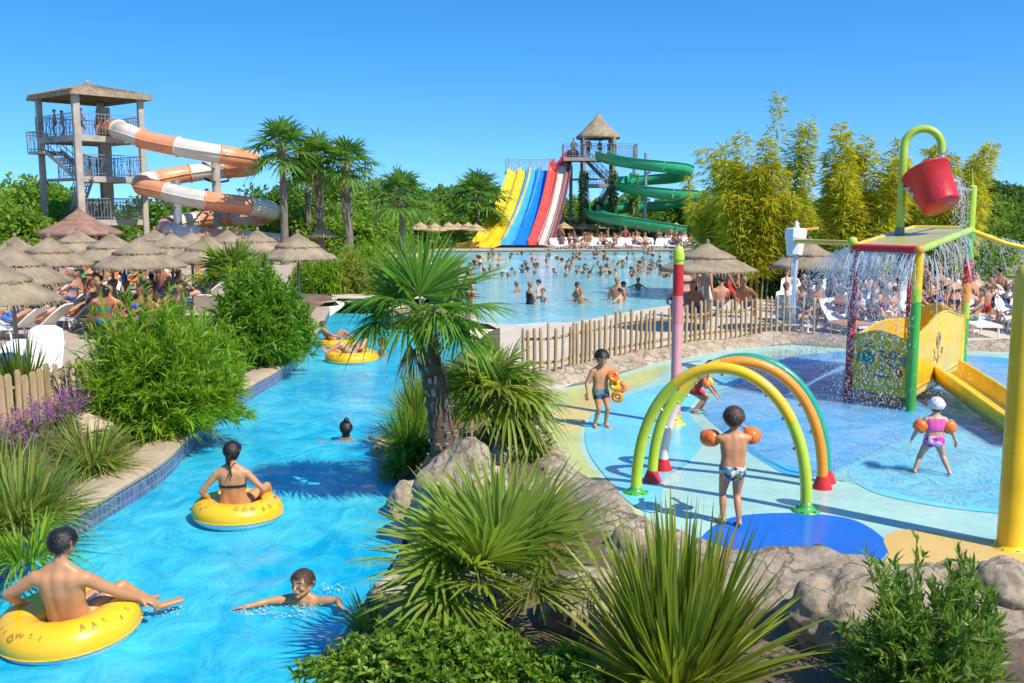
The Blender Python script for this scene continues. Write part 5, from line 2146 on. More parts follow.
def build_green_slide():
    pix = [(601, 154, 88), (615, 158, 86.5), (640, 162, 85.4), (662, 164.5, 85.2), (680, 167, 86.2), (686, 171, 88), (676, 175.5, 90), (652, 177.5, 91), (630, 179, 90.4), (621, 182, 88.6), (626, 185.5, 86.8), (645, 189, 85.6), (672, 192, 85.2), (694, 194, 86), (702, 198, 88.2), (690, 202, 90.6), (662, 204, 91.8), (630, 205.5, 91.4), (604, 207.5, 90), (592, 211, 88), (600, 214.5, 86.4), (625, 219, 85.4), (655, 224, 85), (682, 228.5, 85), (702, 232, 85.4)]
    P = [D(x, y, Y) for x, y, Y in pix]
    pts = poly3(P, 7)
    base = Vector((P[0].x + 4, 88, 0))
    t = thing('spiral_slide', 'bright green open spiral slide winding down beside the thatched tower', 'water slide', tuple(base))
    n = len(pts)
    step = 21
    for a in range(0, n - 1, step):
        b = min(n - 1, a + step)
        mb = MB()
        trough(mb, [p - base for p in pts[a:b + 1]], .66, half_pipe(.07, -200, 20, 14, .16))
        mb.build('trough_section', M['s_green'], t)
    for px, yt, Y in ((646, 153, 88), (598, 205, 88), (690, 168, 88)):
        p = D(px, yt, Y)
        mb = MB()
        mb.tube([(p.x - base.x, p.y - base.y, 0), (p.x - base.x, p.y - base.y, p.z)], .15, 10)
        for q in pts[::9]:
            if abs(q.x - p.x) < 1.2 and q.z < p.z:
                mb.bar((p.x - base.x, 0, q.z - .75), (p.x - base.x, q.y - base.y, q.z - .72), .12, .16)
        mb.build('support_column', M['metal'] if px != 598 else M['greywood'], t)

# ---- splash pad toys
def build_arches():
    g = 'water hoops on the splash pad'
    def hoop(lp, rp, top, label, cols, foot, r=.060):
        a, b = G(*lp), G(*rp)
        c = (a + b) / 2
        t = thing('water_hoop', label, 'hoop', tuple(c), group=g)
        u = (b - a) / 2
        n = 44
        pts = []
        for i in range(n + 1):
            w = PI * i / n
            k = abs(math.cos(w)) ** .95 * (1 if math.cos(w) > 0 else -1)
            pts.append(Vector((u.x * -math.cos(w), u.y * -math.cos(w), top * math.sin(w) ** .86 + .02)))
        # colour bands, each a piece of the pipe
        for (f0, f1, m) in cols:
            mb = MB()
            mb.tube(pts[int(f0 * n):int(f1 * n) + 1], r, 14)
            mb.build('pipe', M[m], t)
        for p, fm in ((a - c, foot[0]), (b - c, foot[1])):
            mb = MB()
            if 'red' in fm:
                mb.lathe([(.115, 0), (.115, .015), (.055, .17), (.05, .19), (0, .19)], 20, tuple(p))
            else:
                mb.lathe([(.15, 0), (.15, .018), (.10, .03), (.065, .07), (.058, .13), (0, .13)], 20, tuple(p))
                for k in range(6):
                    q = p + Vector((math.cos(k * PI / 3) * .125, math.sin(k * PI / 3) * .125, .022))
                    mb.tube([q, q + Vector((0, 0, .02))], .014, 6)
            mb.build('foot', M[fm], t)
        mb = MB()
        for i in range(6, n - 5, 4):
            d = Vector((0, 0, .25)) - pts[i]
            d.normalize()
            mb.tube([pts[i] + d * r * .8, pts[i] + d * (r + .025)], .016, 6)
        mb.build('nozzle', M['metal'], t)
        return t
    hoop((636, 494), (806, 512), 1.47, 'front water hoop, yellow on top with lime green legs and green feet', [(0, .34, 'p_lime'), (.34, .80, 'p_yellow'), (.80, 1, 'p_lime')], ('p_green', 'p_green'), .062)
    hoop((652, 483), (822, 489), 1.44, 'middle water hoop, orange with a green left leg and red cone feet', [(0, .26, 'p_lime'), (.26, .44, 'p_yellow'), (.44, 1, 'p_orange')], ('p_red', 'p_red'))
    hoop((663, 471), (826, 483), 1.42, 'rear water hoop, teal with a whitish lower left leg', [(0, .20, 'p_palepink'), (.20, .36, 'p_lime'), (.36, 1, 'p_teal')], ('p_red', 'p_red'))

def banded_post(name, label, cat, p, r, bands, top=None, seg=18):
    t = thing(name, label, cat, tuple(p))
    for z0, z1, m in bands:
        mb = MB()
        mb.tube([(0, 0, z0), (0, 0, z1)], r, seg)
        mb.build('band', M[m], t)
    return t

def build_posts():
    p = G(675, 425)
    t = banded_post('spray_post', 'tall pink spray post with red top and lime cap standing behind the hoops', 'post', p, .076,
                    [(0, .16, 'p_yellow'), (.16, .70, 'p_orange'), (.70, 1.50, 'p_pink'), (1.50, 1.92, 'p_softpink'), (1.92, 2.38, 'p_red'), (2.38, 2.44, 'p_lime')])
    mb = MB()
    mb.lathe([(.088, 2.44), (.088, 2.52), (.06, 2.62), (0, 2.66)], 18)
    mb.build('cap', M['p_lime'], t)
    mb = MB()
    mb.lathe([(.16, 0), (.16, .02), (.10, .05), (.088, .10)], 20)
    mb.build('base_flange', M['p_yellow'], t)
    p = G(1010, 548)
    t = thing('bollard_post', 'thick plain yellow post at the right front edge of the splash pad', 'post', tuple(p))
    mb = MB()
    mb.lathe([(.122, 0), (.120, 1.4), (.118, 2.55), (.112, 2.60), (.085, 2.655), (.04, 2.685), (0, 2.69)], 32)
    mb.build('shaft', M['p_yellow'], t)
    mb = MB()
    mb.lathe([(.20, 0), (.20, .014), (.135, .022), (.125, .05)], 32)
    for k in range(8):
        a = k * PI / 4
        mb.tube([(.165 * math.cos(a), .165 * math.sin(a), .012), (.165 * math.cos(a), .165 * math.sin(a), .032)], .014, 6)
    mb.build('base_flange', M['p_yellow'], t)

def build_bucket_house():
    A, B = G(848, 401), G(910, 413)            # front left, front right
    Dd = G(961, 379)                           # back right
    C = A + (Dd - B)                           # back left
    o = (A + B + C + Dd) / 4
    t = thing('splash_playhouse', 'splash playhouse with a flat roof on red and green posts, yellow panels and slide', 'play structure', tuple(o))
    a, b, c, d = A - o, B - o, C - o, Dd - o
    zr = 2.50
    def post(p, bands, r=.068):
        for z0, z1, m in bands:
            mb = MB()
            mb.tube([(p.x, p.y, z0), (p.x, p.y, z1)], r, 16)
            mb.build('post', M[m], t)
    post(a, [(0, zr, 'p_red')])
    post(b, [(0, 1.75, 'p_green'), (1.75, 1.95, 'p_lime'), (1.95, zr, 'p_yellow')], .078)
    post(c, [(0, zr, 'p_red')])
    post(d, [(0, 1.15, 'p_green'), (1.15, 1.45, 'p_lime'), (1.45, 1.8, 'p_orange'), (1.8, 2.25, 'p_red'), (2.25, 2.75, 'p_green'), (2.75, 3.55, 'p_lime')], .078)
    mb = MB()
    mb.ball((d.x, d.y, 3.56), .078, 14, 0, (1, 1, .5))
    mb.tube([(d.x, d.y, 3.58), (d.x - .03, d.y, 3.9)], [.02, .006], 6)
    mb.build('post_cap', M['p_lime'], t)
    # roof: pan with a red front edge and lime side beam; slightly higher at the back
    ex = lambda p, k=1.04: Vector((p.x * k, p.y * k, 0))
    q = [ex(a), ex(b), ex(d), ex(c)]
    zz = [zr + .02, zr + .02, zr + .26, zr + .26]
    mb = MB()
    V = [Vector((p.x, p.y, z)) for p, z in zip(q, zz)] + [Vector((p.x, p.y, z + .06)) for p, z in zip(q, zz)]
    mb.add(V, [(3, 2, 1, 0), (4, 5, 6, 7), (0, 1, 5, 4), (1, 2, 6, 5), (2, 3, 7, 6), (3, 0, 4, 7)], 0, False)
    roof = mb.build('roof', pmat('faded_yellow_roof', (.58, .40, .08), .35, .2, 1.5, .05, 10, c2=(.34, .38, .12)), t)
    U = Vector((0, 0, .03))
    for (i, j, m) in ((0, 1, 'p_red'), (1, 2, 'p_lime'), (2, 3, 'p_yellow'), (3, 0, 'p_yellow')):
        mb = MB()
        k = (V[j] - V[i]).normalized() * .035
        mb.tube([V[i] + U + k, V[j] + U - k], .062, 12)
        mb.build('roof_edge', M[m], roof)
    mb = MB()
    mb.ball(tuple(V[1] + U), .075, 12)
    mb.build('roof_corner', M['p_orange'], roof)
    mb = MB()
    mb.ball(tuple(V[0] + Vector((0, 0, .12))), .085, 12)
    mb.build('roof_knob', M['p_lime'], roof)
    # gooseneck pipe rising through the roof
    gp = D(900, 226, 17.9) - o
    gx, gy = gp.x, gp.y
    r = .31
    path = [Vector((gx, gy, zr + .05)), Vector((gx, gy, 4.22))]
    side = Vector((.97, -.22, 0))
    for i in range(1, 15):
        w = PI * i / 14
        path.append(Vector((gx, gy, 4.24)) + side * (r - r * math.cos(w)) + Vector((0, 0, r * math.sin(w) * 1.02)))
    path.append(path[-1] + Vector((0, 0, -.10)))
    mb = MB()
    mb.tube(path, .068, 16)
    mb.build('gooseneck_pipe', M['p_lime'], t)
    mb = MB()
    mb.tube([(gx, gy, zr + .05), (gx, gy, zr + .34)], .082, 16)
    mb.lathe([(.36, 0), (.36, .03), (.10, .05), (.09, .12)], 24, (gx, gy, zr + .09))
    mb.build('pipe_collar', M['p_grey'], t)
    mb = MB()
    e = path[-1]
    rr = random.Random(3)
    for k in range(7):
        x, y = rr.uniform(-.03, .03), rr.uniform(-.03, .03)
        mb.tube([e + Vector((x, y, 0)), e + Vector((x * 1.3, y * 1.3, -.22)), e + Vector((x * 1.6 + .01, y, -.48))], [.016, .012, .006], 6)
    w = mb.build('water_jet', M['drops'], None, tuple(o))
    tag(w, 'thin stream of water falling from the lime gooseneck pipe into the red bucket', 'water', kind='stuff')
    # axle from the gooseneck to the back right post, bucket hung on it
    bc = D(933, 187, 17.6) - o
    mb = MB()
    mb.tube([(gx, gy, 3.52), (bc.x - .38, bc.y, 3.53)], .035, 10)
    mb.tube([(bc.x + .38, bc.y, 3.53), (d.x, d.y, 3.5)], .03, 10)
    mb.build('axle', M['metal'], t)
    bt = thing('tipping_bucket', 'large glossy red bucket tipped forward above the playhouse roof', 'bucket', (o.x + bc.x, o.y + bc.y, 3.53))
    tilt = Matrix.Rotation(R(-16), 3, 'Y') @ Matrix.Rotation(R(-30), 3, 'X') @ Matrix.Scale(.86, 3)
    mb = MB()
    mb.lathe([(0, -.44), (.355, -.44), (.37, -.425), (.375, -.40), (.47, .36), (.495, .365), (.495, .40), (.455, .40), (.44, .36), (.345, -.39), (0, -.39)], 40, mt=tilt)
    mb.build('shell', M['p_red'], bt)
    mb = MB()
    for s in (-1, 1):
        mb.ball(tuple(tilt @ Vector((s * .43, 0, .0))), .055, 10)
    mb.build('pivot', M['metal'], bt)
    # lower platform, panels and slide
    zp = .34
    mb = MB()
    mb.add([Vector((p.x, p.y, z)) for z in (zp - .12, zp) for p in (a, b, d, c)], [(3, 2, 1, 0), (4, 5, 6, 7), (0, 1, 5, 4), (1, 2, 6, 5), (2, 3, 7, 6), (3, 0, 4, 7)], 0, False)
    mb.build('platform', M['p_yellow'], t)
    circ = lambda x, y, r_, n=12: [(x + r_ * math.cos(2 * PI * i / n), y + r_ * math.sin(2 * PI * i / n)) for i in range(n + 1)]
    def panel(p, q, h, inset=.09, bump=.16, mat='p_yellow', motif=()):
        u = (q - p)
        ln = u.length
        u = u.normalized()
        nrm_ = Vector((u.y, -u.x, 0))
        if nrm_.dot((p + q) / 2) < 0:
            nrm_ = -nrm_
        out = [(inset, 0), (ln - inset, 0), (ln - inset, h)]
        for i in range(1, 10):
            x = ln - inset - (ln - 2 * inset) * i / 10
            out.append((x, h + bump * math.sin(PI * i / 10) ** 2))
        out.append((inset, h))
        mt = Matrix((u, Vector((0, 0, 1)), nrm_)).transposed()
        po = p + Vector((0, 0, zp + .02))
        mats = [mat]
        mb = MB()
        mb.prism(out, -.02, .02, 0, mt, po)
        for cx, col, lines, rr_ in motif:
            mats.append(col)
            for l in lines:
                mb.tube([mt @ Vector((x + ln * cx, y, .022)) + po for x, y in l], rr_, 6, len(mats) - 1)
        pn = mb.build('panel', [M[m_] for m_ in mats], t)
        rim = MB()
        rim.tube([mt @ Vector((x, y, .02)) + po for x, y in out], .018, 6, closed=True)
        rim.build('panel_rim', M[mat], pn)
    # generic fish, shells and weed in place of the cartoon figures
    panel(a, b, .78, bump=.10, mat='p_shade_yellow', motif=[
        (.5, 'p_teal', [circ(-.22, .42, .10), circ(-.22, .42, .05), [(-.34, .42), (-.42, .50), (-.42, .34), (-.34, .42)], [(.02, .2), (.06, .4), (.0, .55), (.05, .66)]], .024),
        (.5, 'p_grey', [circ(.27, .44, .12), circ(.25, .47, .035), [(.39, .44), (.47, .52), (.47, .36), (.39, .44)], [(-.1, .15), (.1, .14), (.2, .18)], [(-.28, .58), (-.2, .66), (-.12, .60)]], .020),
        (.5, 'p_red', [circ(.05, .50, .06), [(-.33, .2), (-.26, .28), (-.2, .2)], circ(.36, .24, .05)], .018)])
    panel(b, d, .86, bump=.22, motif=[(.42, 'p_grey', [circ(0, .62, .13), circ(0, .62, .07), [(0, .48), (0, .22)], [(-.16, .34), (0, .26), (.16, .34)], circ(.3, .42, .05), [(-.28, .30), (-.22, .42), (-.3, .5)]], .012)])
    panel(c, d, .86, bump=.16)
    panel(a, c, .70, bump=.1)
    # slide leaves through the right side
    s0 = b.lerp(d, .55) + Vector((0, 0, zp + .05))
    dirn = Vector((.80, -.60, 0))
    tgt = G(1040, 452) - o
    tgt.z = .08
    dirn = (tgt - s0)
    pts = []
    for i in range(15):
        u = i / 14
        z = s0.z - .06 - (s0.z - .14) * (u ** 1.15) + (.04 * u ** 6)
        p = s0.lerp(tgt, u)
        p.z = max(.09, z + .05)
        pts.append(p)
    mb = MB()
    trough(mb, pts, .30, [(-1.05, .7), (-.9, .7), (-.86, .1), (-.6, -.02), (.6, -.02), (.86, .1), (.9, .7), (1.05, .7), (1.02, -.16), (-1.02, -.16)])
    mb.build('slide', M['p_yellow'], t)
    # spray beams
    mb = MB()
    k1 = V[0] + Vector((0, 0, .10))
    k2 = D(793, 241, 18.6) - o
    mb.tube([k1, k2], .045, 10)
    mb.build('beam', M['p_yellow'], t)
    mb = MB()
    mb.tube([k2 + Vector((0, .1, .18)), k2 + Vector((.6, .5, .22))], .03, 8)
    mb.build('small_beam', M['p_orange'], t)
    mb = MB()
    k3 = V[2] + Vector((0, 0, .0))
    mb.tube([k3, k3 + Vector((.5, -.25, -.22)), k3 + Vector((.85, -.3, -.30)), k3 + Vector((1.2, -.3, -.28))], .05, 10)
    mb.build('beam', M['p_yellow'], t)
    # pale pouring bucket at the end of the beam
    wb = thing('pouring_bucket', 'small white faceted bucket at the end of the yellow beam pouring water', 'bucket', tuple(o + k2 + Vector((.05, .02, -.05))))
    mb = MB()
    tl = Matrix.Rotation(R(4), 3, 'Y') @ Matrix.Rotation(R(-8), 3, 'X')
    mb.lathe([(0, -.22), (.13, -.22), (.14, -.21), (.18, .06), (.195, .10), (.205, .25), (.19, .27), (.18, .25), (.15, .0), (.12, -.19), (0, -.19)], 9, smooth=False, mt=tl)
    mb.build('shell', M['p_white'], wb)
    mb = MB()
    mb.lathe([(.06, .25), (.07, .29), (.045, .34), (.05, .38), (.0, .43)], 10, mt=tl)
    mb.build('knob', M['p_palepink'], wb)
    wj = MB()
    e = k2 + Vector((.05, 0, -.25))
    for k in range(16):
        x, y = rr.uniform(-.06, .06), rr.uniform(-.06, .06)
        wj.tube([e + Vector((x, y, 0)), e + Vector((x * 1.2 - .03, y - .02, -.4)), e + Vector((x * 2.2 - .06, y - .05, -rr.uniform(.7, 1.5)))], [.012, .009, .004], 5)
    tag(wj.build('water_jet', M['drops'], None, tuple(o)), 'water pouring straight down from the small white bucket', 'water', kind='stuff')
    # water running off the roof edges: strings of drops on falling curves
    def curtain(P0, P1, nrm_, n, seed, v0, spread, zfall, lbl):
        r2 = random.Random(seed)
        mb = MB()
        for i in range(n):
            s = P0.lerp(P1, r2.random())
            v = nrm_ * v0 * r2.uniform(.5, 1.2) + Vector((r2.uniform(-.3, .3), r2.uniform(-.3, .3), 0)) * spread
            T = math.sqrt(2 * zfall / 9.8)
            st = r2.uniform(0, .6) * T * r2.random()
            en = min(T, st + r2.uniform(.05, .30) * T)
            k = max(3, int((en - st) / .03))
            path = []
            for j in range(k + 1):
                tt = st + (en - st) * j / k
                path.append(s + v * tt + Vector((0, 0, -4.9 * tt * tt)))
            rad = r2.uniform(.002, .0065)
            mb.tube(path, [rad * (.5 + .8 * math.sin(PI * (j + .3) / (k + .6))) for j in range(k + 1)], 5)
            for _ in range(14):
                tt = r2.uniform(.25, 1.0) * T
                c_ = s + v * tt * 1.05 + Vector((r2.gauss(0, .07), r2.gauss(0, .07), -4.9 * tt * tt + r2.gauss(0, .06)))
                mb.ball(tuple(c_), r2.uniform(.0025, .008) * (1.3 if r2.random() < .1 else 1), 4, 0, (1, 1, r2.uniform(1, 3)))
        w = mb.build('falling_water', M['drops'], None, tuple(o))
        tag(w, lbl, 'water', kind='stuff')
    nf = Vector(((b - a).y, -(b - a).x, 0)).normalized()
    nl = (a - b).normalized()
    nr = -nl
    curtain(V[0], V[1], nf, 300, 1, .6, 1.0, 2.45, 'curtain of water spilling from the red front edge of the playhouse roof')
    curtain(V[0], V[3], nl, 560, 2, 2.5, 1.5, 2.45, 'spray of water shooting off the left edge of the playhouse roof')
    curtain(V[1], V[2], nr, 110, 3, .7, 1.1, 2.45, 'water dripping from the lime right edge of the playhouse roof')
    curtain(V[2], V[2] + Vector((1.2, -.3, -.28)), Vector((.9, .3, 0)), 110, 4, 1.0, 1.2, 2.2, 'spray of water right of the tall lime post')
    e0 = o * 0 + bc + Vector((.33, -.1, .25))
    curtain(e0, e0 + Vector((.12, .1, -.3)), Vector((.4, -.1, 0)), 60, 5, .8, .5, 1.0, 'thin spray falling from the rim of the red bucket')
    return o
# ------------------------------------------------------------------ planting
def fan_palm(name, label, cat, loc, trunk_pts, rad, fronds, mat, barkmat, group=None, boots=60, seed=1, width=.045, rows=4, nseg=36, dead=0, boot_ln=.12, trunk_rough=.12, fuse=False, spread=115, fold=.2):
    """fronds: list of (az deg, el deg, stalk length, blade radius, droop)"""
    t = thing(name, label, cat, loc, 0, group)
    r = random.Random(seed)
    mb = palm_trunk_mesh('trunk', trunk_pts, rad, M[barkmat], 16, trunk_rough, seed=seed)
    if boots:
        leaf_base_boots(mb, trunk_pts, rad, boots, r, boot_ln, .05, 1)
    mb.build('trunk', [M[barkmat], M['fibre']], t)
    top = Vector(trunk_pts[-1])
    for i, (az, el, pet, rd, dr) in enumerate(fronds):
        me = frond_mesh('frond', seed * 100 + i, R(az), R(el), pet, rd, nseg, M[mat], spread=spread, droop=dr, rows=rows, width=width, fold=fold)
        meshobj('frond', me, t, tuple(top + Vector((0, 0, r.uniform(-.08, .04)))))
    for i in range(dead):
        me = frond_mesh('dead_frond', seed * 100 + 50 + i, R(r.uniform(0, 360)), R(-62 - r.random() * 20), .35, .38, 22, M['straw_leaf'], droop=.5, rows=3, width=.035)
        meshobj('dead_frond', me, t, tuple(top + Vector((0, 0, -.12))))
    return t

def crown_palm_meshes(seed, n, pet, rad, nseg, mat, hang=.3):
    """whole crown of a tall palm as one mesh (for far palms)"""
    r = random.Random(seed)
    Vs, Qs, k = [], [], 0
    for i in range(n):
        az = i * 2.39996 + r.uniform(-.2, .2)
        el = R(84 - 112 * (i / (n - 1)) ** .85 + r.uniform(-6, 6))
        me = frond_mesh('t', seed * 77 + i, az, el, pet * r.uniform(.85, 1.1), rad * r.uniform(.85, 1.1), nseg, mat, spread=105, droop=.38, rows=4, width=.10, fold=0.12, pr=.02)
        V = np.empty(len(me.vertices) * 3)
        me.vertices.foreach_get('co', V)
        Q = np.empty(len(me.polygons) * 4, dtype=np.int32)
        me.loops.foreach_get('vertex_index', Q)
        Vs.append(V.reshape(-1, 3))
        Qs.append(Q.reshape(-1, 4) + k)
        k += len(me.vertices)
        bpy.data.meshes.remove(me)
    return npmesh('crown', np.concatenate(Vs), np.concatenate(Qs), mat)

def build_plants():
    r = random.Random(11)
    # ---------------- island: the tall palm and its neighbours
    b = G(446, 466)
    zb = island_z(b.x, b.y)
    pts = [(0.04, 0, -.15), (.0, .02, .5), (-.12, .05, 1.15), (-.25, .06, 1.80), (-.30, .05, 2.16)]
    rad = lambda t: .20 - .085 * t + .02 * math.sin(9 * t)
    fr = [(95, 76, .32, .92, .08), (262, 82, .30, .92, .10), (190, 55, .36, .74, .2), (60, 48, .42, .72, .2), (130, 50, .4, .72, .2), (4, 32, .55, .78, .18), (-28, 12, .68, .76, .30), (-60, 22, .5, .7, .35),
          (172, 14, .55, .62, .42), (205, -6, .55, .55, .6), (150, -2, .5, .5, .6), (232, 24, .48, .62, .4), (300, 6, .52, .62, .5), (335, -14, .55, .60, .6), (20, -8, .5, .55, .6), (255, -8, .42, .5, .7), (75, 8, .5, .6, .5)]
    fan_palm('fan_palm', 'tall fan palm with a leaning fibrous trunk on the island beside the river', 'palm tree', (b.x, b.y, zb), pts, rad, fr, 'l_island', 'palmbark', boots=110, seed=3, width=.034, nseg=46, dead=3, boot_ln=.13)
    b = G(492, 452)
    pts = [(0, 0, -.1), (.02, 0, .35), (.0, .02, .72)]
    fr = [(250, 34, .42, .78, .45), (285, 26, .42, .82, .5), (315, 16, .45, .82, .55), (345, 22, .42, .8, .55), (20, 30, .4, .75, .5), (60, 50, .4, .75, .4), (110, 58, .4, .75, .35), (160, 40, .4, .72, .45), (200, 28, .42, .72, .5), (225, 48, .4, .74, .4),
          (270, 60, .4, .8, .35), (330, 48, .4, .8, .45), (300, 0, .45, .75, .7), (350, -4, .4, .7, .7), (240, 2, .4, .6, .7), (5, 64, .38, .76, .35)]
    fan_palm('fan_palm', 'short fan palm with long drooping yellow green fans right of the tall palm', 'palm tree', (b.x, b.y, island_z(b.x, b.y)), pts, lambda t: .13 - .03 * t, fr, 'l_palm', 'palmbark', boots=40, seed=5, width=.05, nseg=30, dead=4, rows=5)
    # front fan palm
    b = Vector((-.10, 7.6, 0))
    b.z = island_z(b.x, b.y)
    pts = [(0, 0, -.1), (.02, 0, .24), (-.01, .01, .46)]
    fr = [(90, 74, .40, .78, .05), (262, 74, .34, .74, .08), (70, 62, .46, .84, .06), (118, 62, .44, .84, .06), (240, 56, .40, .76, .12), (40, 50, .48, .82, .1), (145, 48, .48, .82, .1), (12, 36, .48, .80, .12), (172, 34, .52, .82, .12), (195, 22, .52, .80, .18), (215, 12, .50, .74, .22), (228, 0, .46, .66, .26),
          (-15, 30, .42, .68, .14), (-35, 18, .40, .6, .2), (248, 24, .36, .55, .2), (160, 10, .48, .66, .22), (185, 0, .46, .6, .3), (225, 46, .40, .68, .12), (5, 62, .44, .7, .08), (178, 58, .46, .72, .08)]
    fan_palm('fan_palm', 'low front fan palm with stiff pointed fans and a shaggy pale trunk', 'palm tree', tuple(b), pts, lambda t: .085 + .02 * t, fr, 'l_palm', 'palmbark', boots=90, seed=8, width=.042, nseg=32, dead=5, boot_ln=.16, rows=4, spread=120)
    # front sword plant
    b = Vector((1.14, 6.55, 0))
    b.z = island_z(b.x, b.y)
    t = thing('sword_plant', 'big clump of upright sword shaped green leaves at the front of the bed', 'plant', tuple(b))
    meshobj('leaves', sword_mesh('leaves', 21, 380, .95, 1.55, .056, M['l_sword'], 18, 88, .26, 7, .16, base_r=.15, power=.58), t)
    mb = MB()
    mb.tube([(0, 0, -.1), (0, .02, .18)], [.12, .09], 10)
    mb.build('stem', M['bark'], t)
    # sword tufts around: low yellowish leaves left of it
    def tuft(px, py, z, label, n, l0, l1, w, mat, el=(15, 85), dr=.3, name='grass_clump', cat='plant', grp=None, seed=1, rows=5, loc=None, br=.08, power=.7, az=(0, 2 * PI)):
        p = Vector(loc) if loc else G(px, py, z)
        me = sword_mesh('leaves', seed, n, l0, l1, w, M[mat], el[0], el[1], dr, rows, .14, base_r=br, power=power, az0=az[0], az1=az[1])
        o = meshobj(name, me, None, (p.x, p.y, p.z))
        o.data.name = name
        return tag(o, label, cat, grp)
    # ground cover and small shrubs of the island
    def cover(cx, cy, rx, ry, h, label, sh, per, ln, wd, mat, seed, name='ground_cover_shrub', cat='shrub', zoff=0, **kw):
        z = island_z(cx, cy) + zoff
        me = shoot_bush_mesh(name, seed, rx, ry, h, sh, per, ln, wd, M[mat], **kw)
        return tag(meshobj(name, me, None, (cx, cy, z)), label, cat)
    cover(-.58, 6.72, .80, .45, .40, 'low bright leafy ground cover in front of the front fan palm', 420, 22, .075, .034, 'l_cover', 31, tilt=.9, droop=.2, spiky=.2)
    cover(.28, 6.60, .48, .36, .30, 'small patch of leafy ground cover between the front fan palm and the sword plant', 220, 20, .07, .032, 'l_cover', 32, tilt=.9, droop=.2)
    cover(2.80, 6.55, .46, .42, .86, 'dark leafy shrub with upright shoots in front of the grey rock', 230, 30, .105, .024, 'l_right', 33, tilt=.55, droop=.12, spiky=.5, inner=.25)
    cover(3.20, 6.75, .26, .28, .92, 'narrower upright shrub at the right front corner', 120, 28, .105, .024, 'l_right', 34, tilt=.5, droop=.12, spiky=.45, inner=.25)
    p = G(523, 458)
    cover(p.x, p.y, .28, .26, .52, 'small leafy shrub beside the boulder below the short palm', 120, 16, .11, .03, 'l_cover', 35, tilt=.7, spiky=.5)
    # arching clumps over the water left of the tall palm
    tuft(418, 432, -.25, 'arching spiky clump leaning over the water below the tall palm', 300, .6, 1.15, .038, 'l_palm', (4, 84), .45, seed=41, az=(R(40), R(300)), grp=None)
    tuft(402, 470, -.4, 'small drooping clump at the waterline left of the tall palm', 120, .3, .6, .03, 'l_island', (-5, 70), .5, seed=42, az=(R(60), R(300)))
    tuft(436, 412, -.1, 'upright spiky clump behind the trunk of the tall palm', 220, .7, 1.25, .038, 'l_palm', (20, 88), .35, seed=43)
    tuft(410, 452, -.3, 'green arching clump at the foot of the tall palm on the river side', 240, .45, .95, .032, 'l_island', (5, 84), .4, seed=48, br=.15)
    tuft(470, 420, 0, 'leafy green clump hidden between the two island palms', 130, .4, .8, .04, 'l_island', (20, 85), .4, seed=44)
    tuft(372, 634, -.45, 'thin spiky leaves reaching over the water by the front kerb rocks', 80, .3, .55, .022, 'l_palm', (5, 75), .3, seed=45, az=(R(60), R(290)))
    tuft(486, 366, -.05, 'spiky green clump between the short palm and the left end of the long fence', 170, .4, .85, .045, 'l_island', (20, 85), .4, seed=47, br=.2)
    p = G(415, 455, -.3)
    cover(p.x, p.y, .35, .3, .35, 'leafy fern like cover on the bank below the tall palm', 160, 18, .09, .03, 'l_island', 46, tilt=.9, droop=.4)
    # ---------------- left bank
    def left(px, py, rx, ry, h, label, sh, per, ln, wd, mat, seed, name='leafy_bush', cat='bush', z=-.12, **kw):
        p = G(px, py, z)
        me = shoot_bush_mesh('foliage', seed, rx, ry, h, sh, per, ln, wd, M[mat], **kw)
        return tag(meshobj(name, me, None, (p.x, p.y, left_z(p.x, p.y))), label, cat)
    left(161, 422, 1.08, 1.08, 1.74, 'big bright green bush of lance leaves nearest the left kerb', 780, 30, .24, .030, 'l_bush', 51, tilt=.50, droop=.35, spiky=.34, inner=.30)
    left(200, 384, .80, .8, 1.25, 'smaller green bush tucked between the two big bushes by the river', 330, 26, .24, .03, 'l_bush', 52, tilt=.5, droop=.35, spiky=.35, inner=.3)
    left(260, 358, 1.05, 1.05, 2.0, 'tall round dense green bush behind the nearest bush on the left bank', 720, 32, .20, .042, 'l_bush2', 53, tilt=.7, droop=.3, spiky=.20, inner=.35)
    left(286, 345, .5, .6, 1.0, 'lower green bush overhanging the kerb where the river bends', 300, 26, .2, .04, 'l_bush2', 54, tilt=.7, droop=.35, spiky=.25, inner=.35)
    # palmetto behind
    b = G(238, 342, 0)
    pts = [(0, 0, -.1), (0, 0, .7), (.02, 0, 1.5)]
    fr = [(i * 47 + 20 * (i % 3), 78 - (i * 37) % 85, .5, .85, .15 + .02 * (i % 6)) for i in range(20)]
    fan_palm('fan_palm', 'spiky fan palm rising behind the big bushes on the left bank', 'palm tree', (b.x - .1, b.y, 0), pts, lambda t: .14, fr, 'l_palm', 'palmbark', boots=20, seed=9, width=.06, nseg=26, rows=3)
    # long grass clumps at the left edge
    tuft(20, 520, -.15, 'wide clump of long arching grass at the left edge by the kerb', 620, .65, 1.18, .026, 'l_grass', (2, 78), .42, seed=61, br=.35, power=1.0)
    tuft(-6, 494, -.1, 'grass clump half outside the left edge of the photo', 360, .5, .95, .026, 'l_grass', (5, 80), .40, seed=62, br=.3, power=.9)
    tuft(92, 466, -.18, 'drooping grass clump hanging over the kerb below the nearest bush', 460, .6, 1.02, .024, 'l_grass', (0, 74), .55, seed=63, br=.22, power=1.0)
    tuft(30, 556, -.2, 'short bright grass tuft spilling on the kerb at the lower left', 240, .3, .6, .024, 'l_bush', (0, 75), .5, seed=64, br=.3)
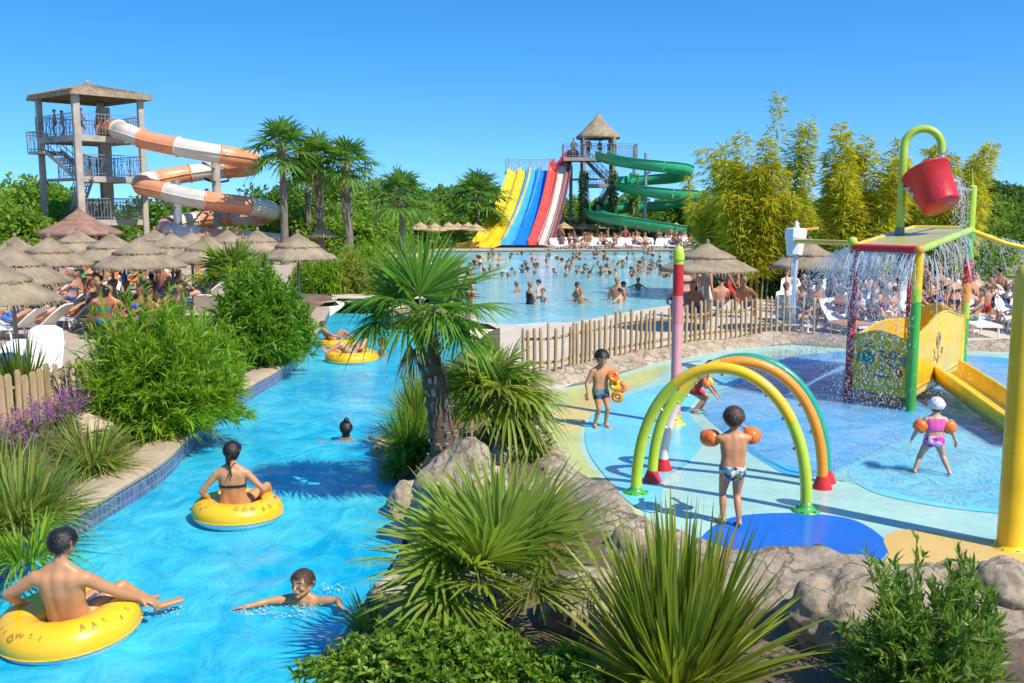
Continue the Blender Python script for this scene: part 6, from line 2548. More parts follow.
    # purple flowering plants
    for i, (px, py, rx) in enumerate(((25, 452, .42), (58, 440, .38), (78, 428, .30), (8, 470, .35))):
        p = G(px, py, -.05)
        lbl_ = ['purple flowered plant between the grass clump and the wooden fence at the left edge', 'purple flowered plant in front of the middle of the left fence', 'purple flowered plant beside the pale rock at the end of the left fence',
                                      'purple flowered plant lowest at the left edge'][i]
        fol = shoot_bush_mesh('foliage', 70 + i, rx, rx, .42, 110, 14, .09, .018, M['l_lav'], tilt=.5, spiky=.4)
        rr = np.random.default_rng(80 + i)
        n = 46
        lv = Leaves()
        for k in range(n):
            a = rr.uniform(0, 2 * PI)
            q = rx * math.sqrt(rr.uniform(0, 1)) * 1.05
            base = np.array([q * math.cos(a), q * math.sin(a), .30 + .18 * rr.uniform(0, 1)])
            m = 16
            P = base + np.stack([rr.normal(0, .012, m), rr.normal(0, .012, m), rr.uniform(0, .14, m)], 1)
            Dv = nrm(rr.normal(0, .6, (m, 3)) + UP * .4)
            V, Q = blades(P, Dv, side_of(Dv, rr, 1), .035, .022, .1, 2, 0, .4)
            lv.add(V, Q)
        me = join_quads('flowering_plant', [fol, lv.mesh('flowers', M['f_lav'])], [M['l_lav'], M['f_lav']])
        tag(meshobj('flowering_plant', me, None, (p.x, p.y, left_z(p.x, p.y))), lbl_, 'flower', 'purple flowers by the left fence')
    # red-green plant at the left edge
    tuft(2, 408, 0, 'red tinged sword leaved plant at the left edge behind the fence', 240, .7, 1.45, .05, 'l_redgrass', (25, 88), .35, name='sword_plant', seed=65, br=.12, loc=(-7.85, 15.7, .0))
    # ---------------- far bank of the river: pale feathery shrubs
    sp = [(330, 293, .9, 1.3, 0), (352, 292, 1.1, 1.55, 1), (384, 293, 1.0, 1.3, 1), (412, 293, .9, 1.2, 0), (368, 286, 1.2, 1.7, 0), (316, 290, .9, 1.2, 1)]
    lb = ['pale feathery shrub where the river turns behind the dense round bush', 'largest pale feathery shrub on the far river bank', 'pale shrub on the far bank left of the tall palm crown', 'pale shrub behind the tall palm crown on the far bank', 'tall pale shrub at the back of the far bank', 'green feathery shrub below the single straw parasol']
    for i, (px, py, rx, h, k) in enumerate(sp):
        p = G(px, py)
        me = shoot_bush_mesh('feathery_shrub', 90 + i, rx, rx * .8, h, 260, 24, .34, .045, M['l_pale' if k else 'l_bush'], tilt=.65, droop=.6, spiky=.35, inner=.3)
        tag(meshobj('feathery_shrub', me, None, (p.x, p.y, -.1)), lb[i], 'shrub', 'pale shrubs on the far river bank')
    # ---------------- tall palms in the middle
    cm = [crown_palm_meshes(100 + i, 24, .80, .92, 18, M['l_palm_d']) for i in range(2)]
    tp = [(282, 150, 236, 56, 1.04, 'tallest palm right of the orange slide bend'), (317, 163, 236, 58, 1.0, 'second tall palm from the orange slide, with a shaggy trunk'), (347, 165, 238, 57, .95, 'third tall palm of the row, nearest the middle of the photo'),
          (401, 198, 236, 61, 1.05, 'shorter palm standing alone left of the wave pool'), (478, 199, 238, 83, 1.4, 'palm just left of the yellow slide lanes'), (307, 172, 236, 64, .8, 'palm half hidden behind the second tall palm')]
    for i, (px, yc, yb, Y, s, lb) in enumerate(tp):
        top = D(px, yc, Y)
        t = thing('palm_tree', lb, 'palm tree', (top.x, top.y, 0), 0, 'tall palms behind the pool')
        h = top.z
        p = [(r.uniform(-.25, .25), 0, -.1), (r.uniform(-.1, .1), 0, h * .5), (0, 0, h)]
        mb = palm_trunk_mesh('trunk', p, lambda u: .24 - .09 * u + (.05 * (1 if u > .9 else 0)), M['palmbark_g'], 12, .10, seed=i)
        leaf_base_boots(mb, p, lambda u: .2, 90 if i in (1, 2) else 45, r, .35, .12, 1, .45 if i in (1, 2) else .82, 1.0)
        mb.build('trunk', [M['palmbark_g'], M['fibre']], t)
        c = meshobj('crown', cm[i % 2], t, (0, 0, h))
        c.scale = (1.45 * s,) * 3
        c.rotation_euler = (0, 0, r.uniform(0, 6))
    # ---------------- bamboo clumps
    bs = [(748, 296, 35, 6.3, 1.35, 24, (-.3, 0), 'left bamboo clump, behind the straw parasol by the wave pool'), (778, 296, 37, 7.9, .55, 6, (.25, 0), 'tallest thin bamboo shoots rising between the two bamboo clumps'), (855, 296, 34, 6.3, 1.35, 26, (.45, 0), 'dense right bamboo clump behind the small white bucket'),
          (728, 292, 38, 5.0, 1.0, 14, (-.4, 0), 'airy bamboo shoots at the left end of the bamboo'), (815, 292, 40, 3.6, 1.3, 12, (0, 0), 'lower bamboo filling the gap between the clumps'), (945, 290, 38, 6.4, 1.5, 16, (.2, 0), 'thin bamboo clump behind the red bucket'),
          (905, 290, 42, 5.0, 1.6, 16, (0, 0), 'low bamboo behind the lime gooseneck pipe')]
    for i, (px, py, Y, h, sp_, cu, lean, lb) in enumerate(bs):
        p = D(px, py, Y)
        t = thing('bamboo_clump', lb, 'bamboo', (p.x, Y, 0), 0, 'bamboo clumps behind the splash pad')
        mb, lv = bamboo_meshes(200 + i, int(cu * 1.25), h, sp_, 620, .34, .058, .65, lean)
        mb.build('culms', M['culm'], t)
        meshobj('foliage', lv.mesh('foliage', M['l_bamboo']), t)
    # dark understorey below the bamboo
    for i, (px, Y, rx, h) in enumerate(((752, 36, 1.7, 2.0), (800, 38, 2.0, 2.3), (850, 36, 1.9, 2.2), (900, 40, 2.4, 2.6), (950, 41, 2.2, 2.4))):
        p = D(px, 290, Y)
        me = shoot_bush_mesh('understorey_bush', 230 + i, rx, rx * .7, h, 230, 26, .26, .07, M['l_tree'], tilt=.9, droop=.3, spiky=.3, inner=.3)
        tag(meshobj('understorey_bush', me, None, (p.x, Y, 0)), ['dark bush at the foot of the left bamboo clump', 'dark bush behind the white bucket', 'dark bush below the dense right bamboo clump', 'dark bush behind the playhouse roof', 'dark bush behind the tall lime post'][i], 'bush', 'dark bushes under the bamboo')
    # ---------------- broadleaf trees at the back
    variants = []
    for i, (mt, rx, rz, leaf, cl, per) in enumerate((('l_tree_l', 2.6, 2.2, .20, 110, 84), ('l_tree', 2.6, 2.3, .20, 110, 84), ('l_tree', 2.2, 2.6, .19, 110, 84), ('l_tree_l', 3.0, 1.9, .20, 120, 84), ('l_pine', 3.0, 1.5, .17, 120, 84))):
        me, C = crown_mesh('crown', 300 + i, rx, rx, rz, cl, per, leaf, M[mt])
        lm = limbs_mesh('trunk', 310 + i, C, 2.2, .17, M['bark'])
        variants.append((me, lm))
    rr = random.Random(5)
    def tree(px, ytop, Y, var, s, lb, grp):
        p = D(px, 207, Y)
        me, lm = variants[var]
        t = thing('broadleaf_tree' if var != 4 else 'conifer_tree', lb, 'tree', (p.x, Y, 0), rr.uniform(0, 6.28), grp)
        top = D(px, ytop, Y).z
        rzv = (2.2, 2.3, 2.6, 1.9, 1.5)[var]
        k = s
        hc = top - rzv * k * .98
        hc = max(hc, .9)
        meshobj('trunk', lm, t).scale = (k, k, hc / 2.2)
        c = meshobj('crown', me, t, (0, 0, hc))
        c.scale = (k * rr.uniform(.9, 1.15), k * rr.uniform(.9, 1.15), k)
    # left group beside the tower
    for i, (px, yt, Y, v, s) in enumerate(((-22, 190, 66, 0, 1.3), (8, 181, 70, 0, 1.35), (34, 187, 72, 3, 1.2), (62, 190, 70, 0, 1.1), (-5, 205, 58, 3, 1.0), (22, 208, 60, 0, .95), (75, 214, 66, 1, 1.0), (100, 212, 72, 0, 1.0), (52, 212, 64, 3, .9))):
        tree(px, yt, Y, v, s, ['bright tree at the far left edge behind the tower', 'tallest bright tree left of the slide tower', 'bright tree just left of the tower posts', 'tree seen between the left tower posts', 'low bright tree below the far left trees', 'low tree left of the reddish thatch roof', 'dark tree seen through the tower legs', 'light tree seen under the lower tower deck', 'low light tree behind the reddish thatch roof'][i], 'trees around the left tower')
    mid = [(135, 212, 80, 1), (160, 205, 84, 1), (186, 206, 86, 0), (212, 214, 78, 2), (238, 204, 82, 1), (262, 192, 74, 1), (292, 186, 72, 2), (300, 205, 66, 0), (322, 200, 70, 1), (330, 176, 84, 2), (352, 196, 76, 0), (368, 190, 82, 1), (380, 184, 86, 2),
           (392, 195, 90, 1), (418, 200, 94, 1), (436, 203, 96, 2), (452, 200, 100, 1), (440, 214, 88, 0), (425, 216, 82, 0), (408, 213, 78, 0), (372, 208, 70, 0), (345, 214, 66, 0), (466, 196, 104, 2), (490, 193, 104, 1), (498, 206, 98, 0), (275, 212, 68, 0), (250, 216, 70, 3)]
    desc = ['behind the orange slide', 'behind the tall palms', 'left of the wave pool', 'near the yellow lanes']
    for i, (px, yt, Y, v) in enumerate(mid):
        z = desc[0] if px < 265 else desc[1] if px < 362 else desc[2] if px < 445 else desc[3]
        hue = {0: 'light green', 1: 'dark green', 2: 'tall dark', 3: 'wide light'}[v]
        tree(px, yt, Y, v, (Y / 78) * rr.uniform(.95, 1.2), f'{hue} broadleaf tree {z}', 'belt of trees behind the pool')
    bk = [(515, 214, 106, 1), (540, 215, 108, 0), (562, 205, 110, 1), (580, 200, 108, 1), (600, 206, 112, 2), (618, 200, 106, 1), (634, 196, 110, 1), (652, 205, 104, 0), (668, 198, 108, 2), (684, 206, 100, 1), (700, 202, 98, 0), (716, 206, 92, 1), (735, 210, 88, 1), (644, 216, 98, 1), (612, 216, 100, 1), (585, 216, 100, 0), (676, 217, 96, 0), (710, 219, 84, 1),
          (640, 224, 97, 1), (600, 225, 97, 1), (560, 224, 98, 0), (620, 226, 97, 0), (575, 226, 97, 1), (660, 225, 96, 1), (690, 224, 92, 1), (540, 225, 97, 1)]
    for i, (px, yt, Y, v) in enumerate(bk):
        z = 'behind the slide lanes' if px < 570 else 'behind the thatched tower' if px < 626 else 'behind the green spiral slide' if px < 705 else 'left of the bamboo'
        hue = {0: 'light green', 1: 'dark green', 2: 'tall dark'}[v]
        tree(px, yt, Y, v, (Y / 95) * rr.uniform(.85, 1.1), f'{hue} tree {z}', 'trees behind the far terrace')
    # right, behind the bamboo and on the slope
    rt = [(770, 200, 70, 1, 1.2), (805, 195, 72, 2, 1.2), (845, 190, 66, 1, 1.2), (888, 196, 64, 0, 1.1), (925, 186, 62, 1, 1.1), (958, 196, 58, 0, .9), (985, 182, 66, 4, 1.0), (1008, 186, 70, 4, 1.0), (1030, 190, 62, 4, .9), (1050, 186, 70, 1, 1.1), (1085, 190, 66, 4, 1.1), (975, 214, 52, 0, .8)]
    for i, (px, yt, Y, v, s) in enumerate(rt):
        tree(px, yt, Y, v, s, ['tree behind the left bamboo clump', 'tree between the bamboo clumps', 'tree behind the dense right bamboo', 'light tree behind the gooseneck pipe', 'dark tree behind the red bucket', 'small light tree left of the tall lime post', 'spreading dark pine right of the tall lime post', 'dark pine on top of the earth slope', 'dark pine at the right edge of the slope', 'tree just beyond the right edge', 'pine beyond the right edge', 'low light tree behind the lime post'][i], 'trees on the right')
    # shrubs on the earth slope
    for i, (px, py, Y, rx, h) in enumerate(((992, 232, 50, .9, .8), (1012, 240, 47, 1.0, .9), (1004, 222, 56, 1.0, .8), (1022, 226, 52, 1.1, 1.0), (985, 246, 46, .8, .7), (1018, 212, 60, 1.2, .9), (998, 206, 62, 1.1, .8), (1030, 246, 45, .9, .8))):
        p = D(px, py, Y)
        me = shoot_bush_mesh('slope_shrub', 240 + i, rx, rx, h, 120, 18, .22, .06, M['l_tree' if i % 2 else 'l_pale'], tilt=.9, spiky=.3)
        tag(meshobj('slope_shrub', me, None, (p.x, Y, max(0, p.z - .2))), f'{"dark" if i % 2 else "pale"} round shrub on the dry earth slope at the right', 'shrub', 'shrubs on the earth slope')
# ------------------------------------------------------------------ the people one can make out
def make_tube(name, label, loc, Rm, r, tilt, rz, group, seed=1):
    t = thing(name, label, 'swim ring', loc, rz, group)
    t.rotation_euler = (tilt[0], tilt[1], rz)
    mb = MB()
    nu, nv = 64, 28
    V, Fc, MI = [], [], []
    for i in range(nu):
        u = 2 * PI * i / nu
        for j in range(nv):
            v = 2 * PI * j / nv
            k = 1 + .012 * math.sin(u * 16) * (1 if math.cos(v) < .6 else 0)
            q = Rm + r * math.cos(v) * k
            V.append((q * math.cos(u), q * math.sin(u), r * .88 * math.sin(v) * k))
    for i in range(nu):
        for j in range(nv):
            Fc.append((i * nv + j, ((i + 1) % nu) * nv + j, ((i + 1) % nu) * nv + (j + 1) % nv, i * nv + (j + 1) % nv))
    top, bot = MB(), MB()
    v0 = -2
    tf = [f for n, f in enumerate(Fc) if not (nv // 2 <= ((n % nv)) < nv - 1)]
    bf = [f for n, f in enumerate(Fc) if (nv // 2 <= ((n % nv)) < nv - 1)]
    top.add(V, tf)
    bot.add(V, bf)
    bot.build('white_underside', M['tube_w'], t)
    s = MB()
    vv = 2 * PI * (nv - 1) / nv
    s.tube([((Rm + (r + .004) * math.cos(vv)) * math.cos(2 * PI * i / 90), (Rm + (r + .004) * math.cos(vv)) * math.sin(2 * PI * i / 90), r * .88 * math.sin(vv) + .003 * (i % 2)) for i in range(90)], .007, 6, closed=True)
    s.build('seam', M['tube_y'], t)
    # printed letters and doodles on the upper side
    rr = random.Random(seed)
    pm = top
    def onring(u, v, o=.003):
        q = Rm + (r + o) * math.cos(v)
        return Vector((q * math.cos(u), q * math.sin(u), (r + o) * .88 * math.sin(v)))
    def stroke(pts, w=.011):
        P = [onring(*p) for p in pts]
        up = [onring(p[0], p[1], .05) - onring(*p) for p in pts]
        Vv = []
        for i, p in enumerate(P):
            t_ = (P[min(i + 1, len(P) - 1)] - P[max(i - 1, 0)]).normalized()
            sd = t_.cross(up[i].normalized())
            Vv += [p - sd * w / 2, p + sd * w / 2]
        pm.add(Vv, [(2 * i, 2 * i + 1, 2 * i + 3, 2 * i + 2) for i in range(len(P) - 1)], 1, False)
    # worn doodles: leaf and wave shapes, mostly rubbed off
    gl = [[[(0, .1), (.3, .8), (.5, .2)]], [[(0, .6), (.2, .2), (.5, .7), (.8, .3), (1.1, .6)]], [[(0, .3), (.5, .75), (1.0, .35), (.5, .1), (0, .3)]], [[(.1, .2), (.25, .6)]], [[(0, .4), (.35, .45)], [(.1, .1), (.5, .2)]]]
    for start in (R(240), R(285), R(15), R(135), R(200), R(322), R(75)):
        u = start
        for k in range(rr.randint(2, 4)):
            g_ = rr.choice(gl)
            off = rr.uniform(-8, 14)
            for ln in g_:
                pts = []
                for a, b in zip(ln[:-1], ln[1:]):
                    for q in range(3):
                        f = q / 3
                        x, y = a[0] + (b[0] - a[0]) * f, a[1] + (b[1] - a[1]) * f
                        pts.append((u + x * .12, R(34 + off) + y * R(30)))
                pts.append((u + ln[-1][0] * .12, R(34 + off) + ln[-1][1] * R(30)))
                stroke(pts, rr.uniform(.010, .022))
            u += .13 + rr.uniform(0, .08)
    top.build('yellow_top', [M['tube_y'], M['print']], t)
    return t

def limb_mask(c, a, b, r0):
    a, b = np.array(a), np.array(b)
    d = b - a
    t = np.clip(((c - a) @ d) / (d @ d), -.1, 1.1)
    return np.linalg.norm(c - a - t[:, None] * d, axis=1) < r0

def shorts_mask(c, J, k, r_, waist, frac):
    """hips down to a fraction of the thigh"""
    pel, che = np.array(J['pelvis']), np.array(J['chest'])
    sp = (che - pel) / np.linalg.norm(che - pel)
    t = (c - pel) @ sp / J['H']
    m = (np.linalg.norm(c - pel, axis=1) < r_ * J['H']) & (t < waist)
    ok = np.zeros(len(c), bool)
    for q in 'LR':
        h, kn = np.array(J['hip' + q]), np.array(J['kn' + q])
        d = kn - h
        u = ((c - h) @ d) / (d @ d)
        rad = np.linalg.norm(c - h - u[:, None] * d, axis=1)
        ok |= (u > -.6) & (u < frac) & (rad < .085 * J['H'])
    ok |= (np.linalg.norm(c - pel, axis=1) < .10 * J['H'])
    arm = np.zeros(len(c), bool)
    for q in 'LR':
        arm |= limb_mask(c, J['el' + q], J['wr' + q], .036 * J['H'])
        w = np.array(J['wr' + q])
        arm |= np.linalg.norm(c - w, axis=1) < .11 * J['H']
    return m & ok & ~arm

def hair_locks(ho, J, off, low):
    """short strands combed down and back over the hair, in the same mesh"""
    me = ho.data
    r = np.random.default_rng(int(abs(J['H']) * 1000))
    c = centers(me)
    no = np.empty(len(me.polygons) * 3)
    me.polygons.foreach_get('normal', no)
    no = no.reshape(-1, 3)
    h = np.array(J['head'])
    out = c - h
    keep = np.nonzero((no * out).sum(1) > 0)[0]
    n = min(1500, len(keep) * 2)
    k = r.choice(keep, n)
    x, y, z = local(c[k], J)
    look, hup = np.array(J['look']), np.array(J['hup'])
    nn = nrm(out[k])
    flow = -hup * .7 - look * .35 + np.where((y > .25)[:, None], look * .9, 0) + r.normal(0, .35, (n, 3))
    flow = flow - nn * (flow * nn).sum(1, keepdims=True)
    Dv = nrm(nrm(flow) + nn * (.06 + r.uniform(0, .22, (n, 1))))
    ln = J['hr'] * r.uniform(.14, .34, n) * np.where((y > .45) & (z < .62), .45, 1)
    S = nrm(np.cross(Dv, nn))
    V, Q = blades(c[k] - nn * off * .2, Dv, S, ln, J['hr'] * .055, .25, 3, 0, .05, .3, .6)
    bm = bmesh.new()
    bm.from_mesh(me)
    vs = [bm.verts.new(v) for v in V]
    for q in Q:
        f = bm.faces.new([vs[i] for i in q])
        f.smooth = True
    bm.to_mesh(me)
    bm.free()

def hero(label, me, J, loc, rz, skin, hair='hair_dark', hair_kw=None, hair_off=.012, eyes=True, tilt=(0, 0)):
    t = thing('person', label, 'person', loc, rz)
    t.rotation_euler = (tilt[0], tilt[1], rz)
    me.materials.clear()
    me.materials.append(M[skin])
    b = meshobj('body', me, t)
    c = centers(me)
    if hair:
        ho = shell(me, hair_mask(c, J, **(hair_kw or {})), hair_off * .75, 'hair', M[hair], t, .55)
        hair_locks(ho, J, hair_off, (hair_kw or {}).get('low', -.55))
    if eyes:
        face_bits(t, J, hair=hair or 'hair_brown')
    return t, c

def armband(par, a, b, f0, f1, r, mat='armband'):
    """two-chamber inflated sleeve round the upper arm"""
    a, b = Vector(a), Vector(b)
    d = (b - a)
    mb = MB()
    n = 15
    pts, rs = [], []
    for i in range(n):
        u = i / (n - 1)
        pts.append(a + d * (f0 + (f1 - f0) * u))
        w = abs(math.sin(PI * min(.999, max(.001, u)) )) ** .45
        rs.append(r * (.50 + .5 * w) * (1 - .06 * math.exp(-((u - .5) / .07) ** 2)))
    mb.tube(pts, rs, 20)
    return mb.build('armband', M[mat], par)

def build_heroes():
    g = 'yellow swim rings on the river'
    # --- man in the ring, lower left
    c = G(70, 636, WATER)
    H = 1.78
    tl = make_tube('swim_ring', 'yellow swim ring carrying the young man at the lower left', (c.x, c.y, WATER + .125), .40, .205, (R(3), R(-3)), R(20), g, 1)
    P = dict(pelvis=(0, -.10, .16), chest=(-.015, -.235, .565), neck=(-.012, -.225, .715), head=(.015, -.19, .885), look=(.62, 1, -.03), xs=(1, -.10, -.02), xp=(1, -.1, 0),
             wrL=(-.42, .05, .26), elpL=(-1, -.3, -.1), hdL=(.2, 1, -.35), pnL=(.3, -.2, -1),
             wrR=(.62, .10, .20), elpR=(.4, -1, -.35), hdR=(1, .25, -.45), pnR=(0, .2, -1), curlR=.5,
             anL=(.44, .50, .06), knpL=(0, 0, 1), toeL=(.6, .8, -.1), anR=(.66, .32, .07), knpR=(0, 0, 1), toeR=(.8, .5, .15), arch=(0, -.01, 0))
    me, J = human('body', H, P, voxel=.0075, smooth=30)
    t, cc = hero('young man with bare tanned back lounging in a yellow ring at lower left', me, J, (c.x + .03, c.y + .02, WATER + .035), R(8), 'skin_golden', 'hair_dark', dict(low=-.48), .013)
    shell(me, shorts_mask(cc, J, 1, .30, .03, .72), .010, 'swim_shorts', M['c_shorts'], t)
    w = limb_mask(cc, J['elR'].lerp(J['wrR'], .90), J['elR'].lerp(J['wrR'], 1.0), .045)
    # --- woman in the ring
    c = G(238, 518, WATER)
    H = 1.64
    make_tube('swim_ring', 'yellow swim ring under the woman in the middle of the river', (c.x, c.y, WATER + .11), .36, .18, (R(1), R(1)), R(80), g, 2)
    P = dict(pelvis=(0, -.02, .14), chest=(0, -.115, .515), neck=(.0, -.115, .650), head=(.015, -.085, .80), look=(.30, 1, -.10), xs=(1, .05, 0),
             wrL=(-.27, .05, .16), elpL=(-1, -.6, -.2), hdL=(.1, 1, -.2), wrR=(.29, .06, .18), elpR=(1, -.8, -.2), hdR=(.2, 1, -.1),
             anL=(.0, .62, -.05), knpL=(.2, .1, 1), anR=(.40, .50, -.05), knpR=(.5, .1, 1), toeL=(0, 1, .3), toeR=(.2, 1, .3))
    me, J = human('body', H, P, female=True, voxel=.0075, smooth=28)
    t, cc = hero('woman in a thin black bikini top seen from behind, sitting in a yellow ring', me, J, (c.x - .02, c.y - .05, WATER + .075), R(6), 'skin_golden', 'hair_dark', dict(low=-.85), .014)
    che = np.array(J['chest'])
    up = np.array(J['up'])
    tz = (cc - che) @ up
    lim = np.linalg.norm(cc - (che - up * .09), axis=1) < .24
    arm = np.zeros(len(cc), bool)
    for q in 'LR':
        arm |= limb_mask(cc, J['sh' + q], J['el' + q], .060) & (np.abs((cc - che) @ np.array(J['X'])) > .135)
        arm |= limb_mask(cc, J['el' + q], J['wr' + q], .055)
    y = (cc - che)[:, 1]
    band = (np.abs(tz + .135) < np.where(y > .02, .05, .014)) & lim & ~arm
    shell(me, band, .006, 'bikini_top', M['c_black'], t)
    mb = MB()
    # halter straps knotted at the nape
    nk = J['neck']
    mb.tube([nk + Vector((.0, -.066, -.045)), nk + Vector((-.045, -.045, .015)), nk + Vector((-.07, .01, -.02))], .006, 6)
    mb.tube([nk + Vector((.0, -.066, -.045)), nk + Vector((.045, -.045, .015)), nk + Vector((.07, .01, -.02))], .006, 6)
    mb.tube([nk + Vector((.0, -.068, -.045)), nk + Vector((-.012, -.098, -.10)), nk + Vector((-.03, -.112, -.15))], .006, 6)
    mb.tube([nk + Vector((.0, -.068, -.045)), nk + Vector((.01, -.098, -.10)), nk + Vector((.02, -.112, -.14))], .006, 6)
    mb.build('halter_strap', M['c_black'], t)
    shell(me, shorts_mask(cc, J, 1, .115, -.01, .16), .006, 'bikini_bottom', M['c_black'], t)
    mb = MB()
    hd, hr = J['head'], J['hr']
    for k in range(5):
        mb.tube([hd + (-J['look'] * .85 + J['hup'] * (-.35)) * hr + J['side'] * (k - 2) * .06 * hr, hd + (-J['look'] * .95 + J['hup'] * (-.9)) * hr + J['side'] * (k - 2) * .08 * hr,
                 hd + (-J['look'] * .80 + J['hup'] * (-1.35 - .1 * k)) * hr + J['side'] * (k - 2) * .04 * hr], [.02, .016, .006], 6)
    mb.build('wet_ponytail', M['hair_dark'], t)
    # --- boy swimming towards us
    c = G(304, 604, WATER)
    H = 1.36
    z = WATER
    P = dict(pelvis=(.0, -.16, -.42), chest=(0, .0, .03), neck=(.0, .015, .12), head=(.0, .035, .225), look=(.22, 1, .02), xs=(1, .05, .06),
             wrL=(-.42, .20, .05), elpL=(0, -1, .2), hdL=(-1, .3, .05), wrR=(.50, .24, .035), elpR=(0, -1, .3), hdR=(1, .35, .0), curlR=.15, curlL=.15, pnL=(0, .2, -1), pnR=(0, .2, -1),
             anL=(-.12, -.55, -.78), anR=(.12, -.62, -.74), knpL=(0, 1, 0), knpR=(0, 1, 0), toeL=(0, -1, -.4), toeR=(0, -1, -.4))
    me, J = human('body', H, P, child=True, voxel=.006, smooth=26)
    t, cc = hero('boy with short brown hair facing us in the river with arms spread', me, J, (c.x, c.y, z), R(172), 'skin_golden', 'hair_brown', dict(low=-.5, fringe=.58), .009)
    shell(me, shorts_mask(cc, J, 1, .26, .04, .6), .008, 'swim_shorts', M['c_navy'], t)
    # --- distant swimmer with a ponytail
    c = G(346, 440, WATER)
    H = 1.6
    P = dict(pelvis=(0, -.10, -.55), chest=(0, .02, -.08), neck=(0, .0, .06), head=(0, .02, .20), look=(-.2, 1, .1), wrL=(-.40, .30, -.03), wrR=(.36, .26, -.03), elpL=(0, -1, 0), elpR=(0, -1, 0),
             anL=(-.1, -.4, -.9), anR=(.1, -.5, -.85), knpL=(0, 1, 0), knpR=(0, 1, 0))
    me, J = human('body', H, P, female=True, voxel=.010, smooth=5)
    t, cc = hero('dark haired swimmer with her shoulders out of the water near the island', me, J, (c.x, c.y, WATER), R(15), 'skin_brown', 'hair_dark', dict(low=-1.1), .014)
    shell(me, (np.abs(cc[:, 2] + .19) < .07) & (np.linalg.norm(cc - np.array(J['chest']), axis=1) < .28) & ~limb_mask(cc, J['shL'], J['elL'], .05) & ~limb_mask(cc, J['shR'], J['elR'], .05), .006, 'swimsuit', M['c_black'], t)
    mb = MB()
    hd, hr = J['head'], J['hr']
    mb.ball(tuple(hd + (-J['look'] * .35 + J['hup'] * 1.15) * hr), hr * .42, 12)
    mb.build('hair_bun', M['hair_dark'], t)
    # --- rings further up with people in them
    c = G(352, 361, WATER)
    make_tube('swim_ring', 'far yellow swim ring with a bather lying in it where the river bends', (c.x, c.y, WATER + .10), .46, .19, (R(1), 0), 0, g, 3)
    H = 1.6
    P = dict(pelvis=(0, 0, .06), chest=(0, -.26, .30), neck=(0, -.33, .43), head=(0, -.34, .56), look=(-.2, 1, .0), wrL=(-.42, .0, .22), wrR=(.42, .02, .22), elpL=(-1, -.3, 0), elpR=(1, -.3, 0),
             anL=(-.08, .62, .14), anR=(.12, .58, .12), knpL=(-.1, .2, 1), knpR=(.2, .2, 1), toeL=(0, .6, 1), toeR=(0, .6, 1))
    me, J = human('body', H, P, female=True, voxel=.011, smooth=5)
    t, cc = hero('pink skinned bather lying back in the far ring with knees up', me, J, (c.x, c.y + .05, WATER + .1), R(100), 'skin_fair', 'hair_dark', dict(low=-.9), .014)
    shell(me, shorts_mask(cc, J, 1, .16, .02, .25), .007, 'swimsuit_bottom', M['c_navy'], t)
    c2 = G(378, 357, WATER)
    me2, J2 = human('body', 1.25, dict(pose_stand(1.25, 'fold', True)), child=True, voxel=.012, smooth=5)
    t, cc = hero('child standing in the river beside the far ring under the palm frond', me2, J2, (c2.x + .1, c2.y + .1, WATER - .75), R(120), 'skin_golden', 'hair_dark', {}, .012)
    c = G(338, 346, WATER)
    make_tube('swim_ring', 'small farthest swim ring half hidden behind the far ring', (c.x, c.y, WATER + .08), .36, .15, (0, 0), 0, g, 4)
    P['look'] = (0, 1, .2)
    me, J = human('body', 1.45, {k: tuple(x * .9 for x in v) if k not in ('look',) else v for k, v in P.items()}, voxel=.012, smooth=5)
    t, cc = hero('bather reclining in the farthest swim ring', me, J, (c.x - .1, c.y, WATER + .1), R(-60), 'skin_tan', 'hair_brown', {}, .012)
    shell(me, shorts_mask(cc, J, 1, .2, .02, .5), .008, 'swim_shorts', M['c_blue'], t)
    # --- boy with dark trunks by the fence
    c = G(600, 428)
    H = 1.19
    P = dict(pelvis=(0, 0, .545), chest=(.01, .01, .83), neck=(.01, .02, .925), head=(.015, .055, 1.04), look=(.22, 1, -.35), xs=(1, -.1, .02),
             wrL=(.20, .10, .52), elpL=(.2, -1, -.2), wrR=(-.25, .02, .50), elpR=(0, -1, -.2), anL=(.085, .05, .055), anR=(-.055, -.03, .055), toeL=(.3, 1, -.15), toeR=(-.1, 1, -.15))
    P['wrL'], P['wrR'] = (-.16, .13, .60), (.235, .04, .53)
    P['elpL'], P['elpR'] = (-1, -.5, -.2), (.5, -1, -.2)
    P['hdL'], P['hdR'] = (.1, .6, -1), (.3, .2, -1)
    P['anL'], P['anR'] = (-.075, .03, .055), (.075, -.02, .055)
    P['toeL'], P['toeR'] = (-.15, 1, -.15), (.25, 1, -.15)
    me, J = human('body', H, P, child=True, voxel=.006, smooth=34)
    t, cc = hero('boy in navy printed swim trunks walking on the lime part of the splash pad', me, J, (c.x, c.y, .012), R(205), 'skin_golden', 'hair_dark', dict(low=-.55), .016)
    shell(me, shorts_mask(cc, J, 1, .24, .035, .42), .008, 'swim_trunks', M['c_navyprint'], t)
    hx = t.matrix_basis
    ab = thing('armbands', 'orange and yellow inflated armbands held by the boy in navy trunks', 'armbands', (c.x + .16, c.y - .08, .42))
    for i, (x, y, zz, m) in enumerate(((.02, 0, .36, 'armband'), (.04, .02, .24, 'p_yellow'), (.12, .0, .20, 'armband'), (.08, .0, .06, 'p_orange'))):
        mb = MB()
        a = .6 * i
        mb.tube([Vector((x, y, zz)) + Vector((math.cos(a + 2 * PI * k / 14) * .055, math.sin(2 * PI * k / 14) * .02, math.sin(a + 2 * PI * k / 14) * .055)) for k in range(14)], .036, 10, closed=True)
        mb.build('inflated_chamber', M[m], ab)
    # --- boy with orange armbands below the hoops, back to us
    c = G(731, 526)
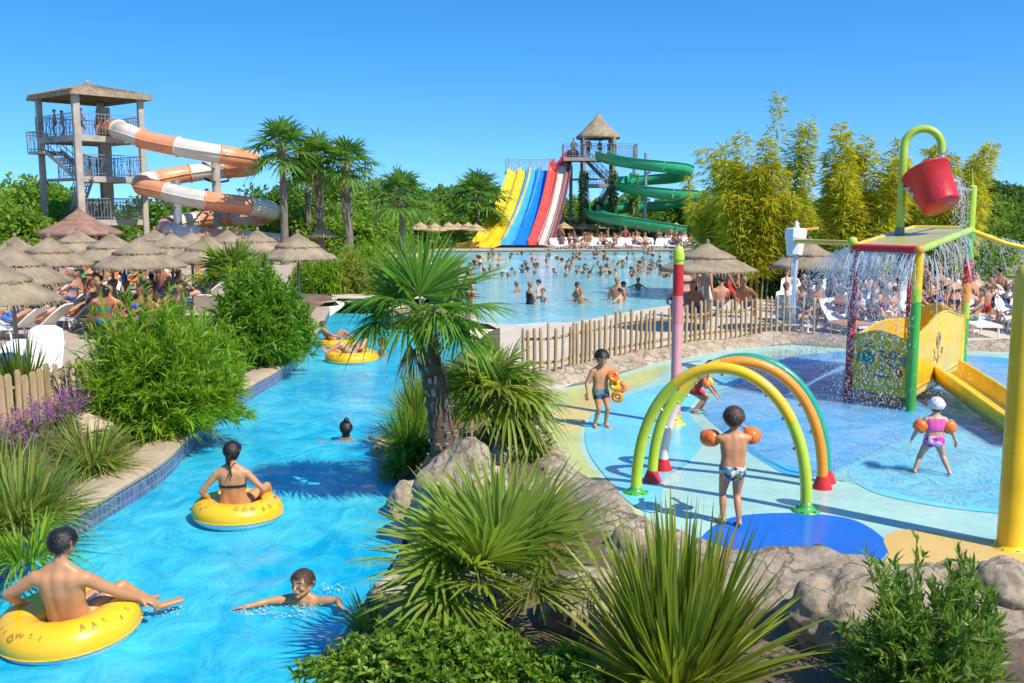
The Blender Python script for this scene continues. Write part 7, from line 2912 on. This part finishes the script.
    H = 1.27
    P = dict(pelvis=(0, 0, .585), chest=(.0, -.005, .885), neck=(.0, .0, .98), head=(.0, .02, 1.105), look=(.12, 1, -.12), wrL=(-.21, .32, .88), elpL=(-1, .1, -.2), wrR=(.21, .32, .92), elpR=(1, .1, -.1),
             hdL=(.2, 1, .1), hdR=(-.1, 1, .3), anL=(-.075, .03, .055), anR=(.065, -.06, .055), toeL=(-.2, 1, -.15), toeR=(.1, 1, -.15))
    me, J = human('body', H, P, child=True, voxel=.006, smooth=34)
    t, cc = hero('boy seen from behind in printed briefs and orange armbands in front of the hoops', me, J, (c.x, c.y, .012), R(3), 'skin_golden', 'hair_brown', dict(low=-.5), .010)
    shell(me, shorts_mask(cc, J, 1, .13, .028, .14), .007, 'swim_briefs', M['c_print'], t)
    for q in 'LR':
        armband(t, J['sh' + q], J['el' + q], .18, 1.10, .092)
    # --- little girl
    c = G(932, 477)
    H = .99
    P = dict(pelvis=(0, 0, .44), chest=(.0, -.005, .665), neck=(.0, .0, .745), head=(.01, .02, .85), look=(.1, 1, -.1), wrL=(-.24, .03, .36), elpL=(-1, .0, .1), wrR=(.25, .02, .36), elpR=(1, 0, .1),
             hdL=(-.2, .1, -1), hdR=(.2, .1, -1), anL=(-.20, .02, .05), anR=(.19, -.02, .05), toeL=(-.3, 1, -.15), toeR=(.3, 1, -.15), shupL=(0, 0, .01), shupR=(0, 0, .01))
    P['wrL'], P['wrR'] = (-.255, .03, .42), (.255, .02, .42)
    me, J = human('body', H, P, child=True, voxel=.0055, smooth=32, plump=1.12)
    t, cc = hero('small girl in a pink two piece, white sun cap and orange armbands near the playhouse', me, J, (c.x, c.y, .02), R(-6), 'skin_fair', None, {}, .01, eyes=True)
    shell(me, shorts_mask(cc, J, 1, .15, .05, .22), .009, 'swim_bottom', M['c_mag'], t)
    che = np.array(J['chest'])
    tz = cc[:, 2] - che[2]
    arm = limb_mask(cc, J['shL'], J['elL'], .05) & (np.abs(cc[:, 0]) > .09) | limb_mask(cc, J['shR'], J['elR'], .05) & (np.abs(cc[:, 0]) > .09)
    shell(me, (tz < .035) & (tz > -.105) & (np.linalg.norm(cc - che, axis=1) < .17) & ~arm, .007, 'swim_top', M['c_pink'], t)
    x, y, z = local(cc, J)
    near = (np.abs(x) < 1.15) & (np.abs(y) < 1.25)
    cap = near & (z > np.where(y > 0, .30, -.35)) & (z < 1.3)
    co = shell(me, cap, .016, 'sun_cap', printed_mat('spotted_cap_fabric', [(.70, .68, .70), (.74, .70, .70), (.55, .52, .58), (.72, .72, .74), (.62, .45, .52)], 34), t, .15)
    hd, hr = J['head'], J['hr']
    mb = MB()
    n = 13
    Vv = []
    for k in range(n):
        a = PI * (k / (n - 1)) - PI / 2
        for rr_, zz in ((.90, .34), (1.45, .22)):
            Vv.append(hd + J['side'] * math.sin(a) * .98 * hr + J['look'] * (math.cos(a) * rr_) * hr + J['hup'] * zz * hr)
    mb.add(Vv + [v - J['hup'] * .012 for v in Vv], [(2 * k, 2 * k + 1, 2 * k + 3, 2 * k + 2) for k in range(n - 1)] + [(2 * n + 2 * k + 2, 2 * n + 2 * k + 3, 2 * n + 2 * k + 1, 2 * n + 2 * k) for k in range(n - 1)] + [(2 * k + 1, 2 * n + 2 * k + 1, 2 * n + 2 * k + 3, 2 * k + 3) for k in range(n - 1)])
    mb.build('brim', M['c_white'], co)
    hm = near & (z < -.25) & (z > -.75) & (y < -.1)
    shell(me, hm, .008, 'hair', M['hair_brown'], t, .4)
    for q in 'LR':
        armband(t, J['sh' + q], J['el' + q], .20, 1.12, .088)
    # --- child crouching behind the hoops
    c = G(699, 413)
    H = 1.05
    P = dict(pelvis=(0, -.08, .36), chest=(0, .06, .55), neck=(0, .11, .63), head=(0, .18, .73), look=(.2, 1, -.5), wrL=(-.16, .28, .26), wrR=(.15, .30, .28), elpL=(-1, -.2, -.2), elpR=(1, -.2, -.2),
             anL=(-.10, .02, .05), anR=(.12, -.06, .05), toeL=(-.2, 1, -.15), toeR=(.2, 1, -.15))
    me, J = human('body', H, P, child=True, voxel=.009, smooth=6)
    t, cc = hero('child in a red top bending down behind the hoops near the pink post', me, J, (c.x, c.y, .012), R(-110), 'skin_tan', 'hair_dark', {}, .012)
    pel, che = np.array(J['pelvis']), np.array(J['chest'])
    shell(me, (np.linalg.norm(cc - (pel + che) / 2, axis=1) < .20) & ~limb_mask(cc, J['elL'], J['wrL'], .05) & ~limb_mask(cc, J['elR'], J['wrR'], .05) & ~limb_mask(cc, J['knL'], J['anL'], .06) & ~limb_mask(cc, J['knR'], J['anR'], .06), .007, 'swim_top', M['c_red'], t)
    armband(t, J['shL'], J['elL'], .2, 1.0, .07, 'p_yellow')
    armband(t, J['shR'], J['elR'], .2, 1.0, .07, 'armband')
# ------------------------------------------------------------------ placing repeats
def build_rocks():
    def rock(px, py, z, rx, ry, rz, seed, label, mat='rock', grp=None, rot=0, sink=.0, name='boulder', sub=5, amp=.22):
        p = G(px, py, z)
        o = meshobj(name, rock_mesh(name, seed, rx, ry, rz, M[mat], sub, amp), None, (p.x, p.y, z + sink))
        o.rotation_euler = (0, 0, rot)
        return tag(o, label, 'rock', grp)
    rock(464, 496, .02, .56, .42, .50, 1, 'big smooth tan boulder between the tall palm and the front fan palm', sink=.05)
    rock(410, 508, -.5, .30, .4, .34, 2, 'dark wet rock at the waterline left of the big boulder')
    rock(396, 470, -.52, .26, .36, .28, 3, 'flat rock at the waterline below the tall palm', 'rock2')
    rock(430, 528, -.4, .3, .3, .3, 4, 'rock wedged between the big boulder and the water')
    rock(508, 462, -.05, .24, .26, .34, 5, 'tan rock behind the big boulder under the short palm')
    rock(585, 612, -.15, .36, .34, .34, 6, 'grey boulder between the front fan palm and the sword plant', 'rock2', rot=.6)
    rock(398, 592, -.50, .26, .22, .16, 7, 'flat pale slab at the water edge beside the front fan palm', 'coping', rot=.5)
    rock(352, 655, -.55, .24, .30, .15, 8, 'pale slab at the water edge at the bottom of the photo', 'coping', rot=.3)
    rock(842, 628, -.12, .42, .40, .46, 14, 'big rough grey rock between the sword plant and the leafy shrub', 'rock2', rot=.8)
    rock(1000, 600, -.1, .4, .35, .34, 15, 'rough grey rock behind the leafy shrub at the right edge', 'rock2', rot=.2)
    rock(545, 500, -.15, .32, .30, .28, 9, 'tan rock at the left end of the rock edging of the pad', rot=.4)
    rock(640, 560, -.25, .40, .34, .36, 10, 'tan rock in the edging behind the sword plant', rot=.9)
    rock(85, 430, -.02, .42, .34, .22, 11, 'pale flat rock at the end of the left wooden fence', 'coping', sink=.02)
    rock(395, 452, -.5, .34, .3, .26, 12, 'ochre rock under the arching clump by the water')
    rock(446, 402, -.35, .5, .5, .4, 13, 'rock on the bank behind the tall palm trunk')
    # the rough edging wall of the pad: an uneven ridge of sprayed rock
    mb = MB()
    line = dens(sm2(PAD_EDGE[2:]), .06)
    prof = [(-.16, -.02), (-.13, .06), (-.06, .11), (.0, .12), (.06, .12), (.12, .11), (.18, .08), (.24, .04), (.30, .0), (.36, -.08), (.42, -.16), (.52, -.36), (.58, -.56), (.62, -.8)]
    r = random.Random(2)
    V, Fc = [], []
    cols = [offset_line(line, -d) for d, z in prof]
    m = len(prof)
    for i in range(len(line)):
        for k, (d, z) in enumerate(prof):
            q = cols[k][i]
            s = Vector((q[0] * 1.3, q[1] * 1.3, z * 1.3))
            dv_, _ = noise.voronoi(s * 1.9)
            n1 = noise.noise(s) * .26 + noise.noise(s * 2.7) * .12 + abs(noise.noise(s * 6.5)) * .08 + noise.noise(s * 14) * .03 - .09 * max(0, 1 - (dv_[1] - dv_[0]) / .14) ** 2
            grow = 1.0 if k > 2 else .35
            lump = .75 + .5 * noise.noise(Vector((line[i][0] * .8, line[i][1] * .8, 5)))
            V.append((q[0] + n1 * grow * .6, q[1] + n1 * grow * .6 - (.03 * k * lump if k > 5 else 0), z * (lump if z > 0 else 1) + n1 * .55 * grow))
    for i in range(len(line) - 1):
        for k in range(m - 1):
            Fc.append((i * m + k, i * m + k + 1, (i + 1) * m + k + 1, (i + 1) * m + k))
    mb.add(V, Fc)
    tag(mb.build('rock_edging', M['rock2']), 'rough grey rock wall holding the front edge of the splash pad', 'rock wall')
    # low stone kerb below the far fence and behind the pad
    ln = sm2([XY(G(x, y)) for x, y in ((524, 384), (560, 382), (600, 371), (650, 361), (690, 353), (740, 346), (790, 341), (860, 346), (1040, 352))])
    mb = MB()
    line = dens(ln, .16)
    prof = [(-.34, -.02), (-.28, .07), (-.12, .11), (.06, .20), (.22, .21), (.30, .1), (.34, -.02)]
    cols = [offset_line(line, d) for d, z in prof]
    V, Fc = [], []
    m = len(prof)
    for i in range(len(line)):
        for k, (d, z) in enumerate(prof):
            q = cols[k][i]
            s = Vector((q[0] * 1.1, q[1] * 1.1, z))
            n1 = noise.noise(s) * .18 + noise.noise(s * 3.1) * .08
            V.append((q[0] + n1 * .5, q[1] + n1, max(-.02, z * (1 + n1 * 2.2))))
    for i in range(len(line) - 1):
        for k in range(m - 1):
            Fc.append((i * m + k, (i + 1) * m + k, (i + 1) * m + k + 1, i * m + k + 1))
    mb.add(V, Fc)
    tag(mb.build('rock_edging', M['rock']), 'low sandy rock edging below the far picket fence', 'rock wall')
    return ln

def build_fences(ln):
    # left, broad boards
    a, b = XY(G(-40, 442)), XY(G(92, 405))
    picket_fence('picket_fence', [a, b], 'brown picket fence of broad boards at the left edge between purple flowers and sun loungers', None, .78, .150, .105, False, 3)
    # far one: slender round pickets in a curve
    line = [(p[0], p[1]) for p in offset_line(ln, .12)][:33]
    seg = [q for q in line]
    picket_fence('picket_fence', seg, 'long curved fence of slender round pickets between the splash pad and the wave pool', None, .95, .155, .060, True, 4, base=.12)

def build_parasols():
    g = 'straw parasols on the left terrace'
    big = make_umbrella('straw_parasol', 1.10, 2.40, 1.72, 'x', g, 'thatch', 1)
    mid = make_umbrella('straw_parasol', 1.06, 2.42, 1.75, 'x', g, 'thatch', 2)
    S = [(140, 265, 36, 0, 'straw parasol in front, directly above the crowd left of the nearest bush'), (50, 263, 39, 1, 'straw parasol in front of the reddish thatch roof, second from the left edge'), (112, 258, 42, 0, 'straw parasol below the right end of the reddish thatch roof'),
         (-8, 299, 23, 1, 'nearest straw parasol, cut off by the left edge'), (12, 280, 29, 0, 'second nearest straw parasol at the left edge, behind the nearest one'), (16, 262, 44, 1, 'straw parasol behind the left edge ones, with a lit top'),
         (172, 257, 46, 0, 'straw parasol behind the front parasol, near the right tower post'), (192, 254, 50, 1, 'straw parasol under the lower turn of the orange slide'), (228, 251, 50, 0, 'straw parasol in front of the orange runout trough'), (258, 250, 52, 1, 'straw parasol at the right end of the orange runout trough'),
         (298, 257, 42, 0, 'single straw parasol between the palmetto and the pale shrubs'), (208, 260, 45, 1, 'straw parasol half hidden by the spiky fan palm'), (78, 251, 54, 0, 'straw parasol right under the reddish thatch roof'), (155, 249, 58, 1, 'small straw parasol beyond the right tower post')]
    for i, (px, yr, Y, k, lb) in enumerate(S):
        Y = 1.46 / ((yr - 207) / 1000)
        p = D(px, yr, Y)
        src = (big, mid)[k]
        s = p.z / (1.72, 1.75)[k]
        s = max(.9, min(1.15, s))
        o = dup(src, (p.x, Y, 0), rng.uniform(0, 6), lb, g, s) if i > 1 else src
        if i <= 1:
            o.location, o['label'] = (p.x, Y, 0), lb
            o.scale = (s, s, s)
    # src of index 0 is big, index 1 is mid
    # smaller pale ones in the middle distance and on the far terrace
    g2 = 'pale parasols on the far side'
    far = make_umbrella('straw_parasol', 1.05, 2.35, 1.75, 'x', g2, 'thatch_pale', 7, 28, .04)
    fl = [(318, 233, 66), (334, 232, 68), (322, 236, 58), (420, 229, 76), (435, 230, 74), (449, 229, 78), (458, 229, 80), (468, 229, 79), (476, 230, 78), (385, 229, 74), (370, 230, 72),
          (564, 231, 88), (576, 230, 90), (584, 231, 88), (594, 230, 88), (606, 230, 88), (621, 230, 89), (631, 229, 88), (653, 230, 88), (676, 230, 86), (697, 230, 87), (708, 229, 90), (641, 230, 90), (666, 229, 91)]
    for i, (px, yr, Y) in enumerate(fl):
        p = D(px, yr, Y)
        s = max(.8, min(1.3, p.z / 1.75))
        w = 'left of the wave pool' if px < 500 else 'on the far terrace'
        lb = f'small pale straw parasol {w}'
        if i == 0:
            far.location, far['label'] = (p.x, Y, 0), lb
            far.scale = (s, s, s)
        else:
            dup(far, (p.x, Y, 0), rng.uniform(0, 6), lb, g2, s)
    # two wide ones near the bamboo
    p = D(707, 266, 26)
    t = make_umbrella('straw_parasol', 1.25, 2.28, 1.62, 'wide straw parasol by the wave pool between the pink post and the bamboo', None, 'thatch', 11, pole_r=.07)
    t.location = (p.x, 26, 0)
    p = D(809, 264, 25.6)
    t = make_umbrella('straw_parasol', .98, 2.35, 1.72, 'straw parasol under the small white bucket in front of the bamboo', None, 'thatch', 12)
    t.location = (p.x, 25.6, 0)
    # reddish thatched kiosk
    p = D(80, 232, 50)
    t = thing('thatched_kiosk', 'kiosk with a wide reddish thatch roof standing at the foot of the left tower', 'kiosk', (p.x, 50, 0))
    mb = MB()
    thatch_cone(mb, 2.02, p.z, .5, p.z + .75, 48, .16, 4)
    thatch_cone(mb, .8, p.z + .62, .06, p.z + 1.15, 28, .08, 5)
    mb.build('roof', M['thatch_red'], t)
    for k in range(6):
        a = k * PI / 3 + .3
        mb = MB()
        mb.tube([(1.7 * math.cos(a), 1.7 * math.sin(a), 0), (1.7 * math.cos(a), 1.7 * math.sin(a), p.z - .02)], .11, 8)
        mb.build('post', M['greywood'], t)
    mb = MB()
    mb.lathe([(1.35, 0), (1.35, 1.0), (1.5, 1.0), (1.5, 1.08), (1.1, 1.08)], 16)
    mb.build('counter', M['darkwood'], t)

POSE_TXT = {'stand': 'standing', 'hips': 'standing with bent arms', 'walk': 'walking', 'out': 'with arms held out', 'up': 'with arms raised', 'fold': 'with folded arms', 'sit': 'sitting', 'lie': 'lying on a lounger'}

def build_crowds():
    r = random.Random(21)
    # --- wave pool: bathers wading, deeper towards the back
    def floor_z(y):
        return -.03 - .95 * ss(28.5, 33, y) - .55 * ss(33, 44, y)
    kinds = ['stand_m', 'hips_m', 'walk_m', 'out_m', 'up_m', 'stand_f', 'fold_f', 'walk_f', 'out_f', 'stand_c', 'up_c']
    spots = []
    # those that can be told apart in the photo
    near = [(517, 292, 'stand_f', 'red', 'two'), (530, 304, 'fold_f', 'black', ''), (539, 292, 'walk_m', 'navy', ''), (543, 302, 'stand_c', 'blue', ''), (577, 301, 'out_m', 'navy', ''), (581, 304, 'stand_c', 'black', ''), (617, 300, 'stand_m', 'orange', ''), (623, 296, 'walk_f', 'pink', ''), (620, 303, 'stand_c', 'red', ''),
            (638, 289, 'stand_c', 'yellow', ''), (664, 277, 'stand_m', 'black', ''), (651, 271, 'walk_m', 'grey', ''), (590, 277, 'out_m', 'navy', ''), (610, 275, 'up_m', 'blue', '')]
    used = {}
    def put(kind, px, py, cl, zone, grp, z=None, rz=None):
        p = G(px, py, -.07)
        zz = floor_z(p.y) if z is None else z
        if 'c' == kind[-1]:
            zz = max(zz, -.72)
        lab = f'{"child" if kind[-1] == "c" else "woman" if kind[-1] == "f" else "man"} in {cl} {"swimsuit" if kind[-1] != "m" else "trunks"} {POSE_TXT[kind[:-2]]} {zone}'
        crowd_person(kind, (p.x, p.y, zz), rz if rz is not None else r.uniform(0, 6.28), r, lab, grp, cl)
    for px, py, k, cl, _ in near:
        put(k, px, py, cl, 'in the shallow front water', 'bathers in the wave pool')
    n = 0
    while n < 165:
        py = 254.5 + 24 * (r.random() ** 1.15)
        px = r.uniform(466, 690)
        if r.random() < .35:
            px = r.gauss(600, 45)
        if not 464 < px < 700:
            continue
        k = r.choice(kinds)
        cl = r.choice(CLOTH)
        zone = 'among the far waves' if py < 264 else 'in mid wave pool'
        put(k, px, py, cl, zone, 'bathers in the wave pool')
        n += 1
    for px, py in ((470, 268), (478, 262), (490, 272), (498, 266), (503, 276), (512, 270), (724, 284), (737, 287), (744, 282)):
        put(r.choice(kinds), px, py, r.choice(CLOTH), 'at the side of the wave pool', 'bathers in the wave pool')
    # people behind the palm crown on the pool's edge, and under the wide parasol
    for i, (px, py, k, cl, sk) in enumerate(((446, 318, 'stand_m', 'navy', None), (452, 320, 'fold_f', 'black', None), (460, 318, 'walk_m', 'blue', None), (468, 322, 'stand_f', 'red', None))):
        p = G(px, py)
        crowd_person(k, (p.x, p.y, 0), r.uniform(0, 6), r, f'{"man" if k[-1] == "m" else "woman"} in {cl} swimwear on the pool edge behind the tall palm fans', 'people on the pool edge', cl)
    for i, (px, py, k, cl) in enumerate(((684, 322, 'stand_f', 'navy'), (691, 318, 'hips_m', 'black'), (699, 318, 'fold_f', 'grey'), (706, 320, 'stand_m', 'white'), (727, 314, 'walk_m', 'red'), (735, 312, 'stand_f', 'black'), (718, 318, 'sit_m', 'blue'), (676, 324, 'sit_f', 'navy'), (745, 318, 'sit_m', 'navy'), (694, 326, 'sit_m', 'blue'))):
        p = G(px, py)
        crowd_person(k, (p.x, p.y, .0), r.uniform(0, 6), r, f'{"man" if k[-1] == "m" else "woman"} in {cl} {POSE_TXT[k[:-2]]} by the fence {"right of the pink post" if px < 715 else "at the left bamboo"}', 'people under the wide parasol', cl, scale=1.0)
    # --- loungers
    g = 'white sun loungers'
    flat = make_lounger('x', g, 40)
    first = True
    def lounger(x, y, rz, lb, person=None, cl=None, towel=False):
        nonlocal first
        if first:
            o = flat
            o.location, o.rotation_euler, o['label'] = (x, y, .006), (0, 0, rz), lb
            first = False
        else:
            o = dup(flat, (x, y, .006), rz, lb, g)
        if person:
            d = Matrix.Rotation(rz, 3, 'Z') @ Vector((0, .12, 0))
            crowd_person(person, (x + d.x, y + d.y, .345), rz, r, f'{"man" if person[-1] == "m" else "woman"} in {cl} on the {lb.replace("white sun lounger", "lounger")}', 'sunbathers', cl, scale=1.0)
        if towel:
            mb = MB()
            V, Fc = [], []
            for i in range(9):
                for j in range(4):
                    V.append((-.29 + .193 * j, .05 + .15 * i, .345 + .008 * noise.noise(Vector((i * .7, j * .9, x)))))
            for i in range(8):
                for j in range(3):
                    a = i * 4 + j
                    Fc.append((a, a + 1, a + 5, a + 4))
            mb.add(V, Fc)
            c = r.choice(CLOTH)
            q = mb.build('towel', M['c_' + c], None, (x, y, .006))
            q.rotation_euler = (0, 0, rz)
            tag(q, f'{c} towel spread on the {lb.replace("white sun lounger", "lounger")}', 'towel', 'towels on the loungers')
    p = G(44, 386)
    t = make_lounger('white sun lounger with a steeply raised back, empty, just behind the left fence', g, 66)
    t.location, t.rotation_euler = (p.x, p.y, .006), (0, 0, R(188))
    p = G(4, 392)
    lounger(p.x, p.y, R(172), 'white sun lounger low at the left edge behind the fence, left of the raised one')
    p = G(80, 330)
    lounger(p.x, p.y, R(80), 'white sun lounger seen from the side, behind the empty raised one', 'lie_m', 'orange')
    p = G(112, 328)
    lounger(p.x, p.y, R(88), 'white sun lounger seen from the side, nearest the big bush', 'lie_f', 'yellow')
    p = G(22, 340)
    lounger(p.x, p.y, R(84), 'white sun lounger at the left edge under the nearest parasol', 'lie_m', 'blue')
    k = 0
    rows = ['front row', 'second row', 'third row', 'fourth row', 'fifth row']
    for row, Y in enumerate((24.5, 27.5, 31, 35, 40)):
        x0 = D(-15, 300, Y).x
        x1 = D(215 if row else 120, 300, Y).x
        x = x0
        while x < x1:
            y = Y + r.uniform(-.4, .4)
            side = D(0, 300, Y)
            px = 512 + x / Y * F_PX
            col = 'left edge' if px < 45 else 'by the second parasol' if px < 95 else 'by the front parasol' if px < 150 else 'behind the bushes'
            pc = r.random()
            cl = r.choice(CLOTH)
            lounger(x, y, R(r.choice((88, 180, 172, 80, 5, 200)) + r.uniform(-8, 8)), f'white sun lounger, left terrace {rows[row]}, {col}', ('lie_m' if pc < .35 else 'lie_f') if pc < .7 else None, cl, pc > .82)
            x += r.uniform(1.3, 2.2)
            k += 1
    # people standing and sitting on the left terrace
    for i in range(64):
        Y = r.choice((24, 25.5, 27, 29, 31, 33, 35, 37, 40, 44))
        px = r.uniform(20, 205) if Y > 29 else r.uniform(85, 175)
        q = D(px, 290, Y + r.uniform(-.8, .8))
        k = r.choice(['sit_m', 'sit_f'] * 7 + (['stand_m', 'walk_f', 'fold_f', 'stand_f', 'hips_m', 'stand_c'] if Y > 28 else []))
        cl = r.choice(CLOTH + ['navy', 'blue', 'black'])
        sit = k[:3] == 'sit'
        col = 'left end' if px < 70 else 'middle' if px < 140 else 'right end'
        crowd_person(k, (q.x, q.y, .10 if sit else .0), r.uniform(0, 6.28), r, f'{"child" if k[-1] == "c" else "man" if k[-1] == "m" else "woman"} in {cl} {POSE_TXT[k[:-2]]}, {"near" if Y < 31 else "back"} rows of left terrace, {col}', 'people on the left terrace', cl)
    # --- right: terrace behind the playhouse
    rows2 = (25.5, 27.5, 30, 33)
    for row, Y in enumerate(rows2):
        x = D(792, 320, Y).x
        x1 = D(1040, 320, Y).x
        while x < x1:
            pc = r.random()
            cl = r.choice(CLOTH)
            px = 512 + x / Y * F_PX
            col = 'left of the playhouse' if px < 850 else 'behind the playhouse' if px < 970 else 'right of the playhouse'
            lounger(x, Y + r.uniform(-.3, .3), R(180 + r.uniform(-18, 18)), f'white sun lounger, {rows[row]} {col}', ('lie_m' if pc < .3 else 'lie_f') if pc < .6 else None, cl, pc > .75)
            x += r.uniform(.95, 1.5)
    for i in range(56):
        Y = r.uniform(25, 34)
        px = r.uniform(786, 1030)
        q = D(px, 310, Y)
        k = r.choice(['sit_m', 'sit_f'] * 6 + ['stand_c', 'stand_f', 'up_c'])
        cl = r.choice(CLOTH + ['white', 'grey', 'navy', 'black'])
        sit = k[:3] == 'sit'
        col = 'left of the playhouse' if px < 850 else 'behind the playhouse' if px < 970 else 'right of the playhouse'
        crowd_person(k, (q.x, q.y, .02 if sit else 0), r.uniform(0, 6.28), r, f'{"child" if k[-1] == "c" else "man" if k[-1] == "m" else "woman"} in {cl} {POSE_TXT[k[:-2]]} {col}, {"front" if Y < 28 else "back"} row', 'people behind the playhouse', cl)
    # --- far terrace
    for i in range(60):
        Y = r.uniform(75.5, 82)
        px = r.uniform(552, 705)
        q = D(px, 248, Y)
        k = r.choice(['sit_m', 'sit_f'] * 6 + ['stand_f', 'walk_m'])
        cl = r.choice(CLOTH + ['white', 'white', 'red'])
        crowd_person(k, (q.x, q.y, .02), r.uniform(0, 6.28), r, f'tiny far {"man" if k[-1] == "m" else "woman"} in {cl} {POSE_TXT[k[:-2]]} on the far terrace', 'people on the far terrace', cl)
    for i in range(16):
        Y = r.uniform(76, 80)
        q = D(555 + i * 9.5, 247, Y)
        lounger(q.x, q.y, R(r.uniform(150, 210)), 'white sun lounger in the far row below the pale parasols', None)

def build_splashes():
    """foam and droplets where people move the water, and jets on the pad"""
    r = random.Random(9)
    def splash(px, py, z, rad, n, lb, h=.08):
        p = G(px, py, z)
        mb = MB()
        for i in range(n):
            a = r.uniform(0, 2 * PI)
            q = rad * math.sqrt(r.random())
            s = r.uniform(.003, .007)
            mb.ball((q * math.cos(a), q * math.sin(a) * .6, abs(r.gauss(0, h * .35))), s, 6, 0, (r.uniform(1, 3.5), r.uniform(1, 2), .45), Matrix.Rotation(r.uniform(0, 3), 3, 'Z'))
        tag(mb.build('splash', M['drops'], None, tuple(p)), lb, 'splash', kind='stuff')
    splash(290, 613, WATER, .30, 110, 'white ripples and splash in front of the swimming boy')
    splash(247, 613, WATER, .13, 40, 'small splash at the left hand of the swimming boy')
    splash(335, 590, WATER, .14, 34, 'small splash at the right hand of the swimming boy')
    splash(165, 612, WATER, .20, 60, 'small splash at the foot of the man in the ring')
    splash(352, 444, WATER, .3, 60, 'ripples around the distant swimmer')
# ------------------------------------------------------------------ make the labels of near twins tell them apart
def settle_labels():
    """labels that several things share get a neighbour or a place added"""
    def px(o):
        w = o.matrix_basis.translation
        dv = Vector((w.x, w.y, w.z - CAM_Z))
        dep = dv.y * CT - dv.z * ST
        return 512 + F_PX * dv.x / max(dep, .1), 341.5 - F_PX * (dv.y * ST + dv.z * CT) / max(dep, .1)
    tops = [o for o in COL.objects if o.parent is None and o.get('label')]
    pos = {o.name: px(o) for o in tops}
    def groups():
        d = {}
        for o in tops:
            d.setdefault(o['label'], []).append(o)
        return {k: v for k, v in d.items() if len(v) > 1}
    people = [o for o in tops if o.get('category') == 'person' and o.get('group')]
    short = {o.name: ' '.join(o['label'].split(',')[0].split()[:3]) for o in people}
    for lab, v in groups().items():
        for o in v:
            if o.get('category') not in ('person', 'sun lounger', 'towel'):
                continue
            me = pos[o.name]
            near = sorted((q for q in people if q is not o and short[q.name] != short.get(o.name)), key=lambda q: math.dist(pos[q.name], me))
            for q in near[:4]:
                side = 'left' if pos[q.name][0] > me[0] else 'right'
                t = f'{lab}, {side} of {short[q.name]}'
                if len(t.split()) <= 16 and all(x['label'] != t for x in v):
                    o['label'] = t
                    break
    ordn = ['leftmost', 'second', 'third', 'fourth', 'fifth', 'sixth', 'seventh', 'eighth', 'ninth', 'tenth', 'eleventh', 'twelfth', 'thirteenth', 'fourteenth', 'fifteenth', 'sixteenth', 'seventeenth', 'eighteenth', 'nineteenth', 'twentieth']
    for lab, v in groups().items():
        for i, o in enumerate(sorted(v, key=lambda q: pos[q.name][0])):
            if i < len(ordn):
                t = f'{lab}, {ordn[i]}' + (' one' if i == 0 else ' from left')
                if len(t.split()) <= 16:
                    o['label'] = t

def settle_crowd(limit=296):
    """leave out the figures nothing shows of; past the limit the tiniest far bathers become one crowd"""
    bpy.context.view_layer.update()
    dg = bpy.context.evaluated_depsgraph_get()
    cam = Vector((0, 0, CAM_Z))
    r = random.Random(3)
    crowd = [o for o in COL.objects if o.parent is None and o.get('category') == 'person' and o.type == 'MESH']
    total = len([o for o in COL.objects if o.parent is None and o.get('category') == 'person'])
    fwd = Vector((0, CT, -ST))
    seen = {}
    for o in crowd:
        vs = o.data.vertices
        n = 0
        for _ in range(48):
            p = o.matrix_world @ vs[r.randrange(len(vs))].co
            d = p - cam
            dep = d.dot(fwd)
            if abs(d.x / dep) > .53:
                continue
            hit, loc, no, idx, ob, mt = scene.ray_cast(dg, cam, d.normalized(), distance=d.length + .5)
            if hit and ob.name == o.name:
                n += 1
        dep = (o.matrix_world.translation - cam).dot(fwd)
        seen[o.name] = n / 48 / dep ** 2
    for o in crowd[:]:
        if seen[o.name] == 0:
            crowd.remove(o)
            bpy.data.objects.remove(o)
            total -= 1
    crowd.sort(key=lambda o: -seen[o.name])
    k = max(0, limit - (total - len(crowd)))
    rest = crowd[k:]
    if rest:
        mats, V, Fc, MI = [], [], [], []
        off = 0
        for o in rest:
            me = o.data
            co = np.empty(len(me.vertices) * 3)
            me.vertices.foreach_get('co', co)
            mw = np.array(o.matrix_world)
            V.append(co.reshape(-1, 3) @ mw[:3, :3].T + mw[:3, 3])
            lt = np.empty(len(me.polygons), dtype=np.int32)
            me.polygons.foreach_get('loop_total', lt)
            li = np.empty(len(me.loops), dtype=np.int32)
            me.loops.foreach_get('vertex_index', li)
            st = np.concatenate([[0], np.cumsum(lt)[:-1]])
            q = lt == 4
            Fc.append(li[st[q][:, None] + np.arange(4)] + off)
            mi = np.empty(len(me.polygons), dtype=np.int32)
            me.polygons.foreach_get('material_index', mi)
            ids = []
            for sl in o.material_slots:
                if sl.material not in mats:
                    mats.append(sl.material)
                ids.append(mats.index(sl.material))
            MI.append(np.array(ids, dtype=np.int32)[mi[q]])
            off += len(me.vertices)
        me = npmesh('crowd', np.concatenate(V), np.concatenate(Fc), mats, True)
        me.polygons.foreach_set('material_index', np.concatenate(MI))
        for o in rest:
            bpy.data.objects.remove(o)
        tag(meshobj('crowd', me), 'scattered tiny figures barely showing among the bathers and sunbathers', 'crowd', kind='stuff')
build_materials()
build_setting()
build_light_camera()
build_crowd_meshes()
rock_line = build_rocks()
build_fences(rock_line)
build_left_tower()
build_orange_slide()
build_multi_slide()
build_right_tower()
build_green_slide()
build_arches()
build_posts()
build_bucket_house()
build_plants()
build_parasols()
build_crowds()
build_heroes()
build_splashes()
settle_crowd()
settle_labels()
